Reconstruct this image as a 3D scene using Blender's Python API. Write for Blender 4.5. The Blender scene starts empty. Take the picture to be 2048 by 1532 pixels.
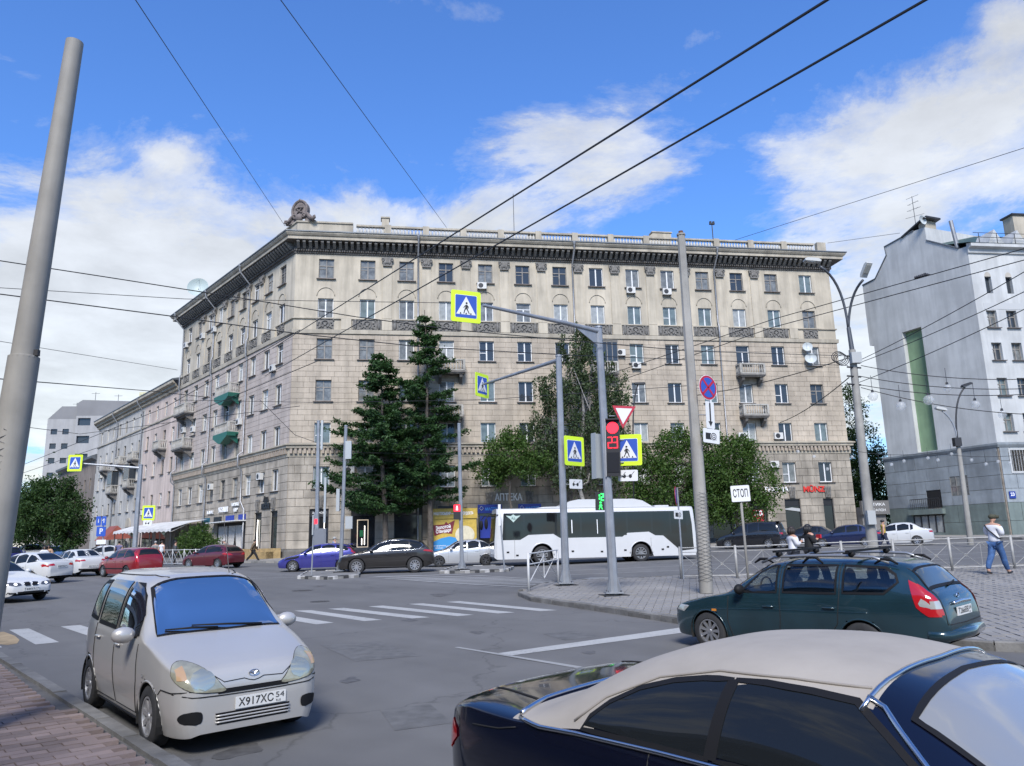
import bpy, bmesh, math, random
import numpy as np
from math import sin, cos, pi, radians, sqrt, atan2
from mathutils import Vector, Matrix
from mathutils.bvhtree import BVHTree
random.seed(7)
SC = bpy.context.scene
COL = SC.collection

# ---------------------------------------------------------------- camera
FPX, CX, CY = 1537.0, 1024.0, 766.0
PITCH, ROLL = radians(11.666), radians(-1.434)
CAM = np.array([0.0, 0.0, 2.05])
_f = np.array([0, cos(PITCH), sin(PITCH)]); _u = np.array([0, -sin(PITCH), cos(PITCH)]); _r = np.array([1.0, 0, 0])
CR = cos(ROLL) * _r + sin(ROLL) * _u
CU = -sin(ROLL) * _r + cos(ROLL) * _u
CF = _f
cd = bpy.data.cameras.new('camera')
cd.sensor_width = 36.0; cd.lens = FPX / 2048 * 36.0; cd.clip_start = 0.05; cd.clip_end = 5000
cam = bpy.data.objects.new('camera', cd); COL.objects.link(cam)
cam.matrix_world = Matrix(((CR[0], CU[0], -CF[0], CAM[0]), (CR[1], CU[1], -CF[1], CAM[1]), (CR[2], CU[2], -CF[2], CAM[2]), (0, 0, 0, 1)))
SC.camera = cam

# ---------------------------------------------------------------- world, sun, exposure
SUN_EL, SUN_AZ = 42.0, -177.0           # degrees; azimuth from +Y towards +X
SKY_STRENGTH, SUN_STRENGTH, EXPOSURE = 0.075, 2.4, 1.15
SC.view_settings.view_transform = 'Standard'
SC.view_settings.look = 'None'
SC.view_settings.gamma = 1.0
SC.view_settings.use_curve_mapping = False
SC.view_settings.exposure = EXPOSURE
W_ = bpy.data.worlds.new('World'); SC.world = W_; W_.use_nodes = True


class NG:
    """tiny node-graph helper"""
    def __init__(s, tree):
        s.t = tree; s.n = tree.nodes; s.l = tree.links
    def new(s, typ, **kw):
        n = s.n.new(typ)
        for k, v in kw.items():
            if k.startswith('i_'):
                key = k[2:]
                key = int(key) if key.isdigit() else key.replace('_', ' ')
                sock = n.inputs[key]
                if isinstance(v, bpy.types.NodeSocket): s.l.new(v, sock)
                else: sock.default_value = v
            else: setattr(n, k, v)
        return n
    def math(s, op, a, b=0.0, c=0.0, clamp=False):
        n = s.n.new('ShaderNodeMath'); n.operation = op; n.use_clamp = clamp
        for i, v in enumerate((a, b, c)):
            if isinstance(v, bpy.types.NodeSocket): s.l.new(v, n.inputs[i])
            else: n.inputs[i].default_value = v
        return n.outputs[0]
    def vmath(s, op, a, b=(0, 0, 0)):
        n = s.n.new('ShaderNodeVectorMath'); n.operation = op
        for i, v in enumerate((a, b)):
            if isinstance(v, bpy.types.NodeSocket): s.l.new(v, n.inputs[i])
            elif op == 'SCALE' and i == 1: n.inputs['Scale'].default_value = v
            else: n.inputs[i].default_value = v
        return n.outputs['Value'] if op in ('DOT_PRODUCT', 'LENGTH', 'DISTANCE') else n.outputs['Vector']
    def mix(s, fac, a, b, blend='MIX'):
        n = s.n.new('ShaderNodeMix'); n.data_type = 'RGBA'; n.blend_type = blend
        for i, v in ((0, fac), (6, a), (7, b)):
            if isinstance(v, bpy.types.NodeSocket): s.l.new(v, n.inputs[i])
            elif i == 0: n.inputs[0].default_value = v
            else: n.inputs[i].default_value = tuple(v) if len(v) == 4 else (*v, 1)
        return n.outputs[2]
    def ramp(s, fac, stops):
        n = s.n.new('ShaderNodeValToRGB'); s.l.new(fac, n.inputs[0])
        e = n.color_ramp.elements
        while len(e) < len(stops): e.new(0.5)
        for el, (p, c) in zip(e, stops):
            el.position = p; el.color = (c, c, c, 1) if not hasattr(c, '__len__') else (*c, 1)
        return n.outputs[0]
    def noise(s, vec, scale, detail=4, rough=0.5, dist=0.0):
        n = s.n.new('ShaderNodeTexNoise')
        if vec is not None: s.l.new(vec, n.inputs['Vector'])
        n.inputs['Scale'].default_value = scale; n.inputs['Detail'].default_value = detail
        n.inputs['Roughness'].default_value = rough; n.inputs['Distortion'].default_value = dist
        return n.outputs[0]


def ray(px, py):
    return CF + CR * (px - CX) / FPX - CU * (py - CY) / FPX


def build_world():
    g = NG(W_.node_tree); g.n.clear()
    out = g.new('ShaderNodeOutputWorld'); bg = g.new('ShaderNodeBackground')
    g.l.new(bg.outputs[0], out.inputs[0])
    sky = g.new('ShaderNodeTexSky', sky_type='NISHITA', sun_disc=False, sun_elevation=radians(SUN_EL), sun_rotation=radians(SUN_AZ),
                altitude=150.0, air_density=1.35, dust_density=0.35, ozone_density=3.0)
    tc = g.new('ShaderNodeTexCoord'); d = tc.outputs['Generated']
    sep = g.new('ShaderNodeSeparateXYZ'); g.l.new(d, sep.inputs[0])
    zc = g.math('ADD', g.math('MAXIMUM', sep.outputs[2], 0.0), 0.16)
    cv = g.new('ShaderNodeCombineXYZ'); g.l.new(g.math('DIVIDE', sep.outputs[0], zc), cv.inputs[0]); g.l.new(g.math('DIVIDE', sep.outputs[1], zc), cv.inputs[1])
    P = cv.outputs[0]
    n1 = g.noise(P, 1.9, 12, 0.66, 0.3)            # cloud layer, seen in perspective
    n2 = g.noise(P, 0.45, 3, 0.5, 0.0)
    # general cover: thickens towards the horizon as a cloud layer does
    hor = g.math('SUBTRACT', 1.0, g.math('MULTIPLY', sep.outputs[2], 1.5), clamp=True)
    cover = g.math('ADD', g.math('MULTIPLY', hor, 0.06), g.math('MULTIPLY', g.math('SUBTRACT', n2, 0.5), 0.5))
    # the banks of cloud that hang in this sky
    for (px, py, w, h, k) in CLOUD_BANKS:
        v = ray(px, py); v = v / np.linalg.norm(v)
        e1 = np.cross(v, (0, 0, 1)); e1 /= np.linalg.norm(e1); e2 = np.cross(e1, v)
        a = g.math('DIVIDE', g.vmath('DOT_PRODUCT', d, tuple(e1)), w / FPX)
        b = g.math('DIVIDE', g.vmath('DOT_PRODUCT', d, tuple(e2)), h / FPX)
        r2 = g.math('ADD', g.math('MULTIPLY', a, a), g.math('MULTIPLY', b, b))
        fr = g.math('GREATER_THAN', g.vmath('DOT_PRODUCT', d, tuple(v)), 0.0)
        bl = g.math('MULTIPLY', g.math('EXPONENT', g.math('MULTIPLY', r2, -1.0)), k)
        cover = g.math('ADD', cover, g.math('MULTIPLY', bl, fr))
    m = g.math('ADD', g.math('MULTIPLY_ADD', n1, 1.45, -0.225), cover)
    mask = g.ramp(m, [(0.52, 0.0), (0.60, 0.22), (0.68, 0.72), (0.80, 1.0)])
    # cloud body: bright rims, greyer middles
    n3 = g.noise(P, 3.2, 8, 0.6, 0.2)
    shade = g.math('ADD', g.math('MULTIPLY', n3, 0.75), 0.55)
    cw = g.vmath('SCALE', g.mix(0.25, CLOUD_COL, sky.outputs[0]), 1.0)
    sc = g.n.new('ShaderNodeVectorMath'); sc.operation = 'SCALE'; g.l.new(cw, sc.inputs[0]); g.l.new(shade, sc.inputs['Scale'])
    skyc = g.mix(1.0, sky.outputs[0], SKY_TINT, 'MULTIPLY')
    col = g.mix(mask, skyc, sc.outputs[0])
    g.l.new(col, bg.inputs[0]); bg.inputs[1].default_value = SKY_STRENGTH


CLOUD_BANKS = [(1150, 270, 250, 95, .30), (1900, 290, 230, 95, .30), (300, 520, 330, 120, .36), (120, 760, 300, 160, .50), (850, 440, 260, 40, .24),
               (1420, 70, 60, 22, .16), (950, 20, 60, 25, .12), (2030, 40, 60, 60, .26), (330, 310, 50, 22, .16), (1560, 290, 60, 40, .17), (1760, 700, 120, 160, .38),
               (700, 160, 430, 130, -.22), (1500, 480, 300, 60, -.12), (1650, 130, 200, 90, -.12)]
CLOUD_COL = (6.0, 6.05, 6.2)
SKY_TINT = (0.54, 0.84, 1.36)
build_world()
sd = bpy.data.lights.new('sun', 'SUN'); sd.energy = SUN_STRENGTH; sd.angle = radians(18); sd.color = (1.0, 0.965, 0.92)
sun = bpy.data.objects.new('sun', sd); COL.objects.link(sun)
_to = Vector((sin(radians(SUN_AZ)) * cos(radians(SUN_EL)), cos(radians(SUN_AZ)) * cos(radians(SUN_EL)), sin(radians(SUN_EL))))
sun.rotation_euler = _to.to_track_quat('Z', 'Y').to_euler(); sun.location = (10, -60, 90)
SC.render.engine = 'CYCLES'
SC.cycles.max_bounces = 6; SC.cycles.diffuse_bounces = 3; SC.cycles.glossy_bounces = 3; SC.cycles.transparent_max_bounces = 8
SC.cycles.use_denoising = True
SC.cycles.sample_clamp_indirect = 6.0

# ---------------------------------------------------------------- ground function, pixel helpers (used to find where things stand)
def gz(x, y): return 0.0178 * y + 0.012 * max(0.0, x)
def gp(px, py, dz=0.0):
    d = ray(px, py); t = 10.0
    for _ in range(40):
        P = CAM + d * t; e = P[2] - gz(P[0], P[1]) - dz
        Q = CAM + d * (t + 1e-3); e2 = Q[2] - gz(Q[0], Q[1]) - dz
        t -= e / ((e2 - e) / 1e-3)
    P = CAM + d * t
    return Vector(P)
def at(px, py, Y):
    d = ray(px, py); return Vector(CAM + d * (Y / d[1]))
def V(*a): return Vector(a)
A1, A2 = radians(80.47), radians(-40.5)
DA = Vector((sin(A1), cos(A1), 0)); DB = Vector((sin(A2), cos(A2), 0))       # along the main facade; along the side street (away)
KC = at(577.8, 909, 62.0); KC.z = 0.0                                         # corner of the main building

# ---------------------------------------------------------------- materials
MATS = {}
def mat(name, col, rough=0.6, metal=0.0, spec=0.5, var=0.0, vscale=1.0, bump=0.0, bscale=40.0, coat=0.0, emit=None, estr=0.0, rand=0.0, stain=0.0, trans=0.0, alpha=1.0, detail=4, flake=0.0):
    if name in MATS: return MATS[name]
    m = bpy.data.materials.new(name); m.use_nodes = True; MATS[name] = m
    g = NG(m.node_tree); b = g.n['Principled BSDF']
    b.inputs['Roughness'].default_value = rough; b.inputs['Metallic'].default_value = metal
    b.inputs['Specular IOR Level'].default_value = spec; b.inputs['Coat Weight'].default_value = coat
    b.inputs['Coat Roughness'].default_value = 0.04
    b.inputs['Transmission Weight'].default_value = trans; b.inputs['Alpha'].default_value = alpha
    c = (*col, 1)
    geo = g.new('ShaderNodeNewGeometry'); pos = geo.outputs['Position']
    src = None
    if var > 0:
        n = g.noise(pos, vscale, detail, 0.55)
        src = g.mix(g.math('MULTIPLY', g.math('SUBTRACT', n, 0.5), 2.0 * 1.6, clamp=False), c, [x * (1 - var) for x in col])
        lo = [x * (1 - var) for x in col]; hi = [min(1, x * (1 + var)) for x in col]
        src = g.mix(g.ramp(n, [(0.28, 0.0), (0.72, 1.0)]), lo, hi)
    if rand > 0:
        oi = g.new('ShaderNodeObjectInfo')
        f = g.math('ADD', g.math('MULTIPLY', oi.outputs['Random'], 2 * rand), 1 - rand)
        cc = g.new('ShaderNodeCombineColor'); [g.l.new(f, cc.inputs[i]) for i in range(3)]
        src = g.mix(1.0, src if src is not None else c, cc.outputs[0], 'MULTIPLY')
    if stain > 0:      # streaks that run down the wall, dirt in patches
        mp = g.new('ShaderNodeMapping'); g.l.new(pos, mp.inputs[0]); mp.inputs['Scale'].default_value = (1.6, 1.6, 0.16)
        n = g.noise(mp.outputs[0], 1.0, 6, 0.65)
        n2 = g.noise(pos, 0.35, 4, 0.6)
        k = g.ramp(g.math('ADD', g.math('MULTIPLY', n, 0.6), g.math('MULTIPLY', n2, 0.4)), [(0.42, 1.0 - stain), (0.60, 1.0)])
        src = g.mix(1.0, src if src is not None else c, k, 'MULTIPLY')
    if src is not None: g.l.new(src, b.inputs['Base Color'])
    else: b.inputs['Base Color'].default_value = c
    if bump > 0:
        n = g.noise(pos, bscale, 5, 0.6)
        bp = g.new('ShaderNodeBump'); bp.inputs['Strength'].default_value = min(1, bump); bp.inputs['Distance'].default_value = 0.02
        g.l.new(n, bp.inputs['Height']); g.l.new(bp.outputs[0], b.inputs['Normal'])
    if emit is not None:
        b.inputs['Emission Color'].default_value = (*emit, 1); b.inputs['Emission Strength'].default_value = estr
    return m

# ---------------------------------------------------------------- mesh building
WM = {}
def wm(o): return WM.get(o.name, Matrix.Identity(4))
class MB:
    def __init__(s): s.v = []; s.f = []; s.m = []; s.mi = 0
    def add(s, vs, fs):
        o = len(s.v); s.v.extend([tuple(p) for p in vs]); s.f.extend([tuple(i + o for i in f) for f in fs]); s.m.extend([s.mi] * len(fs)); return s
    def box(s, x0, x1, y0, y1, z0, z1, M=None):
        vs = [(x0, y0, z0), (x1, y0, z0), (x1, y1, z0), (x0, y1, z0), (x0, y0, z1), (x1, y0, z1), (x1, y1, z1), (x0, y1, z1)]
        if M is not None: vs = [M @ Vector(p) for p in vs]
        return s.add(vs, [(0, 3, 2, 1), (4, 5, 6, 7), (0, 1, 5, 4), (1, 2, 6, 5), (2, 3, 7, 6), (3, 0, 4, 7)])
    def cbox(s, c, sx, sy, sz, M=None):
        return s.box(c[0] - sx / 2, c[0] + sx / 2, c[1] - sy / 2, c[1] + sy / 2, c[2] - sz / 2, c[2] + sz / 2, M)
    def tube(s, path, r, n=8, caps=True, closed=False):
        P = [Vector(p) for p in path]; k = len(P); R = r if hasattr(r, '__len__') else [r] * k
        rings = []; prev = None
        for i, p in enumerate(P):
            if closed: t = P[(i + 1) % k] - P[i - 1]
            else: t = P[min(i + 1, k - 1)] - P[max(i - 1, 0)]
            if t.length < 1e-9: t = Vector((0, 0, 1))
            t.normalize()
            if prev is None:
                a = Vector((0, 0, 1)) if abs(t.z) < 0.9 else Vector((1, 0, 0))
                u = t.cross(a).normalized()
            else:
                u = prev - t * prev.dot(t)
                u = u.normalized() if u.length > 1e-6 else t.orthogonal().normalized()
            prev = u; w = t.cross(u)
            rings.append([p + (u * cos(2 * pi * j / n) + w * sin(2 * pi * j / n)) * R[i] for j in range(n)])
        vs = [q for rg in rings for q in rg]; fs = []
        for i in range(k if closed else k - 1):
            a = i * n; b = ((i + 1) % k) * n
            for j in range(n): fs.append((a + j, a + (j + 1) % n, b + (j + 1) % n, b + j))
        if caps and not closed:
            fs.append(tuple(reversed(range(n)))); fs.append(tuple(range((k - 1) * n, k * n)))
        return s.add(vs, fs)
    def lathe(s, prof, c, n=12, axis='z', M=None, ang=2 * pi):
        vs = []; full = abs(ang - 2 * pi) < 1e-6; cols = n if full else n + 1
        for (r, h) in prof:
            for j in range(cols):
                a = ang * j / n; x, y, z = r * cos(a), r * sin(a), h
                if axis == 'y': x, y, z = x, h, y
                if axis == 'x': x, y, z = h, x, y
                p = Vector((x + c[0], y + c[1], z + c[2])); vs.append(M @ p if M is not None else p)
        fs = []
        for i in range(len(prof) - 1):
            for j in range(n):
                a = i * cols + j; b = i * cols + (j + 1) % cols
                fs.append((a, b, b + cols, a + cols))
        return s.add(vs, fs)
    def prism(s, poly, d, M):
        """poly in local x,z (y = 0 .. d), both caps"""
        k = len(poly)
        vs = [M @ Vector((p[0], 0, p[1])) for p in poly] + [M @ Vector((p[0], d, p[1])) for p in poly]
        fs = [tuple(range(k)), tuple(reversed(range(k, 2 * k)))] + [(i, i + k, (i + 1) % k + k, (i + 1) % k) for i in range(k)]
        return s.add(vs, fs)
    def flat(s, poly, M, y=0.0):
        return s.add([M @ Vector((p[0], y, p[1])) for p in poly], [tuple(range(len(poly)))])
    def sphere(s, c, r, n=10, m=7, sc=(1, 1, 1)):
        vs = []; fs = []
        for i in range(m + 1):
            t = pi * i / m
            for j in range(n):
                a = 2 * pi * j / n; vs.append((c[0] + r * sc[0] * sin(t) * cos(a), c[1] + r * sc[1] * sin(t) * sin(a), c[2] + r * sc[2] * cos(t)))
        for i in range(m):
            for j in range(n): fs.append((i * n + j, (i + 1) * n + j, (i + 1) * n + (j + 1) % n, i * n + (j + 1) % n))
        return s.add(vs, fs)
    def mesh(s, name, mats, inv=None, smooth=False):
        me = bpy.data.meshes.new(name)
        vs = s.v if inv is None else [inv @ Vector(p) for p in s.v]
        me.from_pydata(vs, [], s.f)
        for m in (mats if isinstance(mats, (list, tuple)) else [mats]): me.materials.append(m)
        if len(set(s.m)) > 1 or (s.m and s.m[0]): me.polygons.foreach_set('material_index', s.m)
        if smooth:
            me.polygons.foreach_set('use_smooth', [True] * len(me.polygons))
            if smooth is not True: me.set_sharp_from_angle(angle=radians(smooth))
        me.update(); return me
    def build(s, name, mats, parent=None, smooth=False, world=True, **props):
        """vertices are in world space (world=True) or already in the parent's space"""
        inv = wm(parent).inverted() if (parent is not None and world) else None
        return put(name, s.mesh(name, mats, inv, smooth), parent, None, **props)
def put(name, me, parent=None, M=None, **props):
    """link an object that uses mesh ME; M is its matrix in the parent's space"""
    o = bpy.data.objects.new(name, me); COL.objects.link(o)
    if parent is not None: o.parent = parent
    if M is not None: o.matrix_local = M if parent is None else M
    WM[o.name] = (wm(parent) if parent is not None else Matrix.Identity(4)) @ (M if M is not None else Matrix.Identity(4))
    for k, v in props.items(): o[k] = v
    return o
def root(name, label, cat, loc=(0, 0, 0), M=None, group=None):
    o = bpy.data.objects.new(name, None); COL.objects.link(o); o.empty_display_size = 0.2
    M = M if M is not None else Matrix.Translation(Vector(loc)); o.matrix_world = M; WM[o.name] = M.copy()
    o['label'] = label; o['category'] = cat
    if group: o['group'] = group
    return o
def tag(o, label, cat, group=None):
    o['label'] = label; o['category'] = cat
    if group: o['group'] = group
    return o
def frame(O, d, up=Vector((0, 0, 1))):
    """matrix: local x along d, local y = up x d (into the wall), local z = up"""
    d = Vector(d).normalized(); y = up.cross(d).normalized(); z = d.cross(y)
    return Matrix(((d.x, y.x, z.x, O[0]), (d.y, y.y, z.y, O[1]), (d.z, y.z, z.z, O[2]), (0, 0, 0, 1)))
_TXT = {}
TMP = bpy.data.scenes.new('scratch')          # small scene in which lettering and bodies are evaluated; removed at the end
def text_mesh(txt, size, depth=0.0, align='CENTER', bold=0.0, width=None):
    """flat lettering in local x,z facing -y"""
    key = (txt, size, depth, align, bold, width)
    if key in _TXT: return _TXT[key]
    cu = bpy.data.curves.new('t', 'FONT'); cu.body = txt; cu.size = size; cu.align_x = align; cu.align_y = 'CENTER'; cu.extrude = depth / 2; cu.offset = bold
    cu.resolution_u = 3
    o = bpy.data.objects.new('t', cu); TMP.collection.objects.link(o); TMP.view_layers[0].update()
    dg = TMP.view_layers[0].depsgraph; me = bpy.data.meshes.new_from_object(o.evaluated_get(dg))
    bpy.data.objects.remove(o); bpy.data.curves.remove(cu)
    v = np.empty(len(me.vertices) * 3); me.vertices.foreach_get('co', v); v = v.reshape(-1, 3)
    f = [tuple(p.vertices) for p in me.polygons]; bpy.data.meshes.remove(me)
    if width and len(v):
        w = v[:, 0].max() - v[:, 0].min(); v[:, 0] *= width / max(w, 1e-6)
    out = ([(a, -c, b) for a, b, c in v], f); _TXT[key] = out; return out
def text(mb, txt, size, M, depth=0.0, **kw):
    vs, fs = text_mesh(txt, size, depth, **kw); mb.add([M @ Vector(p) for p in vs], fs); return mb
# ================================================================ GROUND, ROAD, PAVEMENTS
_gz0 = gz
def gz(x, y): return 0.0178 * min(max(y, -20.0), 85.0) + 0.012 * min(max(0.0, x), 46.0)
from mathutils.geometry import tessellate_polygon

def asphalt_mat():
    m = bpy.data.materials.new('asphalt'); m.use_nodes = True
    g = NG(m.node_tree); b = g.n['Principled BSDF']
    pos = g.new('ShaderNodeNewGeometry').outputs['Position']
    fine = g.noise(pos, 95.0, 3, 0.7); mid = g.noise(pos, 1.3, 5, 0.6); big = g.noise(pos, 0.16, 4, 0.6)
    # wheel-worn bands along the side street and along the avenue
    def bands(d, sc, k):
        v = g.vmath('DOT_PRODUCT', pos, d)
        w = g.n.new('ShaderNodeTexNoise'); w.noise_dimensions = '1D'; g.l.new(g.math('MULTIPLY', v, sc), w.inputs['W']); w.inputs['Detail'].default_value = 2
        w.inputs['Scale'].default_value = 1.0
        return g.math('MULTIPLY', g.math('SUBTRACT', w.outputs[0], 0.5), k)
    k = g.math('ADD', g.math('MULTIPLY', g.math('SUBTRACT', fine, 0.5), 0.30), g.math('MULTIPLY', g.math('SUBTRACT', mid, 0.5), 0.28))
    k = g.math('ADD', k, g.math('MULTIPLY', g.math('SUBTRACT', big, 0.5), 0.75))
    k = g.math('ADD', k, bands((cos(A2), -sin(A2), 0), 0.8, 0.30))
    # cracks and tar seams
    vo = g.new('ShaderNodeTexVoronoi', feature='DISTANCE_TO_EDGE', i_Scale=0.16)
    wob = g.new('ShaderNodeMapping'); g.l.new(g.vmath('ADD', pos, g.vmath('SCALE', g.new('ShaderNodeTexNoise', i_Vector=pos, i_Scale=1.2, i_Detail=5.0).outputs[1], 1.6)), wob.inputs[0])
    g.l.new(wob.outputs[0], vo.inputs['Vector'])
    crack = g.ramp(vo.outputs['Distance'], [(0.0, 0.72), (0.006, 1.0)])
    f = g.math('MULTIPLY', g.math('ADD', 1.0, k), crack)
    cc = g.new('ShaderNodeCombineColor'); g.l.new(f, cc.inputs[0]); g.l.new(f, cc.inputs[1]); g.l.new(f, cc.inputs[2])
    g.l.new(g.mix(1.0, (0.128, 0.126, 0.123), cc.outputs[0], 'MULTIPLY'), b.inputs['Base Color'])
    b.inputs['Roughness'].default_value = 0.82; b.inputs['Specular IOR Level'].default_value = 0.3
    bp = g.new('ShaderNodeBump'); bp.inputs['Strength'].default_value = 0.35; bp.inputs['Distance'].default_value = 0.01
    g.l.new(fine, bp.inputs['Height']); g.l.new(bp.outputs[0], b.inputs['Normal'])
    return m
def paint_mat(name, col, wear=0.5):
    m = bpy.data.materials.new(name); m.use_nodes = True
    g = NG(m.node_tree); b = g.n['Principled BSDF']; pos = g.new('ShaderNodeNewGeometry').outputs['Position']
    n = g.math('ADD', g.math('MULTIPLY', g.noise(pos, 22.0, 5, 0.7), 0.6), g.math('MULTIPLY', g.noise(pos, 1.4, 3, 0.6), 0.4))
    k = g.ramp(n, [(wear - 0.13, 0.0), (wear - 0.02, 0.75), (wear + 0.15, 1.0)])
    g.l.new(g.mix(k, (0.15, 0.149, 0.147), col), b.inputs['Base Color'])
    b.inputs['Roughness'].default_value = 0.7
    return m
M_ASPH = asphalt_mat()
M_PAINT = paint_mat('road_paint', (0.40, 0.40, 0.385), 0.46)
M_PAINT2 = paint_mat('worn_road_paint', (0.30, 0.30, 0.29), 0.5)
M_KERB = mat('kerb_stone', (0.17, 0.165, 0.155), 0.85, var=0.3, vscale=3.0, bump=0.5, bscale=25, rand=0.15, stain=0.25)
M_BED = mat('paver_bed', (0.11, 0.105, 0.098), 0.95, var=0.3, vscale=4)
M_PAV_PINK = mat('pink_paver', (0.215, 0.165, 0.148), 0.85, var=0.28, vscale=1.1, bump=0.5, bscale=60, rand=0.24)
M_PAV_GREY = mat('grey_paver', (0.225, 0.215, 0.203), 0.85, var=0.18, vscale=0.6, bump=0.5, bscale=60, rand=0.07)
M_PAV_FAR = mat('far_paving', (0.24, 0.225, 0.20), 0.85, var=0.2, vscale=0.8, bump=0.4, bscale=30)

def sheet_grid(xs, ys, h):
    vs = [(x, y, gz(x, y) + h) for y in ys for x in xs]; n = len(xs)
    fs = [(j * n + i, j * n + i + 1, (j + 1) * n + i + 1, (j + 1) * n + i) for j in range(len(ys) - 1) for i in range(n - 1)]
    return vs, fs
mb = MB()
xs = [-2500, -800, -300, -120, -60, -30, -15, -8, -4, 0, 4, 8, 12, 16, 24, 32, 40, 46, 60, 120, 300, 800, 2500]
ys = [-400, -100, -20, -10, 0, 4, 8, 12, 16, 20, 24, 28, 32, 36, 40, 48, 56, 64, 72, 85, 120, 300, 800, 2500]
mb.add(*sheet_grid(xs, ys, 0.0))
road = mb.build('road', M_ASPH, kind='structure')

def poly_sheet(mb, poly, h, sides=0.0, side_mb=None):
    """polygon of (x, y) ground points as a sheet h above the road; sides > 0 adds a skirt that deep"""
    t = tessellate_polygon([[Vector((p[0], p[1], 0)) for p in poly]])
    mb.add([(p[0], p[1], gz(p[0], p[1]) + h) for p in poly], [tuple(f) for f in t])
    if sides:
        k = len(poly)
        (side_mb or mb).add([(p[0], p[1], gz(p[0], p[1]) + h) for p in poly] + [(p[0], p[1], gz(p[0], p[1]) + h - sides) for p in poly],
                            [(i, (i + 1) % k, (i + 1) % k + k, i + k) for i in range(k)])
def inside(p, poly):
    x, y = p; c = False; j = len(poly) - 1
    for i in range(len(poly)):
        xi, yi = poly[i][:2]; xj, yj = poly[j][:2]
        if (yi > y) != (yj > y) and x < (xj - xi) * (y - yi) / (yj - yi) + xi: c = not c
        j = i
    return c
def pavers(parent, poly, d, L, Wd, h, m, n_single, reach, thick=0.05, gap=0.009, shift=0.5):
    """rows of paving stones laid along d inside the polygon; the nearest ones are parts of their own, the rest one mass"""
    d = Vector((d[0], d[1])).normalized(); e = Vector((-d.y, d.x))
    us = [Vector(p[:2]).dot(d) for p in poly]; ws = [Vector(p[:2]).dot(e) for p in poly]
    cells = []
    r = int(math.floor(min(ws) / Wd))
    while r * Wd < max(ws):
        u = math.floor(min(us) / L) * L + (shift * L if r % 2 else 0)
        while u < max(us):
            c = d * (u + L / 2) + e * (r * Wd + Wd / 2)
            if c.length < reach and inside(c, poly) and all(inside(c + d * a * L * .52 + e * b * Wd * .52, poly) for a in (-1, 1) for b in (-1, 1)):
                q = ray_px(c)
                if -60 < q[0] < 2110 and q[1] < 1590: cells.append(c)
            u += L
        r += 1
    cells.sort(key=lambda c: c.length)
    pm = MB().box(-L / 2 + gap / 2, L / 2 - gap / 2, -Wd / 2 + gap / 2, Wd / 2 - gap / 2, -thick, 0).mesh('paving_stone', m)
    inv = wm(parent).inverted(); rest = MB()
    for i, c in enumerate(cells):
        z = gz(c.x, c.y) + h + random.uniform(-.004, .004)
        if random.random() < .03: z -= random.uniform(.005, .012)
        M = Matrix.Translation((c.x, c.y, z)) @ Matrix.Rotation(atan2(d.y, d.x) + random.gauss(0, .006), 4, 'Z') @ Matrix.Rotation(random.gauss(-0.0, .006), 4, 'X') @ Matrix.Rotation(random.gauss(0, .004), 4, 'Y')
        if i < n_single: put('paving_stone', pm, parent, inv @ M)
        else: rest.box(-L / 2 + gap / 2, L / 2 - gap / 2, -Wd / 2 + gap / 2, Wd / 2 - gap / 2, -thick, 0, M)
    if rest.v: rest.build('paving_stone', m, parent, kind='stuff')
def ray_px(c):
    q = np.array([c[0], c[1], gz(c[0], c[1]) + .1]) - CAM; z = q @ CF
    if z < .1: return (-9999, 9999)
    return (CX + FPX * (q @ CR) / z, CY - FPX * (q @ CU) / z)
def kerb_run(parent, pts, h, L=1.0, w=0.15, reach=40, m=M_KERB, mats=None):
    """kerb stones, each its own piece, along a run of ground points; the stones stand inside (left of travel)"""
    k = 0; inv = wm(parent).inverted(); cache = {}
    for a, b in zip(pts[:-1], pts[1:]):
        a = Vector(a[:2]); b = Vector(b[:2]); D = (b - a); n = max(1, round(D.length / L)); d = D.normalized(); e = Vector((-d.y, d.x)); l = D.length / n
        for i in range(n):
            c = a + d * (l * (i + .5)) + e * (w / 2)
            key = (round(l, 2), k % len(mats) if mats else 0)
            if key not in cache:
                q = MB(); g_ = .012; t = .02
                q.add([(-l / 2 + g_, -w / 2, -.3), (l / 2 - g_, -w / 2, -.3), (l / 2 - g_, w / 2, -.3), (-l / 2 + g_, w / 2, -.3),
                       (-l / 2 + g_, -w / 2, -t), (l / 2 - g_, -w / 2, -t), (l / 2 - g_, w / 2, 0), (-l / 2 + g_, w / 2, 0),
                       (-l / 2 + g_, -w / 2 + t, 0), (l / 2 - g_, -w / 2 + t, 0)],
                      [(0, 1, 5, 4), (4, 5, 9, 8), (8, 9, 6, 7), (2, 3, 7, 6), (1, 2, 6, 9, 5), (3, 0, 4, 8, 7)])
                cache[key] = q.mesh('kerb_stone', mats[key[1]] if mats else m)
            z = gz(c.x, c.y) + h + random.uniform(-.008, .008)
            sl = atan2(gz(c.x + d.x, c.y + d.y) - gz(c.x, c.y), 1)
            put('kerb_stone', cache[key], parent, inv @ Matrix.Translation((c.x, c.y, z)) @ Matrix.Rotation(atan2(d.y, d.x) + random.gauss(0, .006), 4, 'Z') @ Matrix.Rotation(-sl, 4, 'Y'))
            k += 1
def g2(px, py): p = gp(px, py); return (p.x, p.y)
def pavement_root(name):
    o = bpy.data.objects.new(name, None); COL.objects.link(o); o['kind'] = 'structure'; WM[o.name] = Matrix.Identity(4); return o

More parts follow.
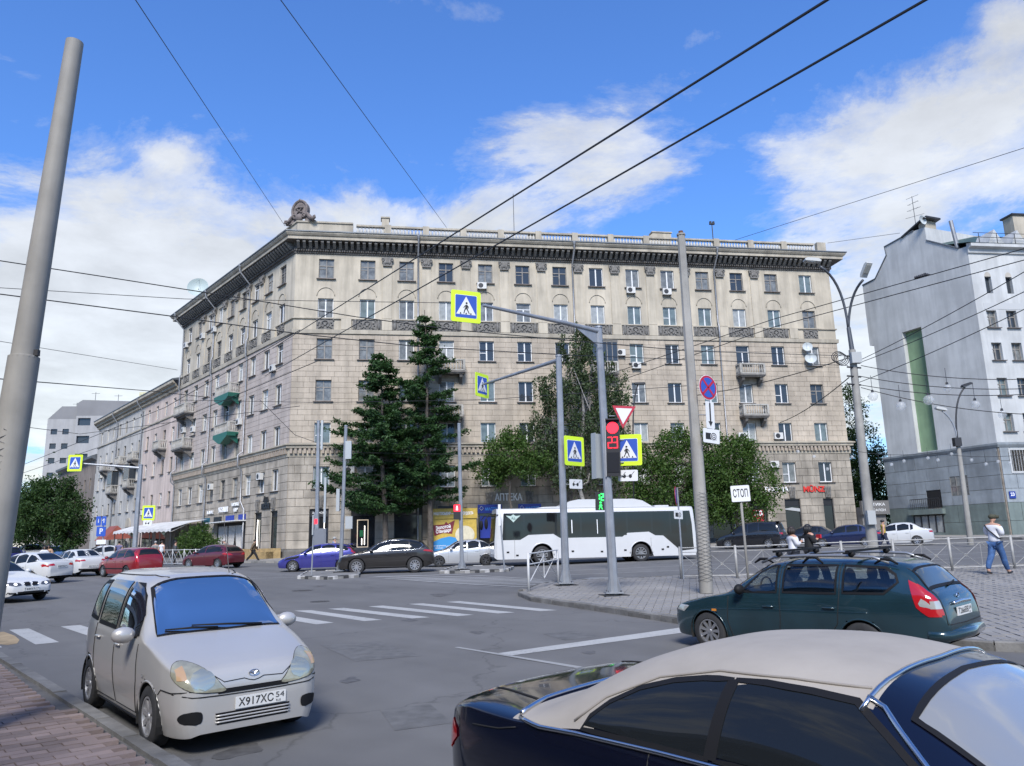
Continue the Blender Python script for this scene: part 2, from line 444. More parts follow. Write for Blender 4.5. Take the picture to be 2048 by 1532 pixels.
# near pavement (bottom left): pink paving behind a low kerb
kd = Vector((sin(A2), cos(A2)))
k0 = Vector(g2(350, 1532)); k1 = Vector(g2(0, 1312))
near_line = [tuple(k0 - kd * 14), tuple(k0), tuple(k1), tuple(k1 + (k1 - k0).normalized() * 40)]
ne = Vector((-kd.y, kd.x))
near_poly = [near_line[0], near_line[1], near_line[2], near_line[3], tuple(Vector(near_line[3]) + ne * 12), tuple(Vector(near_line[0]) + ne * 12)]
pv = pavement_root('near_pavement')
mb = MB(); poly_sheet(mb, near_poly, 0.055); mb.build('paver_bed', M_BED, pv)
kerb_run(pv, near_line[:3], 0.10, 1.0, 0.17)
ip = [tuple(Vector(near_line[0]) + ne * .18), tuple(k0 + ne * .18), tuple(k1 + ne * .18), tuple(Vector(near_line[3]) + ne * .18), near_poly[4], near_poly[5]]
pavers(pv, ip, (-kd.y, kd.x), 0.30, 0.15, 0.095, M_PAV_PINK, 280, 17)

# corner island with the signal poles
back = [(1036, 1188), (1075, 1175), (1120, 1166), (1240, 1163), (1360, 1157), (1480, 1154), (1700, 1146), (1900, 1138), (2060, 1133)]
isl_back = [g2(*p) for p in back]
isl_front = [g2(1036, 1192), g2(1062, 1203), g2(1150, 1216), g2(1280, 1236), g2(1368, 1250)]
fd = (Vector(isl_front[-1]) - Vector(isl_front[-2])).normalized()
isl_front.append(g2(1990, 1303)); isl_front.append((14.0, 8.4)); isl_front.append((17.0, 3.0))
island_poly = isl_front + [(60, 3.0), (60, 32.0)] + isl_back[::-1]
pv2 = pavement_root('corner_pavement')
mb = MB(); poly_sheet(mb, island_poly, 0.085, 0.2); mb.build('paver_bed', M_BED, pv2)
kerb_run(pv2, isl_front, 0.135, 1.0, 0.17)
kerb_run(pv2, isl_back[::-1], 0.125, 1.0, 0.12)
ctr_in = island_poly
pavers(pv2, ctr_in, (0.22, 0.975), 0.40, 0.20, 0.125, M_PAV_GREY, 290, 33, shift=.5)

# far pavement round the main building, and the one before the white building
def off(p, d, k): return (p[0] + d[0] * k, p[1] + d[1] * k)
nA = (DA.y, -DA.x); nB = (-DB.y, DB.x)        # outward normals
if Vector(nB).dot(Vector((-1, -1))) < 0: nB = (-nB[0], -nB[1])
PA0 = KC; PA1 = KC + DA * 49.5; PB1 = KC + DB * 29.1
far_line = [off(PB1 + DB * 120, nB, 5.5), off(KC, nB, 5.5 / 1.0), off(KC, nA, 6.5), off(PA1, nA, 6.5), off(PA1 + DA * 3, nA, 6.0), (36.0, 78.0)]
far_poly = far_line + [(20.0, 95.0), tuple((PB1 + DB * 120)[:2])]
pv3 = pavement_root('far_pavement')
mb = MB(); poly_sheet(mb, far_poly, 0.13, 0.2); mb.build('paving', M_PAV_FAR, pv3)
kerb_run(pv3, [far_line[1], far_line[2], far_line[3]], 0.14, 1.5, 0.15)
wpoly = [(34.5, 51.5), (41.0, 46.5), (90.0, 40.0), (90, 110), (36.0, 84.0), (29.0, 70.0)]
pv4 = pavement_root('right_pavement')
mb = MB(); poly_sheet(mb, wpoly, 0.13, 0.2); mb.build('paving', M_PAV_FAR, pv4)
kerb_run(pv4, [wpoly[-1], wpoly[0], wpoly[1], (60, 44.5)], 0.14, 1.5, 0.15)

# small refuges with black and white kerbs
M_KW = mat('white_kerb', (0.48, 0.47, 0.45), 0.8, var=0.3, vscale=6, stain=0.4); M_KB = mat('black_kerb', (0.035, 0.035, 0.035), 0.8, var=0.3, vscale=6)
def refuge(name, px, h=0.14, L=0.55):
    poly = [g2(*p) for p in px]; r_ = pavement_root(name)
    mb = MB(); poly_sheet(mb, poly, h - .03, .2); mb.build('asphalt_fill', mat('refuge_top', (0.17, 0.165, 0.155), .9, var=.3, vscale=3), r_)
    kerb_run(r_, poly + [poly[0]], h, L, 0.13, mats=[M_KW, M_KB])
refuge('pedestrian_refuge', [(594, 1158), (655, 1159.5), (718, 1155), (722, 1147), (690, 1144.5), (612, 1147)])
refuge('traffic_refuge', [(879, 1147.5), (940, 1146.5), (1018, 1143), (1028, 1137.5), (985, 1134.5), (905, 1137)])

# painted markings: each stripe a piece of its road marking
mk = bpy.data.objects.new('road_markings', None); COL.objects.link(mk); mk['kind'] = 'structure'; WM[mk.name] = Matrix.Identity(4)
def stripe(pts, m=M_PAINT, name='stripe', h=0.004):
    poly = [g2(*p) for p in pts]; q = MB(); poly_sheet(q, poly, h); return q.build(name, m, mk)
def zz(pts, ox, oy, s): return [(ox + x / s, oy + y / s) for x, y in pts]
for pts in [[(-120, 322), (20, 318), (345, 370), (232, 381)], [(90, 293), (200, 290), (655, 352), (540, 360)], [(305, 281), (410, 275), (960, 335), (845, 343)], [(565, 266), (660, 260), (1240, 320), (1135, 328)],
            [(820, 250), (915, 246), (1505, 304), (1395, 311)], [(1065, 237), (1150, 232), (1775, 290), (1665, 296)]]:
    stripe(zz(pts, 560, 1130, 3.2))
for pts in [[(75, 737), (235, 725), (485, 838), (290, 857)], [(497, 710), (655, 697), (960, 790), (810, 815)], [(-380, 775), (-190, 760), (20, 880), (-190, 905)]]:
    stripe(zz(pts, 0, 1080, 4.096))
stripe(zz([(-60, 760), (30, 752), (120, 785), (160, 820), (140, 850), (60, 862), (-60, 850)], 0, 1080, 4.096), mat('sand_spill', (0.32, 0.24, 0.14), .9, var=.3, vscale=3), 'sand_patch')
for (x0, y0, x1, y1) in [(560, 79, 1190, 56), (650, 88, 1320, 66), (730, 96, 1430, 74), (810, 102, 1520, 80), (890, 109, 1620, 87), (985, 116, 1700, 93), (1085, 123, 1800, 99), (1180, 129, 1870, 105), (1300, 137, 1950, 111), (1410, 144, 1990, 119), (1520, 151, 1840, 131)]:
    stripe(zz([(x0, y0), (x0 + 70, y0 - 5.2), (x1 + 40, y1), (x1 - 40, y1 + 4.5)], 560, 1130, 3.2))
stripe([(984, 1308.5), (1014, 1312.5), (1374, 1264.5), (1372, 1254)])
stripe([(908, 1295), (917, 1294), (1166, 1334), (1156, 1337)], M_PAINT2, 'lane_line')
stripe([(1180, 1155.5), (1250, 1155), (1190, 1162), (1120, 1164.5)], M_PAINT2, 'lane_line')
def world_line(x0, x1, y0, sl, w, m=M_PAINT2, n=6):
    q = MB(); pts = [(x0 + (x1 - x0) * i / n) for i in range(n + 1)]
    vs = []
    for x in pts: y = y0 + sl * x; vs += [(x, y, gz(x, y) + .004), (x, y + w, gz(x, y + w) + .004)]
    q.add(vs, [(2 * i, 2 * i + 2, 2 * i + 3, 2 * i + 1) for i in range(n)]); q.build('lane_line', m, mk)
world_line(1.0, 46, 36.2, .10, .16); world_line(2.0, 46, 33.2, .06, .14); world_line(-14, -7.5, 38.6, .13, .15); world_line(14, 50, 40.5, .13, .15)
# iron covers, a drain
M_IRON = mat('cast_iron', (0.06, 0.058, 0.055), .6, .4, var=.3, vscale=20)
for (px, py, r_) in [(605, 1181, .38), (1190, 1250, .0), (640, 1203, .3)]:
    if r_:
        c = gp(px, py); q = MB(); q.lathe([(0.0, .006), (r_ * .9, .006), (r_, .003), (r_, -.02)], (c.x, c.y, c.z), 20); q.build('manhole_cover', M_IRON, road)

# old repairs, oil drips
M_PATCH = mat('asphalt_patch', (0.108, 0.107, 0.105), .85, var=.25, vscale=5, bump=.4, bscale=80); M_OIL = mat('oil_stain', (0.09, 0.088, 0.086), .6, var=.3, vscale=8)
for pts in [[(640, 1290), (760, 1283), (842, 1312), (712, 1323)], [(1085, 1268), (1150, 1262), (1205, 1272), (1130, 1281)], [(300, 1190), (420, 1186), (470, 1196), (340, 1201)], [(760, 1420), (860, 1408), (905, 1446), (790, 1462)]]: stripe(pts, M_PATCH, 'asphalt_patch', .003)
for px, py, r_ in ((820, 1240, .16), (560, 1225, .2), (700, 1360, .12), (955, 1265, .14), (1180, 1305, .1), (480, 1500, .18), (880, 1190, .3), (640, 1172, .25)):
    c = gp(px, py); MB().add([(c.x, c.y, c.z + .0035)] + [(c.x + r_ * (1 + .4 * sin(3 * t + px)) * cos(t), c.y + 1.6 * r_ * (1 + .3 * cos(2 * t + py)) * sin(t), gz(c.x + r_ * cos(t), c.y + 1.6 * r_ * sin(t)) + .0035) for t in np.linspace(0, 2 * pi, 17)[:-1]], [(0, i + 1, (i + 1) % 16 + 1) for i in range(16)]).build('oil_stain', M_OIL, road)
# ================================================================ MAIN CORNER BUILDING
M_CREAM = mat('cream_plaster', (0.47, 0.415, 0.325), .85, var=.10, vscale=.5, bump=.25, bscale=12, stain=.30)
M_STONE = mat('yellow_limestone', (0.40, 0.34, 0.268), .85, var=.14, vscale=.9, bump=.5, bscale=14, rand=.10, stain=.26)
M_STONE_B = mat('side_light_limestone', (0.39, 0.335, 0.295), .85, var=.14, vscale=.9, bump=.5, bscale=14, rand=.10, stain=.2)  # same limestone as the main front; pinker side-street light put into the colour
M_LOW = mat('grey_limestone', (0.335, 0.295, 0.24), .85, var=.20, vscale=.7, bump=.5, bscale=12, rand=.12, stain=.34)
M_JOINT = mat('mortar_joint', (0.20, 0.17, 0.138), .95, var=.25, vscale=2)
M_TRIM = mat('trim_stone', (0.40, 0.355, 0.28), .8, var=.15, vscale=.8, bump=.3, bscale=14, stain=.3)
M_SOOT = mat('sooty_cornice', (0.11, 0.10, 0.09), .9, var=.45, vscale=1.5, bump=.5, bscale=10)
M_RELIEF = mat('dark_relief', (0.15, 0.142, 0.13), .85, var=.4, vscale=5, bump=.4, bscale=30)
M_SILL = mat('zinc_sill', (0.16, 0.135, 0.12), .5, .3, var=.3, vscale=3)
M_WFR = mat('white_window_frame', (0.62, 0.62, 0.61), .45, var=.08, vscale=2)
M_OFR = mat('old_window_frame', (0.20, 0.185, 0.165), .7, var=.3, vscale=3)
M_REV = mat('plaster_reveal', (0.38, 0.35, 0.30), .85, var=.15, vscale=2)
M_GL = [mat('window_glass', (0.035, 0.042, 0.05), .04, spec=.5), mat('net_curtain_glass', (0.14, 0.145, 0.14), .06, spec=.5, var=.5, vscale=2.2),
        mat('blind_glass', (0.27, 0.28, 0.27), .06, spec=.5, var=.25, vscale=3), mat('teal_curtain_glass', (0.12, 0.15, 0.15), .06, spec=.5, var=.3, vscale=2)]
M_ZINC = mat('zinc_pipe', (0.27, 0.27, 0.275), .45, .5, var=.25, vscale=2)
M_DARKMET = mat('dark_metal', (0.035, 0.035, 0.037), .5, .3)
M_AC = mat('air_conditioner_white', (0.52, 0.51, 0.48), .5, var=.12, vscale=4)
M_ROOFM = mat('roof_metal', (0.12, 0.13, 0.14), .5, .4, var=.3, vscale=1)
M_BLACK = mat('matt_black', (0.012, 0.012, 0.013), .5)

def wall_holes(mb, x0, x1, z0, z1, holes, depth, M, rev_mb=None, rmi=0):
    hs = [h for h in holes if h[0] < x1 and h[1] > x0 and h[2] < z1 and h[3] > z0]
    X = sorted({x0, x1} | {min(max(v, x0), x1) for h in hs for v in h[:2]}); Z = sorted({z0, z1} | {min(max(v, z0), z1) for h in hs for v in h[2:4]})
    for i in range(len(X) - 1):
        run = None
        for j in range(len(Z) - 1):
            cx, cz = (X[i] + X[i + 1]) / 2, (Z[j] + Z[j + 1]) / 2
            if any(h[0] < cx < h[1] and h[2] < cz < h[3] for h in hs): continue
            mb.add([M @ Vector(p) for p in ((X[i], 0, Z[j]), (X[i + 1], 0, Z[j]), (X[i + 1], 0, Z[j + 1]), (X[i], 0, Z[j + 1]))], [(0, 1, 2, 3)])
    r = rev_mb or mb; mi0 = r.mi; r.mi = mi0 + rmi
    for h in hs:
        a, b, c, d = h[:4]; D = depth
        r.add([M @ Vector(p) for p in ((a, 0, c), (b, 0, c), (b, 0, d), (a, 0, d), (a, D, c), (b, D, c), (b, D, d), (a, D, d))],
              [(0, 4, 5, 1), (1, 5, 6, 2), (2, 6, 7, 3), (3, 7, 4, 0)])
    r.mi = mi0
def courses(x0, x1, z0, z1, ch, bl, holes, gap, jit=.0):
    """stone blocks (x0,x1,z0,z1) in running bond that leave the openings free"""
    out = []; n = max(1, round((z1 - z0) / ch)); ch = (z1 - z0) / n
    for r in range(n):
        a, b = z0 + r * ch, z0 + (r + 1) * ch
        cuts = sorted({x0, x1} | {min(max(v, x0), x1) for h in holes if h[2] < b - .02 and h[3] > a + .02 for v in h[:2]})
        for u, w in zip(cuts[:-1], cuts[1:]):
            if w - u < .04: continue
            mid = (u + w) / 2; hh = [h for h in holes if h[0] < mid < h[1] and h[2] < b - .02 and h[3] > a + .02]
            zs = [(a, b)]
            if hh:
                zs = []
                lo = min(h[2] for h in hh); hi = max(h[3] for h in hh)
                if lo - a > .06: zs.append((a, lo))
                if b - hi > .06: zs.append((hi, b))
            k = max(1, round((w - u) / bl)); l = (w - u) / k
            sh = (.5 * l if (r % 2 and k > 1) else 0)
            xs_ = sorted({u, w} | {u + l * i + sh for i in range(k + 1) if u + .15 < u + l * i + sh < w - .15})
            for (za, zb) in zs:
                for p, q in zip(xs_[:-1], xs_[1:]): out.append((p + gap / 2, q - gap / 2, za + gap / 2, zb - gap / 2))
    return out
def sweep(mb, prof, path, M=None):
    """profile of (out, z) along a ground path; out = to the right of travel; mitred corners"""
    P = [Vector(p[:2]) for p in path]; offs = []
    for i in range(len(P)):
        ds = []
        if i > 0: ds.append((P[i] - P[i - 1]).normalized())
        if i < len(P) - 1: ds.append((P[i + 1] - P[i]).normalized())
        ns = [Vector((d.y, -d.x)) for d in ds]
        if len(ns) == 1: offs.append(ns[0])
        else:
            b = (ns[0] + ns[1]).normalized(); offs.append(b / max(.3, b.dot(ns[0])))
    k = len(prof); vs = [(P[i].x + offs[i].x * o, P[i].y + offs[i].y * o, z) for i in range(len(P)) for (o, z) in prof]
    fs = [(i * k + j, (i + 1) * k + j, (i + 1) * k + j + 1, i * k + j + 1) for i in range(len(P) - 1) for j in range(k - 1)]
    fs += [tuple(reversed(range(k))), tuple(range((len(P) - 1) * k, len(P) * k))]
    return mb.add(vs, fs)

# ---- window pieces, local: x across, z up from the bottom of the opening, y into the wall
_WIN = {}
def win_mesh(kind, w, h):
    key = (kind, round(w, 2), round(h, 2))
    if key in _WIN: return _WIN[key]
    f = MB(); t = .06; panes = []
    def bar(a, b, c, d, y0=0.0, y1=.07): f.box(a, b, y0, y1, c, d)
    W = w / 2; m = M_WFR if kind[0] == 'w' else M_OFR
    bar(-W, -W + t, 0, h); bar(W - t, W, 0, h); bar(-W + t, W - t, 0, t + .02); bar(-W + t, W - t, h - t, h)
    if kind == 'w2':      # two sashes
        bar(-.055, .055, t + .02, h - t); panes = [(-W + t, -.055, t + .02, h - t), (.055, W - t, t + .02, h - t)]
    elif kind == 'wt':    # top light above two sashes
        zt = h * .68; bar(-W + t, W - t, zt - .035, zt + .035); bar(-.05, .05, t + .02, zt - .035)
        panes = [(-W + t, -.05, t + .02, zt - .035), (.05, W - t, t + .02, zt - .035), (-W + t, W - t, zt + .035, h - t)]
    elif kind == 'w3':    # one sash with a low split
        zt = h * .42; bar(-.055, .055, t + .02, h - t); bar(-W + t, -.055, zt - .03, zt + .03)
        panes = [(-W + t, -.055, t + .02, zt - .03), (-W + t, -.055, zt + .03, h - t), (.055, W - t, t + .02, h - t)]
    else:                 # old casement with transom and small vent light
        zt = h * .66; bar(-W + t, W - t, zt - .04, zt + .04); bar(-.05, .05, t + .02, zt - .04); bar(-.03, .03, zt + .04, h - t); bar(-W + t, -.05, zt * .74, zt * .74 + .045, .01, .06)
        panes = [(-W + t, -.05, t + .02, zt * .74), (-W + t, -.05, zt * .74 + .045, zt - .04), (.05, W - t, t + .02, zt - .04), (-W + t, -.03, zt + .04, h - t), (.03, W - t, zt + .04, h - t)]
    fm = f.mesh('window', m)
    pms = []
    for gi in range(4):
        l = []
        for (a, b, c, d) in panes:
            l.append(MB().add([(a, .04, c), (b, .04, c), (b, .04, d), (a, .04, d)], [(0, 1, 2, 3)]).mesh('pane', M_GL[gi]))
        pms.append(l)
    s = MB().box(-W - .17, W + .17, -.20, .10, -.07, -.015); s.add([], [])
    sm = s.mesh('sill', M_SILL)
    _WIN[key] = (fm, pms, sm); return _WIN[key]
def place_window(parent, inv, M, x, z, w, h, kind, glass, recess=.14, sill=True, panes=True):
    fm, pms, sm = win_mesh(kind, w, h)
    o = put('window', fm, parent, inv @ M @ Matrix.Translation((x, recess, z)))
    if panes:
        for pm in pms[glass]: put('pane', pm, o, Matrix.Rotation(random.gauss(0, .006), 4, 'Z') @ Matrix.Rotation(random.gauss(0, .006), 4, 'X'))
    if sill: put('sill', sm, o, Matrix.Translation((0, -recess, 0)))
    return o

bld = root('corner_apartment_building', 'seven-storey cream and yellow stone corner apartment building with heavy cornice and roof balustrade', 'building', (KC.x, KC.y, gz(KC.x, KC.y)))
binv = wm(bld).inverted()
LA, LB = 49.5, 29.1
FA = frame((KC.x, KC.y, 0), DA); FB = frame(tuple(PB1[:2]) + (0,), -DB)
inA = Vector((FA[0][1], FA[1][1], 0)); inB = Vector((FB[0][1], FB[1][1], 0))
ROWS = [(6.63, 1.78), (10.25, 1.75), (13.82, 1.78), (17.39, 1.77), (20.97, 1.72), (24.46, 1.76)]
COLA = [2.59, 6.08, 9.4, 12.82, 16.3, 19.65, 23.03, 26.42, 29.85, 33.2, 36.6, 39.98, 43.45, 46.96]
COLB = [LB - s for s in (2.46, 5.25, 8.31, 11.3, 14.4, 17.5, 20.5, 23.75, 26.89)][::-1]
WW = 1.28
SHOPA = [(1.75, 3.25, 1.75, 5.0), (5.03, 6.92, 1.75, 5.0), (8.45, 10.75, 1.75, 5.0), (11.9, 14.4, 1.6, 4.9), (15.35, 17.2, 1.6, 5.05), (18.75, 20.63, 1.6, 5.1), (22.2, 24.0, 1.6, 5.0), (25.6, 27.4, 1.7, 5.0), (29.0, 30.9, 1.7, 5.0),
         (32.4, 34.2, 1.7, 5.0), (35.8, 37.6, 1.7, 5.0), (39.3, 41.0, 1.8, 5.05), (42.7, 44.2, 1.85, 5.15), (46.42, 47.4, 1.85, 5.15)]
SHOPB = [(LB - 3.1, LB - 1.7, 1.6, 5.0), (LB - 6.45, LB - 4.9, 1.6, 5.0), (LB - 16.0, LB - 8.3, 1.4, 4.4), (LB - 21.2, LB - 20.0, 2.6, 4.6), (LB - 24.3, LB - 23.1, 2.6, 4.6), (LB - 27.5, LB - 26.2, 2.6, 4.6)]
holesA = [(c - WW / 2, c + WW / 2, z, z + h) for c in COLA for z, h in ROWS] + SHOPA
holesB = [(c - WW / 2, c + WW / 2, z, z + h) for c in COLB for z, h in ROWS] + SHOPB
ZB, ZD0, ZD1, ZBELT, ZTOP = 0.9, 9.40, 10.23, 19.69, 26.74
cream = MB(); joint = MB(); rev = MB()
for (M, L, hs) in ((FA, LA, holesA), (FB, LB, holesB)):
    wall_holes(joint, 0, L, ZB, 19.4, hs, .30, M, None, 1); wall_holes(cream, 0, L, 19.4, 26.9, hs, .30, M, None, 1)
# closing walls at the two ends and the back
ePA = PA1 + inA * 15; ePB = PB1 + inB * 15
for a, b in ((PA1, ePA), (ePA, ePB), (ePB, PB1)):
    cream.add([(a.x, a.y, ZB), (b.x, b.y, ZB), (b.x, b.y, 28.2), (a.x, a.y, 28.2)], [(0, 1, 2, 3)])
joint.build('wall_core', [M_JOINT, M_REV], bld); cream.build('plaster_wall', [M_CREAM, M_REV], bld)
rf = MB(); rf.add([(p.x, p.y, 28.25) for p in (PB1, KC, PA1, ePA, ePB)], [(0, 1, 2, 3, 4)]); rf.build('roof', M_ROOFM, bld)
# stone blocks
sets = []
for (M, L, hs, up, lowm) in ((FA, LA, holesA, M_STONE, M_LOW), (FB, LB, holesB, M_STONE_B, M_LOW)):
    sets.append((M, courses(0, L, 1.9, 9.2, .66, 1.25, hs, .035), lowm, .05)); sets.append((M, courses(0, L, 10.35, 19.55, .46, 1.15, hs, .022), up, .035))
single = sorted(sets[0][1], key=lambda b: -(b[1] - b[0]) * (b[3] - b[2]))[:290]; sset = set(single)
unit = MB().box(0, 1, -1, 0, 0, 1).mesh('stone_block', M_LOW)
for b in single:
    pr = .05 + random.uniform(-.006, .006)
    put('stone_block', unit, bld, binv @ FA @ Matrix.Translation((b[0], 0, b[2])) @ Matrix.Diagonal((b[1] - b[0], pr, b[3] - b[2], 1)))
rest = MB()
for i, (M, bs, m, pr) in enumerate(sets):
    rest.mi = {M_LOW: 0, M_STONE: 1, M_STONE_B: 2}[m]
    for b in bs:
        if i == 0 and b in sset: continue
        p = pr + random.uniform(-.005, .005); rest.box(b[0], b[1], -p, .0, b[2], b[3], M)
rest.build('stone_block', [M_LOW, M_STONE, M_STONE_B], bld, kind='stuff')
# bands
path = [PB1 + inB * 3, PB1, KC, PA1, PA1 + inA * 6]
pl = MB(); sweep(pl, [(0, .7), (.22, .7), (.22, 1.72), (.12, 1.88), (0, 1.9)], path); pl.build('plinth', mat('plinth_granite', (0.12, 0.112, 0.10), .8, var=.3, vscale=2, stain=.3), bld)
sc_ = MB(); sweep(sc_, [(0, 9.2), (.10, 9.2), (.12, 9.4), (.12, 9.42)], path); sweep(sc_, [(.12, 9.86), (.32, 9.9), (.34, 10.08), (.46, 10.14), (.46, 10.24), (0, 10.36)], path); sweep(sc_, [(.12, 9.42), (.125, 9.9)], path)
sc_.build('string_course', M_TRIM, bld)
def studs(name, m, z0, z1, o0, o1, step, wd, paths=((KC, PA1), (PB1, KC)), trap=0):
    q = MB()
    for a, b in paths:
        D = Vector((b - a)[:2]); n = int(D.length / step); d = D.normalized(); e = Vector((d.y, -d.x)); F = frame((a.x, a.y, 0), (d.x, d.y, 0))
        for i in range(n):
            x = (i + .5) * D.length / n
            if trap: q.add([F @ Vector(p) for p in ((x - wd / 2, -o0, z0 + .25), (x + wd / 2, -o0, z0 + .25), (x + wd / 2, -o1, z0 + .42), (x - wd / 2, -o1, z0 + .42), (x - wd / 2, -o0, z1), (x + wd / 2, -o0, z1), (x + wd / 2, -o1, z1), (x - wd / 2, -o1, z1),
                                                 (x - wd / 2, -o0 - .18, z0), (x + wd / 2, -o0 - .18, z0), (x - wd / 2, -o0, z0), (x + wd / 2, -o0, z0))],
                           [(10, 11, 9, 8), (8, 9, 2, 3), (3, 2, 6, 7), (0, 8, 3, 7, 4), (1, 5, 6, 2, 9), (10, 8, 0), (11, 1, 9)])
            else: q.box(x - wd / 2, x + wd / 2, -o1, -o0, z0, z1, F)
    q.build(name, m, bld, kind='stuff')
studs('dentil', mat('dentil_stone', (0.30, 0.25, 0.20), .85, var=.2, vscale=2), 9.46, 9.86, .12, .30, .36, .20)
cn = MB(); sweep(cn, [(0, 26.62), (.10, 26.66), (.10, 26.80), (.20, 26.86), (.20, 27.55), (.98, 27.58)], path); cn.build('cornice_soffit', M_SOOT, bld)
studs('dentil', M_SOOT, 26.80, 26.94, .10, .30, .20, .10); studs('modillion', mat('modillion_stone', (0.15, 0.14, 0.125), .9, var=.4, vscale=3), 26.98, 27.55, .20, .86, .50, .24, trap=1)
cn = MB(); sweep(cn, [(.98, 27.58), (1.0, 27.60), (1.0, 27.86), (1.10, 27.90), (1.22, 28.06), (1.22, 28.16)], path); cn.build('cornice', M_TRIM, bld)
cn = MB(); sweep(cn, [(1.22, 28.16), (1.30, 28.17), (1.30, 28.26), (.0, 28.44)], path); cn.build('gutter', M_ROOFM, bld)
be = MB(); sweep(be, [(0, 19.55), (.14, 19.58), (.16, 19.84), (.16, 19.92), (.0, 19.96)], path); sweep(be, [(0, 20.84), (.13, 20.86), (.13, 20.95), (0, 21.0)], path); be.build('belt_course', M_TRIM, bld)
# belt piers between the relief panels, relief panels, arch mouldings, pilasters, capitals
def relief_mesh(w, h):
    q = MB(); q.box(-w / 2, w / 2, -.03, .0, 0, h)
    R = h * .36; c = (0, -.04, h * .52)
    q.tube([(c[0] + R * cos(a), c[1] - .03, c[2] + R * sin(a)) for a in np.linspace(-pi * .35, pi * 1.35, 18)], .065, 6)
    st = [(c[0] + (R * .72 if i % 2 == 0 else R * .28) * cos(pi / 2 + i * pi / 5), c[2] + (R * .72 if i % 2 == 0 else R * .28) * sin(pi / 2 + i * pi / 5)) for i in range(10)]
    q.prism([(x, z) for x, z in reversed(st)], .07, Matrix.Translation((0, -.11, 0)))
    for sx in (-1, 1):
        q.tube([(sx * (R * .55 + .14 * t), -.07, c[2] - R * .7 - .03 * t + .06 * sin(t * 2)) for t in np.linspace(0, 3, 7)], [.06 - .006 * i for i in range(7)], 6)
        if w > 1.9:
            x = sx * (w / 2 - .24)
            q.box(x - .06 + sx * .19, x + .06 + sx * .19 - sx * .0, -.09, -.03, .03, h - .03); q.box(x - sx * .24 - .05, x - sx * .24 + .05, -.09, -.03, .03, h - .03)
            q.lathe([(.05, .06), (.13, .22), (.15, .5), (.10, .72), (.13, .84), (.06, .90)], (x, -.05, 0), 10)
        for k in range(4):
            q.sphere((sx * (R + .12 + .13 * (k % 2) + .04 * k), -.05, .18 + .2 * k), .085, 7, 5)
    return q.mesh('relief_panel', M_RELIEF, smooth=50)
RP = {1: relief_mesh(1.45, .86), 2: relief_mesh(2.45, .86)}
am = MB(); am.tube([(.74 * cos(a), -.03, .74 * sin(a)) for a in np.linspace(0, pi, 17)], .035, 6); am = am.mesh('arch_moulding', M_TRIM, smooth=True)
cap = MB(); cap.prism([(-.36, 0), (.36, 0), (.40, .30), (.50, .62), (.50, .74), (-.50, .74), (-.50, .62), (-.40, .30)], .16, Matrix.Translation((0, -.22, 0)))
for sx in (-1, 1):
    cap.tube([(sx * (.36 + .13 * cos(a) * (1 - a / 9)), -.25, .52 + .13 * sin(a) * (1 - a / 9)) for a in np.linspace(-2, 5, 12)], .045, 6)
    cap.sphere((sx * .18, -.23, .25), .12, 8, 6, (1, .6, 1.5))
cap.sphere((0, -.24, .32), .11, 8, 6, (1, .6, 1.9)); cap.box(-.38, .38, -.24, -.05, -.06, .03)
cap = cap.mesh('capital', M_RELIEF, smooth=40)
pil = MB().box(-.40, .40, -.07, .0, 0, 4.75).mesh('pilaster', M_CREAM); pier = MB().box(-.42, .42, -.15, .0, 0, .92).mesh('belt_pier', M_CREAM)
for (M, cols, L) in ((FA, COLA, LA), (FB, COLB, LB)):
    n = len(cols)
    for i, c in enumerate(cols):
        end = i in ((0, n - 1) if M is FA else (n - 1,))
        put('relief_panel', RP[1 if end else 2], bld, binv @ M @ Matrix.Translation((c, 0, 19.97)))
        put('arch_moulding', am, bld, binv @ M @ Matrix.Translation((c, 0, 22.92)))
        if i < n - 1:
            x = (c + cols[i + 1]) / 2
            put('belt_pier', pier, bld, binv @ M @ Matrix.Translation((x, 0, 19.95)))
            if 1 <= i < n - 2 or (M is FB and 1 <= i < n - 2):
                put('pilaster', pil, bld, binv @ M @ Matrix.Translation((x, 0, 21.0))); put('capital', cap, bld, binv @ M @ Matrix.Translation((x, 0, 25.75)))
# windows
KA = ['wwwwwwwwwwwwww', 'wwwwwwwwwwwwww', 'oowwwwwowwwwwo', 'oowtwwwwwwwtww', 'wwwwwtwwwwwwwo', 'oooooooowwwooow']
for r, (z, h) in enumerate(ROWS):
    for i, c in enumerate(COLA):
        k = {'w': random.choice(['w2', 'w2', 'w2', 'w3']), 'o': 'o', 't': 'wt'}[KA[r][i]]
        if r == 5: k = {'w': 'w2', 'o': 'o'}.get('ooooooowwwooow'[i], 'o')
        place_window(bld, binv, FA, c, z, WW, h, k, random.choice([0, 0, 1, 1, 2, 3] if k != 'o' else [0, 1, 0, 1]), sill=(r != 4))
    for i, c in enumerate(COLB):
        k = random.choice(['w2', 'wt', 'o', 'w2'] if r < 4 else ['o', 'wt', 'w2'])
        place_window(bld, binv, FB, c, z, WW, h, k, random.choice([0, 0, 1, 2]), sill=(r != 4))
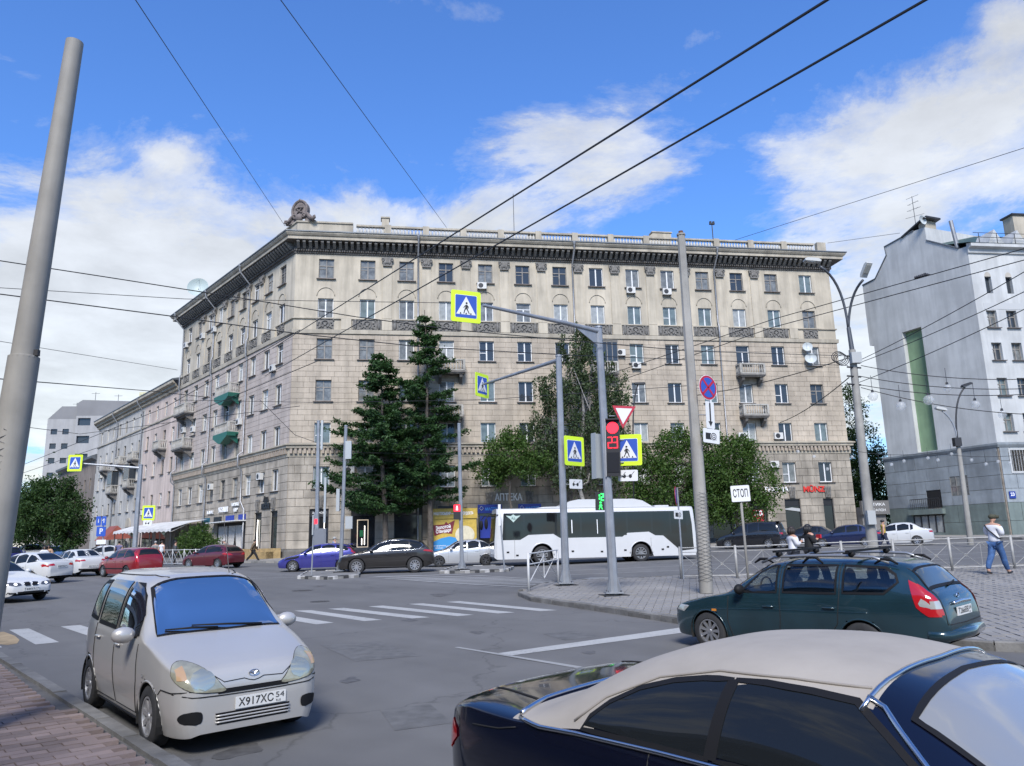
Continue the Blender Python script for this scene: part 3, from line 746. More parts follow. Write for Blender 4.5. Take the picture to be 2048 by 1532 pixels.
# ground-floor shop windows and doors: frame, glass
M_SHOPG = mat('dark_shop_glass', (0.015, 0.016, 0.018), .05, spec=.6); M_SHOPF = mat('black_shop_frame', (0.02, 0.02, 0.022), .4, .3)
M_WARM = mat('shop_interior', (0.10, 0.055, 0.04), .7, var=.5, vscale=2); M_LED = mat('led_strip', (1, .95, .88), .5, emit=(1, .93, .82), estr=2.2)
def shop(M, h, head=.55, door=True):
    a, b, c, d = h; o = MB(); t = .07
    for (p, q, r_, s) in ((a, a + t, c, d), (b - t, b, c, d), (a + t, b - t, d - t, d), (a + t, b - t, d - head - t, d - head), (a + t, b - t, c, c + .12)): o.box(p, q, .08, .18, r_, s, M)
    fr = o.build('shop_front', M_SHOPF, bld)
    MB().add([M @ Vector(p) for p in ((a + t, .13, c + .12), (b - t, .13, c + .12), (b - t, .13, d - head - t), (a + t, .13, d - head - t))], [(0, 1, 2, 3)]).build('pane', M_SHOPG, fr)
    MB().add([M @ Vector(p) for p in ((a + t, .125, d - head), (b - t, .125, d - head), (b - t, .125, d - t), (a + t, .125, d - t))], [(0, 1, 2, 3)]).build('sign_panel', M_BLACK, fr)
    return fr
M_LETW = mat('white_lettering', (0.75, 0.75, 0.74), .5); M_LETR = mat('red_lettering', (0.55, 0.03, 0.02), .5); M_LETB = mat('dark_bronze_lettering', (0.05, 0.025, 0.02), .5)
fronts = [shop(FA, h) for h in SHOPA if h[0] < 11 or h[0] > 15]
for i in (0, 1, 2):
    h = SHOPA[i]; q = MB(); text(q, 'À LA MODE', .26, FA @ Matrix.Translation(((h[0] + h[1]) / 2, .115, h[3] - .30)), width=min(1.15, h[1] - h[0] - .4)); q.build('lettering', M_LETW, fronts[i])
h = SHOPA[1]; q = MB()
for (a, b, c, d) in ((5.50, 5.56, 1.9, 4.1), (6.34, 6.40, 1.9, 4.1), (5.56, 6.34, 4.04, 4.1), (5.56, 6.34, 1.9, 1.96)): q.box(a, b, .09, .12, c, d, FA)
q.build('lit_frame', mat('gilt_frame', (0.5, 0.42, 0.3), .4, emit=(1, .8, .6), estr=.25), fronts[1])
MB().box(5.72, 5.98, .10, .12, 2.75, 3.25, FA).build('green_dress', mat('green_dress', (0.01, 0.16, 0.05), .7), fronts[1])
MB().box(6.08, 6.13, .10, .12, 2.1, 3.6, FA).build('led_strip', M_LED, fronts[1]); MB().box(5.86, 5.91, .10, .12, 2.1, 2.6, FA).build('led_strip', M_LED, fronts[1])
MB().box(2.42, 2.46, .10, .12, 3.0, 3.9, FA).build('led_strip', M_LED, fronts[0]); MB().box(2.9, 2.94, .10, .12, 3.0, 3.9, FA).build('led_strip', M_LED, fronts[0])
q = MB(); text(q, 'À LA', .55, FA @ Matrix.Translation((7.62, -.10, 5.85)), .06, width=1.0); text(q, 'MODE', .55, FA @ Matrix.Translation((7.92, -.10, 5.36)), .06, width=1.65); q.build('shop_sign', M_LETB, bld)
q = MB(); text(q, 'АПТЕКА', .80, FA @ Matrix.Translation((17.9, -.12, 5.68)), .08, width=2.3, bold=.012); q.build('shop_sign', M_LETW, bld)
q = MB(); text(q, 'THOMAS', .62, FA @ Matrix.Translation((42.1, -.12, 6.0)), .06, width=2.65, bold=.004); q.build('shop_sign', M_LETW, bld)
q = MB(); text(q, 'MÜNZ', .68, FA @ Matrix.Translation((45.6, -.12, 5.98)), .06, width=2.1, bold=.02); q.build('shop_sign', M_LETR, bld)
M_BLUEP = mat('blue_sign_panel', (0.018, 0.035, 0.26), .4); M_LBLUE = mat('light_blue_lettering', (0.06, 0.30, 0.75), .5)
for x0, x1 in ((15.3, 17.3), (18.7, 20.65)):
    p_ = MB().box(x0, x1, -.14, -.06, 4.42, 5.12, FA).build('blue_sign', M_BLUEP, bld)
    q = MB(); text(q, 'МАСТЕР', .34, FA @ Matrix.Translation((x0 + 1.2, -.15, 4.74)), width=1.15, bold=.01); q.build('lettering', M_LBLUE, p_)
    q = MB(); q.tube([FA @ Vector((x0 + .30 + .17 * cos(a), -.16, 4.82 + .17 * sin(a))) for a in (0, pi / 2, pi, 1.5 * pi)], .018, 4, closed=True); q.build('emblem', M_LETW, p_)
MB().box(15.5, 16.9, .10, .125, 2.4, 4.2, FA).build('shop_poster', M_BLUEP, fronts[3])
pp = MB().box(39.5, 40.62, -.03, .10, 2.6, 4.25, FA).build('sale_poster', mat('red_poster', (0.35, 0.012, 0.03), .5), bld)
q = MB(); text(q, '50', .62, FA @ Matrix.Translation((40.12, -.035, 3.95)), width=.8, bold=.02); q.build('lettering', M_LETW, pp)
q = MB(); text(q, 'на\nвторую\nпару', .16, FA @ Matrix.Translation((39.72, -.035, 3.2)), align='LEFT'); q.build('lettering', M_LETW, pp)
MB().prism([(42.72, 4.25), (44.15, 4.05), (44.15, 4.32), (43.4, 4.42), (42.72, 4.33)], .03, FA @ Matrix.Translation((0, .05, 0))).build('awning_flap', mat('grey_flap', (.35, .36, .36), .6), fronts[-2])
# keystones over shop openings
ks = MB(); ks.prism([(-.24, 0), (.24, 0), (.34, .95), (-.34, .95)], .14, Matrix.Translation((0, -.19, 0)));
[ks.tube([(x, -.2, .1), (x * 1.2, -.26, .5), (x * 1.3, -.22, .85)], .05, 6) for x in (-.14, 0, .14)]; ks = ks.mesh('keystone', M_RELIEF, smooth=40)
for h in SHOPA:
    if h[0] < 11 or h[0] > 15 or True: put('keystone', ks, bld, binv @ FA @ Matrix.Translation(((h[0] + h[1]) / 2, 0, h[3] + .12)))
for h in SHOPB[:2]: put('keystone', ks, bld, binv @ FB @ Matrix.Translation(((h[0] + h[1]) / 2, 0, h[3] + .12)))
# side street front: doors, restaurant bay
for h in SHOPB[:2]: shop(FB, h, .4)
q = MB().box(LB - 5.9, LB - 5.84, .02, .06, 2.0, 4.4, FB); q.build('led_strip', M_LED, bld)
q = MB(); text(q, 'À LA', .5, FB @ Matrix.Translation((LB - 3.95, -.12, 6.0)), .1, width=1.0, bold=.03); text(q, 'MODE', .55, FB @ Matrix.Translation((LB - 3.95, -.12, 5.45)), .1, width=1.7, bold=.05); q.build('shop_sign', M_BLACK, bld)
bay = SHOPB[2]
rb = MB().box(bay[0], bay[1], .26, .30, bay[2], bay[3], FB).build('restaurant_bay', mat('dark_bay', (0.03, 0.025, 0.022), .7), bld)
cur = mat('pale_curtain', (0.42, 0.40, 0.37), .9, var=.2, vscale=5)
for x0, x1 in ((LB - 15.4, LB - 13.1), (LB - 12.9, LB - 9.6)):
    w = x1 - x0; q = MB(); n = 24
    for sd in (0, 1):
        vs = []
        for i in range(n + 1):
            t = i / n
            for j in range(9):
                u = j / 8; spread = .5 - .22 * sin(pi * min(1, u * 1.0)) if False else (.48 - .20 * u * u)
                xx = (t * spread * w) if sd == 0 else (w - t * spread * w)
                vs.append(FB @ Vector((x0 + xx, .16 + .05 * sin(t * 26 + u), 4.1 - u * 2.5)))
        q.add(vs, [(i * 9 + j, (i + 1) * 9 + j, (i + 1) * 9 + j + 1, i * 9 + j + 1) for i in range(n) for j in range(8)])
    q.build('curtain', cur, rb, smooth=True)
MB().box(bay[0], bay[1], -.9, -.02, 4.42, 4.50, FB).build('bay_canopy', mat('white_canopy', (0.6, 0.6, 0.58), .6), bld)
for a, b, m in ((19.33, 17.24, mat('teal_panel', (.02, .09, .13), .5)), (16.03, 14.12, M_BLACK), (12.95, 11.01, M_BLUEP), (9.86, 8.3, M_BLUEP)):
    MB().box(LB - a, LB - b, -.14, -.06, 4.55, 5.02, FB).build('blue_sign' if m is M_BLUEP else 'sign_board', m, bld)
for s_, tx, wd, z, sz in ((13.6, 'УСТАШИ', 2.3, 5.6, .62), (10.6, 'КАРАОКЕ', 1.7, 5.95, .36), (10.5, 'БАР', .8, 5.45, .4), (17.0, 'КАФЕ', 1.6, 5.5, .36)):
    q = MB(); text(q, tx, sz, FB @ Matrix.Translation((LB - s_, -.16, z)), .08, width=wd, bold=.012); q.build('shop_sign', M_LETW, bld)
# balconies
def balcony_mesh(w, dep, green=False, glazed=False):
    parts = []
    s = MB(); s.box(-w / 2, w / 2, -dep, 0, -.16, 0); s.box(-w / 2 + .08, w / 2 - .08, -dep + .08, 0, -.26, -.16)
    for sx in (-1, 1):
        x = sx * (w / 2 - .35); s.prism([(0, 0), (0, -.75), (.12, -.72), (.45, -.45), (.75, -.28), (.85, 0)], .24, Matrix(((0, 1, 0, x - .12), (-1, 0, 0, 0), (0, 0, 1, -.26), (0, 0, 0, 1))))
    parts.append(('slab', s.mesh('slab', mat('dark_slab', (0.13, 0.12, 0.11), .9, var=.35, vscale=3) if not green else mat('green_canopy', (0.012, 0.10, 0.07), .5))))
    if green:
        g_ = MB(); g_.prism([(-w / 2 - .05, 0), (w / 2 + .05, 0), (w / 2, -.35), (.25, -.95), (-.25, -.95), (-w / 2, -.35)][::-1], dep * .75, Matrix.Translation((0, -dep - .03, -.02))); parts.append(('green_apron', g_.mesh('green_apron', mat('green_canopy', (0.012, 0.10, 0.07), .5))))
    r = MB(); r.box(-w / 2 + .02, w / 2 - .02, -dep + .03, -dep + .2, .86, .98); r.box(-w / 2 + .02, w / 2 - .02, -dep + .03, -dep + .2, 0.002, .10)
    for sx in (-1, 1):
        a, b = sorted((sx * (w / 2 - .02), sx * (w / 2 - .19))); r.box(a, b, -dep + .2, 0, .86, .98); r.box(a, b, -dep + .2, 0, .002, .10); r.box(a - .02 * (sx < 0), b + .02 * (sx > 0), -dep + .01, -dep + .22, .10, .86)
    parts.append(('balcony_rail', r.mesh('balcony_rail', mat('balcony_stone', (0.40, 0.38, 0.34), .85, var=.2, vscale=3, stain=.3))))
    b = MB(); prof = [(.045, .10), (.05, .16), (.075, .30), (.065, .45), (.035, .6), (.04, .72), (.055, .80), (.05, .86)]
    n = int((w - .5) / .2)
    for i in range(n): b.lathe(prof, (-w / 2 + .3 + (w - .6) * i / max(1, n - 1), -dep + .115, 0), 6)
    for sx in (-1, 1):
        for k in range(int(dep / .22)): b.lathe(prof, (sx * (w / 2 - .105), -dep + .34 + .2 * k, 0), 6)
    parts.append(('baluster', b.mesh('baluster', mat('balcony_stone', (0.40, 0.38, 0.34), .85), smooth=60)))
    if glazed:
        f = MB()
        for x in np.linspace(-w / 2 + .04, w / 2 - .04, 6): f.box(x - .03, x + .03, -dep + .08, -dep + .14, .98, 2.75)
        f.box(-w / 2, w / 2, -dep + .06, -dep + .16, 2.7, 2.82); f.box(-w / 2, w / 2, -dep, 0, 2.82, 2.88)
        parts.append(('glazing_frame', f.mesh('glazing_frame', M_OFR)))
        gq = MB(); gq.box(-w / 2 + .04, w / 2 - .04, -dep + .10, -dep + .115, .98, 2.7)
        for sx in (-1, 1): gq.box(sx * (w / 2 - .07) - .01, sx * (w / 2 - .07) + .01, -dep + .12, 0, .98, 2.7)
        parts.append(('pane', gq.mesh('pane', M_GL[0])))
    return parts
def balcony(M, x, z, parts):
    o = None
    for n_, me in parts:
        if o is None: o = put('balcony', me, bld, binv @ M @ Matrix.Translation((x, 0, z)))
        else: put(n_, me, o, Matrix.Identity(4), **({'kind': 'stuff'} if n_ == 'baluster' else {}))
BP = balcony_mesh(2.45, 1.0); BPG = balcony_mesh(2.45, 1.0, glazed=True); BG = balcony_mesh(3.6, 1.1, green=True); BW = balcony_mesh(3.6, 1.1)
for x, z, b in ((39.98 + .35, 16.35, BP), (39.98 + .35, 12.6, BP), (13.1, 16.35, BP), (12.9, 12.45, BP), (26.6, 16.35, BPG), (26.5, 12.6, BP)): balcony(FA, x, z, b)
for s_, z, b in ((13.0, 16.3, BG), (12.8, 12.6, BG), (25.6, 16.3, BW), (25.6, 12.6, BW)): balcony(FB, LB - s_, z, b)
# drainpipes
def drain(M, x, x2, parent=bld, zt=28.0, zlow=.0, r=.075):
    q = MB(); P = [(x, -1.22, zt + .1), (x, -1.22, zt - .45), (x, -.16, zt - 1.6), (x, -.16, 21.3), (x, -.30, 20.95), (x, -.30, 19.5), (x, -.14, 19.2), (x, -.14, 10.6), (x, -.56, 10.3), (x, -.56, 9.3), (x, -.16, 8.9), (x, -.16, 6.2), (x2, -.18, 5.4), (x2, -.2, 1.6)]
    q.tube([M @ Vector(p) for p in P], r, 8); q.lathe([(.07, -.25), (.16, 0), (.16, .06)], M @ Vector((x, -1.22, zt + .1)), 8); q.build('drainpipe', M_ZINC, parent, smooth=60)
for x in (10.38, 24.2, 37.75): drain(FA, x, x)
for s_ in (9.5, 18.75, 28.6): drain(FB, LB - s_, LB - s_ + (1.0 if s_ < 10 else 0))
# air conditioners
acm = MB().box(-.40, .40, -.36, -.06, 0, .58).mesh('air_conditioner', M_AC); fan = MB(); fan.lathe([(.0, -.005), (.19, -.005), (.22, 0.0), (.22, .01)], (-.1, 0, 0), 16, 'y'); fan = fan.mesh('fan_grille', M_DARKMET)
brk = MB().box(-.36, -.30, -.4, 0, -.06, 0).box(.30, .36, -.4, 0, -.06, 0).mesh('bracket', M_DARKMET)
def ac(M, x, z, parent, inv):
    o = put('air_conditioner', acm, parent, inv @ M @ Matrix.Translation((x, 0, z)))
    put('fan_grille', fan, o, Matrix.Translation((0, -.365, .29))); put('bracket', brk, o, Matrix.Identity(4))
for x, z in ((15.94, 23.85), (29.56, 23.85), (32.99, 23.8), (28.29, 18.0), (29.67, 16.85), (39.17, 10.5), (42.6, 10.5), (41.95, 7.95), (4.83, 7.8), (11.38, 11.3)): ac(FA, x, z, bld, binv)
for s_, z in ((18.66, 23.85), (22.07, 23.9), (27.4, 24.05), (3.41, 16.9), (16.3, 16.9), (16.2, 13.2), (10.6, 13.2), (26.4, 14.4), (23.35, 14.1), (17.19, 7.7), (5.26, 7.75)): ac(FB, LB - s_, z, bld, binv)
# dishes on the wall and the roof
def dish(parent, c, d, r, m=None):
    d = Vector(d).normalized(); Q = d.to_track_quat('Z', 'Y').to_matrix().to_4x4(); M = Matrix.Translation(c) @ Q
    q = MB(); q.lathe([(r * k / 6, .18 * r * 2 * (k / 6) ** 2) for k in range(7)] + [(r * .99, .18 * r * 2 - .02)] + [(r * k / 6, .18 * r * 2 * (k / 6) ** 2 - .02) for k in range(5, -1, -1)], (0, 0, 0), 20, M=M); q.tube([M @ Vector((0, r * .9, .3 * r)), M @ Vector((0, .1 * r, 1.0 * r))], .02, 5)
    return q.build('satellite_dish', m or mat('dish_white', (0.42, 0.45, 0.45), .5), parent, smooth=50)
dish(bld, FA @ Vector((46.2, -.45, 19.0)), (-.2, -1, .3), .45); dish(bld, FA @ Vector((46.4, -.45, 17.9)), (-.2, -1, .3), .52)
dc = FB @ Vector((LB - 26.2, .4, 30.7)); dish(bld, dc, (.15, -1, .25), 1.15, mat('dish_green', (0.36, 0.42, 0.40), .5)); MB().tube([dc, (dc.x, dc.y + .2, 28.2)], .06, 6).build('dish_mast', M_DARKMET, bld)
# roof: parapet, balustrade, chimneys, crest, antennas
ppath = [KC + DB * 4.2 + inB * .1, KC + (inA + inB) * .06, KC + DA * 4.75 + inA * .1]
pr = MB(); sweep(pr, [(-.5, 28.3), (.0, 28.3), (.0, 29.5), (.1, 29.52), (.1, 29.66), (-.5, 29.68)], ppath); pr.build('corner_parapet', M_TRIM, bld)
MB().add([], []); lp = MB(); sweep(lp, [(-.3, 28.25), (0, 28.25), (0, 28.75), (-.3, 28.8)], [PB1, KC + DB * 4.2]); lp.build('side_parapet', M_ROOFM, bld)
posts = [7.77, 11.08, 14.41, 17.79, 21.23, 24.63, 28.0, 31.42, 34.88, 38.34, 41.78, 45.17]
pm = MB().box(-.27, .27, -.02, .42, 28.3, 29.58).mesh('balustrade_post', M_TRIM)
for x in posts: put('balustrade_post', pm, bld, binv @ FA @ Matrix.Translation((x, 0, 0)))
MB().box(48.6, 49.5, -.02, .42, 28.3, 29.62, FA).build('end_parapet', M_TRIM, bld)
edges = [4.75] + posts + [48.6]
bprof = [(.075, 28.62), (.085, 28.70), (.075, 28.74), (.125, 28.92), (.11, 29.05), (.055, 29.18), (.065, 29.25), (.10, 29.3), (.09, 29.34)]
for a, b in zip(edges[:-1], edges[1:]):
    a += .28; b -= .28; r_ = MB().box(a, b, .02, .36, 28.34, 28.62, FA).box(a, b, .0, .38, 29.34, 29.50, FA); o = r_.build('balustrade', M_TRIM, bld)
    q = MB(); n = int((b - a) / .28)
    for i in range(n): q.lathe(bprof, FA @ Vector((a + (b - a) * (i + .5) / n, .19, 0)), 8)
    q.build('baluster', mat('baluster_stone', (0.43, 0.41, 0.37), .85), o, smooth=60, kind='stuff')
for (x0, x1, y0, y1, z1) in ((7.2, 7.85, 1.6, 2.4, 30.9), (33.0, 34.9, 2.5, 3.2, 31.0), (8.3, 8.8, 3, 3.6, 29.9), (20.8, 21.4, 2.5, 3.0, 30.2)):
    c_ = MB().box(x0, x1, y0, y1, 28.2, z1, FA).build('chimney', M_CREAM, bld); MB().box(x0 - .08, x1 + .08, y0 - .08, y1 + .08, z1, z1 + .12, FA).build('chimney_cap', M_TRIM, c_)
MB().prism([(31.2, 28.3), (33.0, 28.3), (33.0, 30.9), (32.6, 30.6), (31.6, 29.7)], .7, FA @ Matrix.Translation((0, 2.5, 0))).build('chimney', M_CREAM, bld)
for s_, y, z1 in ((6.5, 2.0, 29.9), (13.0, 1.2, 29.3), (17.5, 1.2, 29.25), (21.0, 1.2, 29.2)):
    MB().box(LB - s_ - .3, LB - s_ + .3, y, y + .5, 28.2, z1, FB).build('chimney', M_CREAM, bld)
q = MB(); q.tube([FA @ Vector((19.1, .6, 28.4)), FA @ Vector((19.1, .6, 33.4))], .03, 5); q.build('antenna_mast', M_DARKMET, bld)
q = MB(); q.tube([FA @ Vector((38.3, .6, 28.6)), FA @ Vector((38.3, .6, 31.3))], .05, 5); q.cbox((38.3, .6, 31.3), .5, .2, .12, FA); q.cbox((38.15, .6, 31.45), .16, .2, .2, FA); q.cbox((38.45, .6, 31.45), .16, .2, .2, FA); q.build('roof_camera', M_DARKMET, bld)
# carved crest at the corner
cb = (DA - DB).normalized(); CM = frame((KC.x + (inA.x + inB.x) * .25, KC.y + (inA.y + inB.y) * .25, 29.62), cb) @ Matrix.Scale(.84, 4)
crest = MB(); body = [(.95 * cos(a), .95 + 1.05 * sin(a)) for a in np.linspace(-pi * .28, pi * 1.28, 24)]; body = body[:12] + [(0, 2.12)] + body[12:]
crest.prism([(x, z) for x, z in body], .45, CM @ Matrix.Translation((0, -.1, .35))); cr = crest.build('crest', mat('weathered_crest', (0.15, 0.125, 0.115), .9, var=.4, vscale=4, bump=.6, bscale=10), bld)
q = MB(); q.tube([CM @ Vector((x * .93, -.12, z + .35)) for x, z in body], .11, 6, closed=True)
for sx in (-1, 1):
    sp = [(sx * (.55 + (.30 - .035 * t) * cos(t * 1.1) + .0), .62 + (.30 - .035 * t) * sin(t * 1.1)) for t in np.linspace(0, 7.5, 20)]
    q.tube([CM @ Vector((x, -.2, z)) for x, z in sp], .07, 6)
    q.tube([CM @ Vector((sx * x, -.05, z)) for x, z in ((.8, .85), (1.05, .62), (1.3, .32), (1.62, .16), (1.82, .26), (1.78, .44), (1.62, .40))], [.16, .17, .18, .16, .13, .1, .08], 7)
    q.prism([(sx * .6, .0), (sx * 1.8, .0), (sx * 1.3, .3), (sx * .95, .7), (sx * .6, .7)][::sx], .3, CM @ Matrix.Translation((0, 0, 0)))
q.tube([CM @ Vector(p) for p in ((-.45, -.18, 1.5), (0, -.22, 1.62), (.45, -.18, 1.5))], .07, 6); q.tube([CM @ Vector(p) for p in ((-.3, -.18, 1.0), (.25, -.22, 1.4))], .06, 6); q.tube([CM @ Vector(p) for p in ((.3, -.18, 1.0), (-.25, -.22, 1.4))], .06, 6)
q.sphere(CM @ Vector((0, -.15, .45)), .36, 10, 7, (1, .7, 1)); q.build('crest_scroll', mat('weathered_crest', (0, 0, 0)), cr, smooth=50)
# ================================================================ WHITE BUILDING (right)
QW = Vector((39.06, 62.0, 0)); eW = radians(-21.7); DW = Vector((sin(eW), cos(eW), 0)); LW = 11.3
FW = frame(QW + DW * LW, -DW)                       # x from the far end to the corner
DR = Vector((sin(radians(82)), cos(radians(82)), 0)); FR = frame(QW, DR)
wb_ = root('white_gabled_building', 'tall white plastered building with curved gable, green strip and grey-blue tiled base', 'building', (QW.x, QW.y, gz(QW.x, QW.y)))
winv = wm(wb_).inverted()
M_WP = mat('white_plaster', (0.47, 0.475, 0.465), .85, var=.06, vscale=.35, bump=.2, bscale=8, stain=.2)
M_GSTRIP = mat('green_plaster', (0.21, 0.31, 0.18), .85, var=.12, vscale=.6, stain=.2)
M_BASE = mat('grey_blue_slab', (0.25, 0.275, 0.29), .55, var=.14, vscale=1.2, rand=.10, stain=.25)
M_BASE2 = mat('green_grey_slab', (0.155, 0.19, 0.175), .6, var=.14, vscale=1.2, rand=.10, stain=.25)
M_GROOF = mat('green_metal_roof', (0.05, 0.085, 0.075), .5, .3, var=.3, vscale=1)
def X(s): return LW - s
up = MB()
prof = [(X(10.85), 8.9), (X(0), 8.9), (X(0), 25.75), (X(.75), 25.8), (X(3.72), 27.7), (X(3.72), 29.0), (X(4.9), 29.1), (X(8.26), 28.8), (X(8.15), 27.9), (X(9.75), 26.1), (X(11.38), 25.95), (X(11.38), 19.85), (X(10.88), 19.75)]
strip = (X(7.55), X(5.48), 9.0, 20.15)
# wall face split so that the green strip can be set back
t = tessellate_polygon([[Vector((p[0], p[1], 0)) for p in prof], [Vector((a, b, 0)) for a, b in ((strip[0], strip[2]), (strip[0], strip[3]), (strip[1], strip[3]), (strip[1], strip[2]))]])
pts = prof + [(strip[0], strip[2]), (strip[0], strip[3]), (strip[1], strip[3]), (strip[1], strip[2])]
up.add([FW @ Vector((x, 0, z)) for x, z in pts], [tuple(f) for f in t])
k = len(prof); up.add([FW @ Vector((x, 0, z)) for x, z in prof] + [FW @ Vector((x, 12, z)) for x, z in prof], [(i, (i + 1) % k, (i + 1) % k + k, i + k) for i in range(k)])
a, b, c, d = strip; up.add([FW @ Vector(p) for p in ((a, 0, c), (b, 0, c), (b, 0, d), (a, 0, d), (a, .5, c), (b, .5, c), (b, .5, d), (a, .5, d))], [(0, 4, 5, 1), (1, 5, 6, 2), (2, 6, 7, 3), (3, 7, 4, 0)])
up.build('gable_wall', M_WP, wb_)
MB().box(a, b, .45, .6, c - .1, d + .1, FW).build('green_strip', M_GSTRIP, wb_)
cp = MB(); cp.tube([FW @ Vector((x, -.02, z + .05)) for x, z in prof[6:11]], .07, 5); cp.tube([FW @ Vector((x, -.02, z + .05)) for x, z in prof[3:5]], .07, 5); cp.build('coping', M_ROOFM, wb_)
# right-hand front with windows
rh = [(1.25, 1.75, 21.6, 23.4), (3.2, 3.7, 21.6, 23.4)]
wr = []
for z, h in ((18.6, 1.5), (15.8, 1.5), (12.8, 1.5), (9.85, 1.5)):
    for x in (.85, 2.7, 5.2, 7.1): wr.append((x, x + .95, z, z + h))
rw_ = MB(); wall_holes(rw_, .0, 14, 8.7, 25.6, wr + [(1.2, 1.8, 21.6, 23.1), (3.15, 3.75, 21.6, 23.1), (5.2, 5.8, 21.6, 23.1)], .35, FR)
rw_.add([FR @ Vector(p) for p in ((14, 0, 1), (14, 14, 1), (14, 14, 25.6), (14, 0, 25.6))], [(0, 1, 2, 3)]); rw_.build('front_wall', M_WP, wb_)
for (x0, x1, z0, z1) in wr: place_window(wb_, winv, FR, (x0 + x1) / 2, z0, x1 - x0, z1 - z0, 'o', random.choice([0, 0, 1, 3]), recess=.25)
for x in (1.5, 3.45, 5.5):
    q = MB(); q.add([FR @ Vector((x - .3, .3, 21.6)), FR @ Vector((x + .3, .3, 21.6)), FR @ Vector((x + .3, .3, 23.1)), FR @ Vector((x - .3, .3, 23.1))], [(0, 1, 2, 3)]); q.build('arched_window', M_GL[0], wb_)
    q = MB(); q.prism([(x + .3 * cos(t_), 23.08 + .42 * sin(t_)) for t_ in np.linspace(0, pi, 12)], .03, FR @ Matrix.Translation((0, -.01, 0))); q.build('window_arch', M_REV, wb_)
q = MB(); q.box(.7, 14.2, -.02, .0, 20.2, 20.75, FR); q.build('recess_shade_plate', mat('grey_shade_band', (.40, .405, .40), .85), wb_)  # plate just proud of the wall; a recess's shade put into its grey
q = MB(); sweep(q, [(0, 25.1), (.15, 25.15), (.15, 25.5), (.55, 25.6), (.55, 25.9), (0, 26.0)], [QW + DR * -.05, QW + DR * 14]); q.build('cornice', M_WP, wb_)
q = MB(); q.add([FR @ Vector(p) for p in ((-.3, -.6, 25.9), (14.3, -.6, 25.9), (14.3, 6.5, 29.6), (2.6, 6.5, 29.6), (0, 3.5, 27.2))], [(0, 1, 2, 3, 4)]); q.build('roof', M_GROOF, wb_)
q = MB()
for i in range(8): q.tube([FR @ Vector((1 + i * 1.7, -.3, 26.0)), FR @ Vector((1 + i * 1.7, -.3, 26.9))], .03, 5)
for z in (26.5, 26.9): q.tube([FR @ Vector((.5, -.3, z)), FR @ Vector((14, -.3, z))], .025, 5)
q.build('roof_railing', M_DARKMET, wb_)
for x in (3.0, 5.2, 7.4):
    q = MB(); q.prism([(x - .75, 26.0), (x + .75, 26.0), (x, 27.3)], 2.0, FR @ Matrix.Translation((0, .2, .2))); q.build('dormer', M_WP, wb_)
for x, y, w, z1 in ((7.6, 3.0, 1.6, 30.2),): MB().box(x, x + w, y, y + 1.2, 26.5, z1, FR).build('chimney', M_TRIM, wb_); MB().box(x - .15, x + w + .15, y - .15, y + 1.35, z1, z1 + .15, FR).build('chimney_cap', M_DARKMET, wb_)
q = MB(); q.tube([FR @ Vector((-.05, 1.0, 25.8)), FR @ Vector((-.35, 1.0, 28.5))], .17, 8); q.build('flue_pipe', M_ZINC, wb_)
q = MB(); q.prism([(X(6.2), 29.05), (X(3.9), 29.85), (X(3.3), 29.95), (X(3.3), 29.80), (X(4.0), 29.68), (X(6.2), 28.9)], 1.8, FW @ Matrix.Translation((0, -.15, 0))); q.build('chimney_roof', M_DARKMET, wb_)
MB().box(X(4.4), X(3.75), .1, 1.5, 28.5, 29.72, FW).build('chimney', M_TRIM, wb_)
dish(wb_, FW @ Vector((X(3.7), -.3, 29.6)), (.5, -1, .1), .45)
q = MB(); an = FW @ Vector((X(4.9), .4, 29.4)); q.tube([an, an + V(0, 0, 3.2)], .025, 5)
for z, l in ((3.1, .9), (2.5, .8), (1.9, 1.0), (1.2, 1.3)): q.tube([an + V(-l * .7, -.1, z - .25), an + V(l * .8, .2, z + .35)], .015, 4)
for z in (2.5, 1.9):
    for t_ in (-.4, .2, .5): q.tube([an + V(t_ * .9, -.2, z + t_ * .4 - .1), an + V(t_ * .9 + .05, .35, z + t_ * .4 + .15)], .01, 4)
q.build('tv_antenna', M_DARKMET, wb_)
# tiled base: slabs one by one
bh = [(X(4.6), X(2.95), 4.95, 6.55), (X(7.1), X(5.65), 4.05, 5.55), (X(8.7), X(5.75), 1.95, 3.45)]
co = MB(); sweep(co, [(0, .8), (.10, .8), (.10, 8.6)], [QW + DW * LW, QW, QW + DR * 14]); co.build('base_core', M_JOINT, wb_)
um = {}
def slab_run(M, L, cap):
    n_ = 0
    for m, z0, z1, ch in ((M_BASE2, 1.3, 4.15, 1.4), (M_BASE, 4.15, 8.55, 1.1)):
        for (x0, x1, a_, b_) in courses(0, L, z0, z1, ch, 2.3, bh if M is FW else [(.9 + 4 * i, 2.6 + 4 * i, 6.6, 8.3) for i in range(3)], .03):
            if m not in um: um[m] = MB().box(0, 1, -.16, -.11, 0, 1).mesh('facing_slab', m)
            put('facing_slab', um[m], wb_, winv @ M @ Matrix.Translation((x0, 0, a_)) @ Matrix.Diagonal((x1 - x0, 1, b_ - a_, 1)))
slab_run(FW, LW, 300); slab_run(FR, 14, 300)
q = MB(); sweep(q, [(0, 8.5), (.2, 8.55), (.3, 8.75), (.3, 8.9), (0, 8.98)], [QW + DW * LW, QW, QW + DR * 14]); q.build('base_cornice', M_BASE, wb_)
MB().box(bh[0][0], bh[0][1], -.12, -.105, bh[0][2], bh[0][3], FW).build('base_window', M_GL[1], wb_)
q = MB(); [q.box(x - .03, x + .03, -.15, -.12, 4.95, 6.55, FW) for x in np.linspace(bh[0][0], bh[0][1], 4)]; q.box(bh[0][0], bh[0][1], -.15, -.12, 5.7, 5.76, FW); q.build('window_bars', M_OFR, wb_)
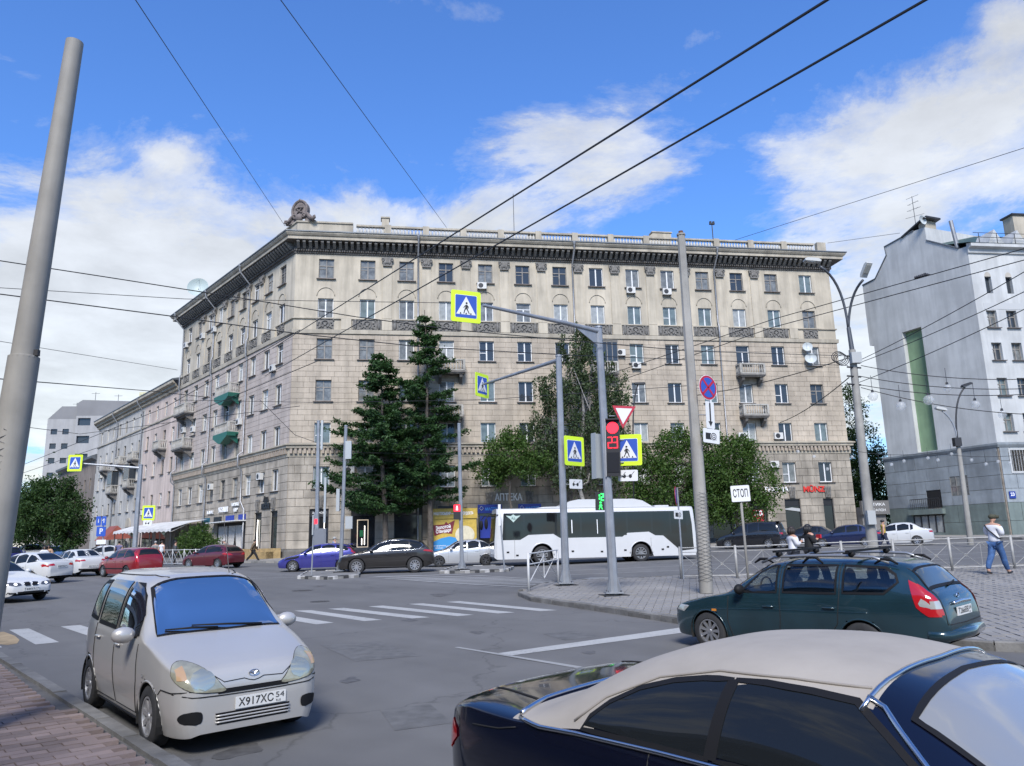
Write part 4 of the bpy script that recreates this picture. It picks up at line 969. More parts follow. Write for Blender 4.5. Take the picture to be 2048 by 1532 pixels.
MB().box(bh[1][0], bh[1][1], -.12, -.105, bh[1][2], bh[1][3], FW).build('entrance_niche_shade', M_BLACK, wb_)  # flat black plate; the niche's shade is put into its colour
q = MB(); [q.tube([FW @ Vector((x, -.4, 3.9)), FW @ Vector((x, -.4, 4.85))], .02, 4) for x in np.linspace(X(8.7), X(5.7), 16)]; q.tube([FW @ Vector((X(8.7), -.4, 4.85)), FW @ Vector((X(5.7), -.4, 4.85))], .03, 4); q.build('railing', M_DARKMET, wb_)
MB().box(X(8.9), X(5.4), -.55, -.1, 3.5, 3.95, FW).build('entrance_slab', M_BASE2, wb_)
g_ = bh[2]; fr_ = MB()
for x in np.linspace(g_[0], g_[1], 5): fr_.box(x - .05, x + .05, -.19, -.1, g_[2], g_[3], FW)
fr_.box(g_[0], g_[1], -.19, -.1, g_[3] - .08, g_[3], FW); fo = fr_.build('entrance_glazing', M_DARKMET, wb_)
for xa, xb in zip(np.linspace(g_[0], g_[1], 5)[:-1], np.linspace(g_[0], g_[1], 5)[1:]): MB().box(xa + .05, xb - .05, -.13, -.12, g_[2], g_[3] - .08, FW).build('pane', M_GL[2], fo)
for i in range(3):
    q = MB().box(.9 + 4 * i, 2.6 + 4 * i, -.1, -.09, 6.6, 8.3, FR); o = q.build('base_window', M_GL[0], wb_)
    q = MB(); [q.tube([FR @ Vector((.9 + 4 * i + t_, -.18, 6.6)), FR @ Vector((.9 + 4 * i + t_, -.18, 8.3))], .02, 4) for t_ in np.linspace(.1, 1.6, 7)]; q.box(.75 + 4 * i, .9 + 4 * i, -.2, -.1, 6.45, 8.45, FR); q.box(2.6 + 4 * i, 2.75 + 4 * i, -.2, -.1, 6.45, 8.45, FR); q.box(.9 + 4 * i, 2.6 + 4 * i, -.2, -.1, 6.45, 6.6, FR); q.box(.9 + 4 * i, 2.6 + 4 * i, -.2, -.1, 8.3, 8.45, FR); q.build('window_surround', M_WP, o)
hp = MB().prism([(.2, 4.45), (.75, 4.45), (.75, 5.0), (.2, 5.0)], .04, FR @ Matrix.Translation((0, -.24, 0))).build('house_number_plate', mat('plate_blue', (0.012, 0.035, 0.22), .4), wb_)
q = MB(); text(q, '23', .36, FR @ Matrix.Translation((.48, -.25, 4.76)), bold=.01); q.build('lettering', M_LETW, hp)

# ================================================================ PINK APARTMENT HOUSE along the side street
S0, S1 = 29.35, 66.0
FP = frame(KC + DB * S1, -DB); LP = S1 - S0
def xp(s): return S1 - s
pk = root('pale_pink_apartment_house', 'pale pink five-storey apartment house with balconies adjoining the corner building on the side street', 'building', tuple((KC + DB * 47)[:2]) + (gz(*(KC + DB * 47)[:2]),))
pinv = wm(pk).inverted()
M_PINK = mat('pink_plaster', (0.50, 0.41, 0.355), .9, var=.10, vscale=.4, stain=.28, bump=.2, bscale=8)
M_GREYP = mat('grey_plaster', (0.43, 0.41, 0.375), .9, var=.10, vscale=.4, stain=.30, bump=.2, bscale=8)
PC = [30.8, 33.9, 37.3, 40.6, 44.1, 47.4, 50.8, 54.0, 57.2, 60.3, 63.8]; PR = [(6.95, 1.5), (10.6, 1.65), (14.0, 1.65), (17.35, 1.6)]
ph = [(xp(c) - .5, xp(c) + .5, z, z + h) for c in PC for z, h in PR]
w1 = MB(); w2 = MB(); wall_holes(w1, xp(42.4), LP, .9, 20.1, ph, .25, FP); wall_holes(w2, 0, xp(42.4), .9, 20.1, ph, .25, FP)
w1.build('pink_wall', M_PINK, pk); w2.build('grey_wall', M_GREYP, pk)
w3 = MB(); e0 = KC + DB * S1; w3.add([tuple(e0[:2]) + (.9,), tuple((e0 + inB * 14)[:2]) + (.9,), tuple((e0 + inB * 14)[:2]) + (20.1,), tuple(e0[:2]) + (20.1,)], [(0, 1, 2, 3)]); w3.build('end_wall', M_GREYP, pk)
for c in PC:
    for z, h in PR: place_window(pk, pinv, FP, xp(c), z, 1.0, h, random.choice(['w2', 'wt', 'o']), random.choice([0, 0, 1]), sill=(z < 17))
pp_ = [KC + DB * S1, KC + DB * (S0 + .02)]
q = MB(); sweep(q, [(0, 16.85), (.12, 16.9), (.12, 17.05), (0, 17.1)], pp_); q.build('belt_course', M_TRIM, pk)
q = MB(); sweep(q, [(0, 19.6), (.12, 19.65), (.12, 20.0), (.45, 20.1), (.45, 20.3), (.8, 20.45), (.8, 20.75)], pp_); q.build('cornice', M_TRIM, pk)
q = MB(); sweep(q, [(.8, 20.75), (.86, 20.78), (.86, 20.88), (-.0, 21.1), (-6, 23.2), (-12, 21.0)], pp_); q.build('roof', M_ROOFM, pk)
studs('dentil', M_TRIM, 19.7, 19.98, .12, .26, .3, .14, ((KC + DB * S1, KC + DB * S0),))
def pbalc(s, z, w, kind):
    b = balcony_mesh(w, .95, glazed=kind)
    o = None
    for n_, me in b:
        if o is None: o = put('balcony', me, pk, pinv @ FP @ Matrix.Translation((xp(s), 0, z)))
        else: put(n_, me, o, Matrix.Identity(4), **({'kind': 'stuff'} if n_ == 'baluster' else {}))
for s, z, kd_ in ((33.9, 13.4, False), (45.8, 9.9, True), (44.6, 13.2, False), (54.0, 9.7, True), (50.8, 13.2, False), (58.8, 13.1, False)): pbalc(s, z, 2.3, kd_)
for s in (43.0, 54.9): drain_ = MB().tube([FP @ Vector(p) for p in ((xp(s), -.9, 20.7), (xp(s), -.85, 20.2), (xp(s), -.14, 19.2), (xp(s), -.14, 17.4), (xp(s), -.22, 17.0), (xp(s), -.14, 16.6), (xp(s), -.14, 1.6))], .08, 7); drain_.build('drainpipe', M_ZINC, pk, smooth=60)
for s, z in ((61.9, 12.3), (48.8, 12.0), (40.2, 6.2)): ac(FP, xp(s), z, pk, pinv)
# ground floor: dark shop bays, arches, awning frame
for s0, s1 in ((31, 34.5), (36, 40), (42.0, 45.5), (47, 51), (52.5, 56), (58, 62)):
    MB().box(xp(s1), xp(s0), -.03, .02, 1.5, 4.6, FP).build('shop_bay', M_SHOPG, pk)
q = MB(); [q.prism([(xp(s) + 1.2 * cos(t_), 5.0 + 1.15 * sin(t_)) for t_ in np.linspace(0, pi, 14)], .08, FP @ Matrix.Translation((0, -.10, 0))) for s in (46.4,)]; q.build('door_arch', M_TRIM, pk)

# long white awning in front of the side street shops; red-roofed porch
aw = root('white_street_awning', 'long white scalloped canvas awning over the side street cafe terrace', 'awning', tuple((KC + DB * 26 + V(*nB, 0) * 2)[:2]) + (gz(*(KC + DB * 26)[:2]),))
M_CANV = mat('white_canvas', (0.56, 0.555, 0.54), .8, var=.12, vscale=2, stain=.2)
q = MB(); n = 30; s0, s1 = 17.2, 38.0; vs = []
for i in range(n + 1):
    s = s0 + (s1 - s0) * i / n; dp = .03 * (i % 2)
    for (o, z) in ((.3, 4.75 - .0), (2.0, 4.45), (3.6, 3.95 - dp), (3.65, 3.62 + .12 * (i % 2)), (3.6, 3.63 + .12 * (i % 2)), (2.0, 4.38)): p = KC + DB * s + V(*nB, 0) * o; vs.append((p.x, p.y, z + gz(p.x, p.y) - 1.2))
q.add(vs, [(i * 6 + j, (i + 1) * 6 + j, (i + 1) * 6 + j + 1, i * 6 + j + 1) for i in range(n) for j in range(5)]); q.build('canvas', M_CANV, aw, smooth=40)
for s in np.linspace(s0 + .3, s1 - .3, 7):
    p = KC + DB * s + V(*nB, 0) * 3.5; MB().tube([(p.x, p.y, gz(p.x, p.y) + .12), (p.x, p.y, 3.8 + gz(p.x, p.y) - 1.2)], .05, 6).build('awning_post', M_DARKMET, aw)
q = MB()
for s in np.linspace(s0, s1 - .5, 20): 
    p = KC + DB * s + V(*nB, 0) * 2.6; w_ = random.uniform(.3, .7); q.box(-w_ / 2, w_ / 2, -.03, .03, 0, random.uniform(.8, 1.6), Matrix.Translation((p.x, p.y, gz(p.x, p.y) + .13)) @ Matrix.Rotation(-A2 + pi / 2, 4, 'Z'))
q.build('terrace_panel', mat('terrace_wood', (.06, .05, .045), .8, var=.4, vscale=2), aw, kind='stuff')
rp = root('red_roofed_porch', 'shop porch with red gabled roof on the side street next to the white awning', 'porch', tuple((KC + DB * 44 + V(*nB, 0) * 2)[:2]) + (gz(*(KC + DB * 44)[:2]),))
MR = frame(KC + DB * 46.0 + V(*nB, 0) * 3.4, -DB)
MB().add([MR @ Vector(p) for p in ((-.8, -.2, 3.4), (3.6, -.2, 3.4), (3.3, 1.3, 5.1), (-.5, 1.3, 5.1), (3.6, 3.0, 3.6), (-.8, 3.0, 3.6))], [(0, 1, 2, 3), (3, 2, 4, 5), (1, 4, 2), (0, 3, 5)]).build('porch_roof', mat('red_roof', (0.22, 0.055, 0.035), .6, var=.2, vscale=2), rp)
for x in (-.5, .5, 2.3, 3.3): MB().box(x - .12, x + .12, -.05, .2, 1.2, 3.45, MR).build('porch_post', mat('brown_wood', (.05, .025, .02), .7), rp)

# next, lower dark house and the grey block of flats
S2, S3 = 66.2, 92.0
FD = frame(KC + DB * S3, -DB)
dk = root('dark_old_house', 'dark weathered old house with tiled roof beyond the pale pink one', 'building', tuple((KC + DB * 78)[:2]) + (gz(*(KC + DB * 78)[:2]),)); dinv = wm(dk).inverted()
dh = [(x - .5, x + .5, z, z + 1.6) for x in (2, 5.5, 9, 12.5, 16, 19.5, 23) for z in (4.0, 7.6, 11.2)]
w4 = MB(); wall_holes(w4, 0, S3 - S2, .9, 15.6, dh, .25, FD); w4.build('wall', mat('dark_plaster', (.20, .165, .14), .9, var=.2, vscale=.5, stain=.3), dk)
for x0, x1, z0, z1 in dh: place_window(dk, dinv, FD, (x0 + x1) / 2, z0, 1.0, 1.6, 'o', 0, sill=False, panes=True)
q = MB(); sweep(q, [(0, 15.3), (.7, 15.6), (.75, 15.9), (-6, 18.6), (-12, 15.9)], [KC + DB * S3, KC + DB * S2]); q.build('roof', M_ROOFM, dk)
hr = root('grey_block_of_flats', 'grey panel block of flats with loggia rows rising behind the side street roofs', 'building', (-88, 162, gz(-88, 100))); hinv = wm(hr).inverted()
M_CONC = mat('grey_panel', (0.33, 0.325, 0.32), .9, var=.08, vscale=.3, stain=.15); M_CONC2 = mat('dark_grey_panel', (0.19, 0.188, 0.19), .9, var=.1, vscale=.3)
HO = Vector((-93.3, 152, 0)); HM = frame(HO, (1, .12, 0))
q = MB(); hh = [(x, x + 1.2, z, z + 1.1) for x in (.8, 3.0) for z in np.arange(5, 27, 2.9)]; wall_holes(q, 0, 5.6, 0, 28.4, hh, .3, HM); q.box(5.6, 5.62, 0, 3, 0, 28.4, HM); q.add([HM @ Vector(p) for p in ((0, 0, 0), (0, 18, 0), (0, 18, 28.4), (0, 0, 28.4))], [(0, 3, 2, 1)])
wall_holes(q, 5.62, 26, 0, 29.0, [(6.0, 8.4, z, z + 1.5) for z in np.arange(9, 28, 3.6)], .5, HM @ Matrix.Translation((0, -.6, 0))); q.build('wall', M_CONC, hr)
for x0, x1, z0, z1 in hh + [(6.0, 8.4, z, z + 1.5) for z in np.arange(9, 28, 3.6)]: 
    MB().box(x0, x1, .2 if x0 < 5 else -.2, .25 if x0 < 5 else -.15, z0, z1, HM).build('window', M_GL[0], hr)
q = MB(); q.prism([(0, 28.4), (5.6, 28.4), (5.6, 31.0), (2.5, 31.0)][::1], 12, HM); q.prism([(5.62, 29.0), (26, 29.0), (26, 31.6), (6.6, 32.2), (5.62, 31.5)], 12, HM @ Matrix.Translation((0, -.62, 0))); q.build('attic', M_CONC2, hr)
for x, z in ((7.5, 34.5), (12, 34), (17, 34.2), (4, 32.3)):
    q = MB(); q.tube([HM @ Vector((x, 3, 30)), HM @ Vector((x, 3, z))], .05, 4); q.tube([HM @ Vector((x - .8, 3, z - .3)), HM @ Vector((x + .8, 3, z - .3))], .03, 4); q.build('tv_antenna', M_DARKMET, hr)
yb = root('yellow_stair_tower', 'pale yellow rooftop stair tower behind the grey block of flats', 'building', (-75, 165, 30))
MB().box(-79, -68, 158, 166, 10, 33.2).box(-78, -68, 157.5, 166.5, 33.2, 34.6).build('tower_wall', mat('pale_yellow', (.5, .47, .3), .9, var=.08, vscale=.4), yb)
# a darker block far behind the right gap, small shop beside the main building
sh = root('small_corner_shop', 'low grey shop with white letters and lit poster beside the corner building', 'shop', (32, 70.5, gz(32, 70)))
SM = frame(Vector((30.9, 69.6, 0)), DA)
MB().box(0, 2.3, 0, 5, 1.3, 4.3, SM).build('shop_wall', mat('shop_grey', (.16, .15, .14), .8, var=.2, vscale=2), sh)
fb = MB().box(-.15, 2.5, -.35, 0, 3.65, 4.85, SM).build('fascia', mat('fascia_grey', (.12, .115, .11), .7), sh)
q = MB(); text(q, 'ОПТИКА', .34, SM @ Matrix.Translation((1.15, -.37, 4.5)), width=1.9); text(q, 'САЛОН', .3, SM @ Matrix.Translation((1.5, -.37, 4.0)), width=1.2); q.build('lettering', M_LETW, fb)
po = MB().box(.15, 1.15, -.12, -.02, 1.5, 3.5, SM).build('poster_case', M_WFR, sh); MB().box(.27, 1.03, -.14, -.12, 1.65, 3.38, SM).build('poster', mat('navy_poster', (.02, .045, .10), .4), po)
# ================================================================ ICE-CREAM KIOSK in front of the shops
KO = FA @ Vector((11.3, -1.6, 0)); zk = gz(KO.x, KO.y) + .13
KMt = FA @ Matrix.Translation((11.3, -1.6, zk))
ks_ = root('ice_cream_kiosk', 'yellow and blue ice-cream kiosk with picture wall in front of the stone shops', 'kiosk', (KO.x, KO.y, zk), M=KMt)
M_YEL = mat('kiosk_yellow', (0.46, 0.32, 0.05), .5, var=.16, vscale=6); M_KBL = mat('kiosk_blue', (0.03, 0.22, 0.48), .5); M_MAR = mat('maroon_label', (0.16, 0.012, 0.02), .5); M_CRM = mat('ice_cream', (0.55, 0.50, 0.36), .6, var=.15, vscale=4); M_BRN = mat('orange_jug', (.35, .12, .03), .5)
kb = MB().box(0, 3.7, 0, 1.5, 0, 2.75).build('kiosk_body', M_YEL, ks_, world=False)
MB().box(-.06, 3.76, -.10, 1.55, 2.75, 3.55).build('fascia', M_YEL, ks_, world=False)
MB().box(.6, 2.1, -.16, -.10, 3.55, 3.75).build('roller_box', M_BLACK, ks_, world=False)
q = MB(); text(q, 'НАШ ПЛОМБИР — НАША ГОРДОСТЬ', .30, Matrix.Translation((1.85, -.115, 3.14)), width=3.2, bold=.012); q.build('lettering', M_LETW, ks_, world=False)
q = MB(); q.prism([(.0, .02), (3.7, .02), (3.7, 1.15), (3.2, .9), (2.2, 1.2), (1.5, 1.35), (.8, 1.2), (.0, .85)], .006, Matrix.Translation((0, -.006, 0))); q.build('blue_field', M_KBL, ks_, world=False)
q = MB(); q.prism([(.32, 1.4), (1.0, 1.62), (1.72, 1.55), (1.95, 2.62), (1.4, 2.35), (1.25, 2.52), (1.1, 2.3), (.2, 2.25)], .006, Matrix.Translation((0, -.014, 0))); lb = q.build('maroon_label', M_MAR, ks_, world=False)
TI = Matrix.Rotation(radians(-7), 4, 'Y')
q = MB(); text(q, 'Золотой', .36, Matrix.Translation((1.02, -.022, 2.08)) @ TI, width=1.2, bold=.01); text(q, 'Стандарт', .34, Matrix.Translation((1.05, -.022, 1.78)) @ TI, width=1.25, bold=.01); q.build('lettering', M_LETW, lb, world=False)
q = MB(); q.prism([(2.75 + .78 * cos(t_), 1.45 + .72 * sin(t_)) for t_ in np.linspace(0, 2 * pi, 22)[:-1]], .008, Matrix.Translation((0, -.022, 0))); q.build('ice_cream_picture', M_CRM, ks_, world=False)
q = MB(); q.prism([(2.0, .02), (3.3, .02), (3.2, .8), (2.6, 1.0), (2.2, .9)], .004, Matrix.Translation((0, -.0125, 0))); q.build('jug_picture', M_BRN, ks_, world=False)
q = MB(); text(q, '100%', .22, Matrix.Translation((1.45, -.03, .55))); text(q, 'натуральное\nмолоко', .17, Matrix.Translation((.7, -.014, .55))); q.build('lettering', M_LETW, ks_, world=False)
# ================================================================ the block of flats at the photographer's back (seen as a reflection in the car windows)
BO = Vector((k0.x, k0.y, 0)) + Vector((ne.x, ne.y, 0)) * 9.5 - Vector((kd.x, kd.y, 0)) * 30
BM = frame(BO + Vector((kd.x, kd.y, 0)) * 62, -Vector((kd.x, kd.y, 0)))       # its face looks at the street
bf = root('grey_balcony_block', 'dark grey block of flats with balcony bands mirrored in the convertible windows', 'building', (BO.x, BO.y, 0))
inv_ = wm(bf).inverted(); side_ = -1 if (BM @ Vector((0, -1, 0)) - BM @ Vector((0, 0, 0))).dot(Vector((-ne.x, -ne.y, 0))) > 0 else 1
hs = [(x, x + 1.5, z, z + 1.5) for x in np.arange(1.2, 60, 3.1) for z in (4.4, 7.3)]
Mf = BM if side_ < 0 else frame(BO, Vector((kd.x, kd.y, 0)))
q = MB(); wall_holes(q, 0, 62, -1, 10.8, hs, .25, Mf); q.build('wall', mat('dark_grey_render', (.13, .125, .12), .9, var=.15, vscale=.5), bf)
for z in (3.6, 6.5, 9.4): MB().box(0, 62, -.9, -.02, z - .1, z + .55, Mf).build('balcony_band', mat('pale_balcony', (.30, .29, .27), .9, var=.15, vscale=.8), bf)
q = MB()
for a, b, c_, d in hs: q.add([Mf @ Vector(p) for p in ((a, .2, c_), (b, .2, c_), (b, .2, d), (a, .2, d))], [(0, 1, 2, 3)])
q.build('window_glass', M_GL[0], bf, kind='stuff')
# ================================================================ TREES AND SHRUBS
def leaf_mat(name, c0, c1, trans=.35):
    m = bpy.data.materials.new(name); m.use_nodes = True; g = NG(m.node_tree); b = g.n['Principled BSDF']; out = g.n['Material Output']
    geo = g.new('ShaderNodeNewGeometry'); n = g.noise(geo.outputs['Position'], .55, 3, .6)
    f = g.math('ADD', g.math('MULTIPLY', geo.outputs['Random Per Island'], .6), g.math('MULTIPLY', n, .4))
    col = g.mix(f, c0, c1); g.l.new(col, b.inputs['Base Color']); b.inputs['Roughness'].default_value = .55; b.inputs['Specular IOR Level'].default_value = .25
    t = g.new('ShaderNodeBsdfTranslucent'); g.l.new(g.mix(1.0, col, (1.1, 1.25, .6), 'MULTIPLY'), t.inputs[0])
    mx = g.new('ShaderNodeMixShader'); mx.inputs[0].default_value = trans; g.l.new(b.outputs[0], mx.inputs[1]); g.l.new(t.outputs[0], mx.inputs[2]); g.l.new(mx.outputs[0], out.inputs[0])
    return m
M_LARCH = leaf_mat('larch_needles', (0.018, 0.045, 0.016), (0.05, 0.105, 0.032), .25)
M_BIRCH = leaf_mat('birch_leaves', (0.028, 0.05, 0.022), (0.085, 0.115, 0.05), .3)
M_MAPLE = leaf_mat('maple_leaves', (0.028, 0.065, 0.014), (0.095, 0.155, 0.035), .35)
M_LIND = leaf_mat('linden_leaves', (0.016, 0.04, 0.012), (0.06, 0.105, 0.03), .3)
M_BARK = mat('grey_bark', (0.085, 0.072, 0.06), .95, var=.4, vscale=6, bump=1, bscale=14)
M_BBARK = mat('birch_bark', (0.20, 0.19, 0.175), .9, var=.6, vscale=5, bump=.6, bscale=10)
RNG = np.random.default_rng(11)
def leaf_mesh(name, C, size, m, aspect=.55, droop=0.0, axis=None, up_bias=.6):
    """one quad per leaf at the points C (n x 3)"""
    n = len(C); a = RNG.normal(size=(n, 3)); 
    if axis is not None: a = axis + .45 * a
    a[:, 2] -= droop; a /= np.linalg.norm(a, axis=1)[:, None]
    nrm = RNG.normal(size=(n, 3)); nrm[:, 2] += up_bias; b = np.cross(nrm, a); b /= np.linalg.norm(b, axis=1)[:, None] + 1e-9
    s = size * RNG.uniform(.6, 1.35, size=(n, 1)); nn = np.cross(a, b)
    v = np.empty((n, 4, 3)); v[:, 0] = C - a * s * .5; v[:, 1] = C + b * s * aspect * .5 + nn * s * .08; v[:, 2] = C + a * s * .5; v[:, 3] = C - b * s * aspect * .5 + nn * s * .08
    me = bpy.data.meshes.new(name); me.vertices.add(4 * n); me.vertices.foreach_set('co', v.reshape(-1))
    me.loops.add(4 * n); me.loops.foreach_set('vertex_index', np.arange(4 * n, dtype=np.int32)); me.polygons.add(n)
    me.polygons.foreach_set('loop_start', np.arange(0, 4 * n, 4, dtype=np.int32)); me.polygons.foreach_set('loop_total', np.full(n, 4, dtype=np.int32))
    me.materials.append(m); me.update(calc_edges=True); return me
def limb(mb, a, b, r0, r1, wob=.12, n=5):
    a, b = Vector(a), Vector(b); L = (b - a).length; P = []
    for i in range(n + 1):
        t = i / n; p = a.lerp(b, t)
        if 0 < i < n: p += Vector(RNG.normal(size=3)) * L * wob * .35
        P.append(p)
    mb.tube(P, [r0 + (r1 - r0) * i / n for i in range(n + 1)], 7 if r0 > .08 else 5); return P
def broad_tree(name, label, base, h, blobs, m, n, size, bark=M_BARK, r=.18, droop=0.0, group=None, cat='tree', trunk_top=.6, strands=False, shell=.55):
    """blobs: (dx, dy, dz, rx, ry, rz) clumps round which the crown grows"""
    base = Vector(base); t = root(name, label, cat, base, group=group); q = MB(); top = base + V(RNG.normal() * .2, RNG.normal() * .2, h * trunk_top)
    P = limb(q, base - V(0, 0, .2), top, r, r * .45, .05, 6); vol = [bx[3] * bx[4] * bx[5] for bx in blobs]; tot = sum(v ** .8 for v in vol); pts = []
    for bx, v in zip(blobs, vol):
        c = base + Vector(bx[:3]); s = P[random.randrange(2, len(P))]
        if (c - s).length > .3: L = limb(q, s, c, r * .35, .02, .2)
        k = int(n * v ** .8 / tot)
        # sub-clumps on the blob's shell give light and dark lobes
        ns = max(4, int(k / 60)); d = RNG.normal(size=(ns, 3)); d /= np.linalg.norm(d, axis=1)[:, None]
        sc = np.array(bx[3:6]); sub = np.array(c) + d * sc * RNG.uniform(shell, 1.0, size=(ns, 1))
        for j in range(0, ns, 3):
            limb(q, c, sub[j], .03, .008, .15, 3)
        idx = RNG.integers(0, ns, size=k); off = RNG.normal(size=(k, 3)) * (sc.mean() * .125 + .05)
        if strands: off[:, 2] = -np.abs(RNG.normal(size=k)) * strands; off[:, :2] *= .45
        pts.append(sub[idx] + off)
    inv = wm(t).inverted(); q.build('trunk', bark, t, smooth=60)
    C = np.concatenate(pts) - np.array(base); put('crown', leaf_mesh('crown', C, size, m, droop=droop), t)
    return t
def larch(name, label, base, h, spread, seed, lean=0.0):
    rg = np.random.default_rng(seed); base = Vector(base); t = root(name, label, 'tree', base, group='larches before the shops'); q = MB()
    P = [base + V(lean * (i / 10) ** 1.2 * h * .03 + .08 * sin(i), .06 * cos(i * 1.7), h * i / 10 - .2) for i in range(11)]
    q.tube(P, [.24 * (1 - i / 10.6) + .012 for i in range(11)], 9); C = []; AX = []
    z = .22
    while z < .99:
        for k in range(rg.integers(4, 8)):
            az = rg.uniform(0, 2 * pi); f = (1 - z) ** .7 * (1.0 if z > .35 else .3 + z * 2) * rg.uniform(.35, 1.25) * (1.25 if cos(az) < -.2 and z < .65 else 1)
            L = max(.35, spread * f); i = min(9, int(z * 10)); p0 = P[i].lerp(P[i + 1], z * 10 - i); d = V(cos(az), sin(az), 0)
            B = [p0 + d * (L * s) + V(0, 0, L * (.16 * s - .42 * s * s + .40 * s ** 3.2)) for s in np.linspace(0, 1, 8)]
            q.tube(B, [.045 * (1 - .12 * j) * (1 - z * .5) for j in range(8)], 3, caps=False)
            nt = int(L * 18) + 5
            for _ in range(nt):
                s = rg.uniform(.12, 1) ** .8; j = min(6, int(s * 7)); c = B[j].lerp(B[j + 1], s * 7 - j)
                tw = rg.uniform(.1, .55) * (1.1 - .5 * s); sd = V(-d.y, d.x, 0) * rg.choice([-1, 1]); tip = c + sd * tw + d * tw * .5 + V(0, 0, -.15 * tw + rg.normal() * .06)
                for u in np.linspace(0, 1, 5): C.append(c.lerp(tip, u) + Vector(rg.normal(size=3)) * .09); AX.append((tip - c).normalized())
        z += rg.uniform(.018, .04)
    q.build('trunk', M_BARK, t, smooth=60); C = np.array(C) - np.array(base); put('crown', leaf_mesh('crown', C, .27, M_LARCH, .42, axis=np.array(AX), up_bias=.5), t)
    return t
def onA(s, out, ): p = FA @ Vector((s, -out, 0)); return (p.x, p.y, gz(p.x, p.y) + .12)
larch('larch_tree', 'shorter dark larch with leaning trunk in front of the boutique windows', onA(7.75, 3.0), 16.4, 5.6, 5, -1.2)
larch('larch_tree', 'taller dark larch standing between the boutique and the ice-cream kiosk', onA(11.2, 2.8), 20.0, 5.2, 21, -.6)
broad_tree('birch_tree', 'tall drooping birch behind the white bus', onA(23.6, 3.4), 19, [(0, 0, 16.2, 2.3, 1.9, 2.2), (-1.5, -.3, 13.4, 2.6, 2, 2.4), (1.9, .2, 13.6, 2.4, 2, 2.2), (-2.4, 0, 10.2, 2.6, 2, 2.2), (1.4, -.4, 10.0, 2.8, 2.2, 2.4), (2.8, 0, 12, 1.4, 1.6, 1.8), (-1.0, 0, 7.0, 2.3, 2, 1.8), (2.0, 0, 7.2, 2.2, 2, 1.9), (-3.0, 0, 8.4, 1.5, 1.5, 1.6), (.4, 0, 17.6, 1.2, 1.2, 1.4)],
           M_BIRCH, 27000, .22, M_BBARK, .2, .9, trunk_top=.85, strands=.75, shell=.35)
broad_tree('maple_tree', 'small rounded maple with dark trunk at the pharmacy sign', onA(17.7, 3.2), 10, [(0, 0, 7.6, 2.2, 2, 1.7), (-1.6, .2, 6.6, 1.7, 1.6, 1.3), (1.7, -.2, 6.7, 1.8, 1.6, 1.3), (.2, .2, 8.9, 1.4, 1.4, 1.0)], M_MAPLE, 11000, .21, M_BARK, .15, .2, trunk_top=.62)
broad_tree('maple_tree', 'wide bushy maple over the bus roof', onA(31.3, 5.2), 9, [(0, 0, 6.6, 2.7, 2, 2.2), (-2.6, 0, 5.4, 2.2, 2, 2.0), (2.4, .2, 5.8, 2.2, 2, 2.1), (-.8, 0, 8.3, 1.8, 1.6, 1.3), (1.5, 0, 8.2, 1.6, 1.5, 1.2), (-1.0, 0, 3.4, 3.4, 2.0, 1.8), (2.0, 0, 3.2, 2.6, 1.8, 1.6), (-4.3, 0, 4.2, 1.6, 1.5, 2.0), (-3.6, 0, 7.0, 1.5, 1.4, 1.2)], M_MAPLE, 21000, .22, M_BARK, .16, .2)
broad_tree('maple_tree', 'bushy maple beside the shoe shop letters', onA(35.5, 5.4), 9, [(0, 0, 6.4, 2.4, 2, 2.1), (2.0, 0, 4.9, 1.9, 1.7, 1.9), (-1.8, 0, 5.2, 2.2, 1.8, 2.2), (.4, 0, 7.8, 1.6, 1.5, 1.2), (.3, 0, 3.2, 3.0, 2.0, 1.8), (-2.6, 0, 3.4, 1.8, 1.6, 1.8)], M_MAPLE, 18000, .22, M_BARK, .16, .2)
p = at(96, 1080, 66); broad_tree('linden_tree', 'dense dark linden over the row of parked cars', (p.x, p.y, gz(p.x, p.y)), 8, [(0, 0, 4.9, 2.4, 2.4, 2.0), (-2.0, 0, 4.1, 2.0, 2, 1.8), (1.9, 0, 4.0, 1.5, 1.7, 1.9), (.3, 0, 6.3, 1.6, 1.6, 1.0), (-1.3, 0, 5.9, 1.4, 1.4, 1.0), (0, 0, 2.6, 2.6, 2, 1.4), (1.9, 0, 2.5, 1.4, 1.5, 1.4)], M_LIND, 19000, .23, M_BARK, .2, .2)
p = at(10, 1085, 72); broad_tree('linden_tree', 'dark linden partly behind the big leaning pole', (p.x, p.y, gz(p.x, p.y)), 8, [(0, 0, 5.4, 3.0, 3, 2.4), (-2.6, 0, 4.6, 2.4, 2.4, 2.2), (2.4, 0, 4.2, 2.2, 2.2, 2.2), (0, 0, 2.6, 3.4, 2.4, 1.6)], M_LIND, 11000, .25, M_BARK, .2, .2)
p = at(396, 1090, 59); broad_tree('lilac_bush', 'green bush growing at the end of the white awning', (p.x, p.y, gz(p.x, p.y) + .1), 3.0, [(0, 0, 1.5, 1.3, 1.1, 1.0), (-.8, 0, 1.1, .9, .9, .8), (.8, 0, 1.2, .9, .9, .8), (.1, 0, 2.2, .8, .8, .5)], M_MAPLE, 6000, .14, M_BARK, .06, .2, cat='bush', trunk_top=.4)
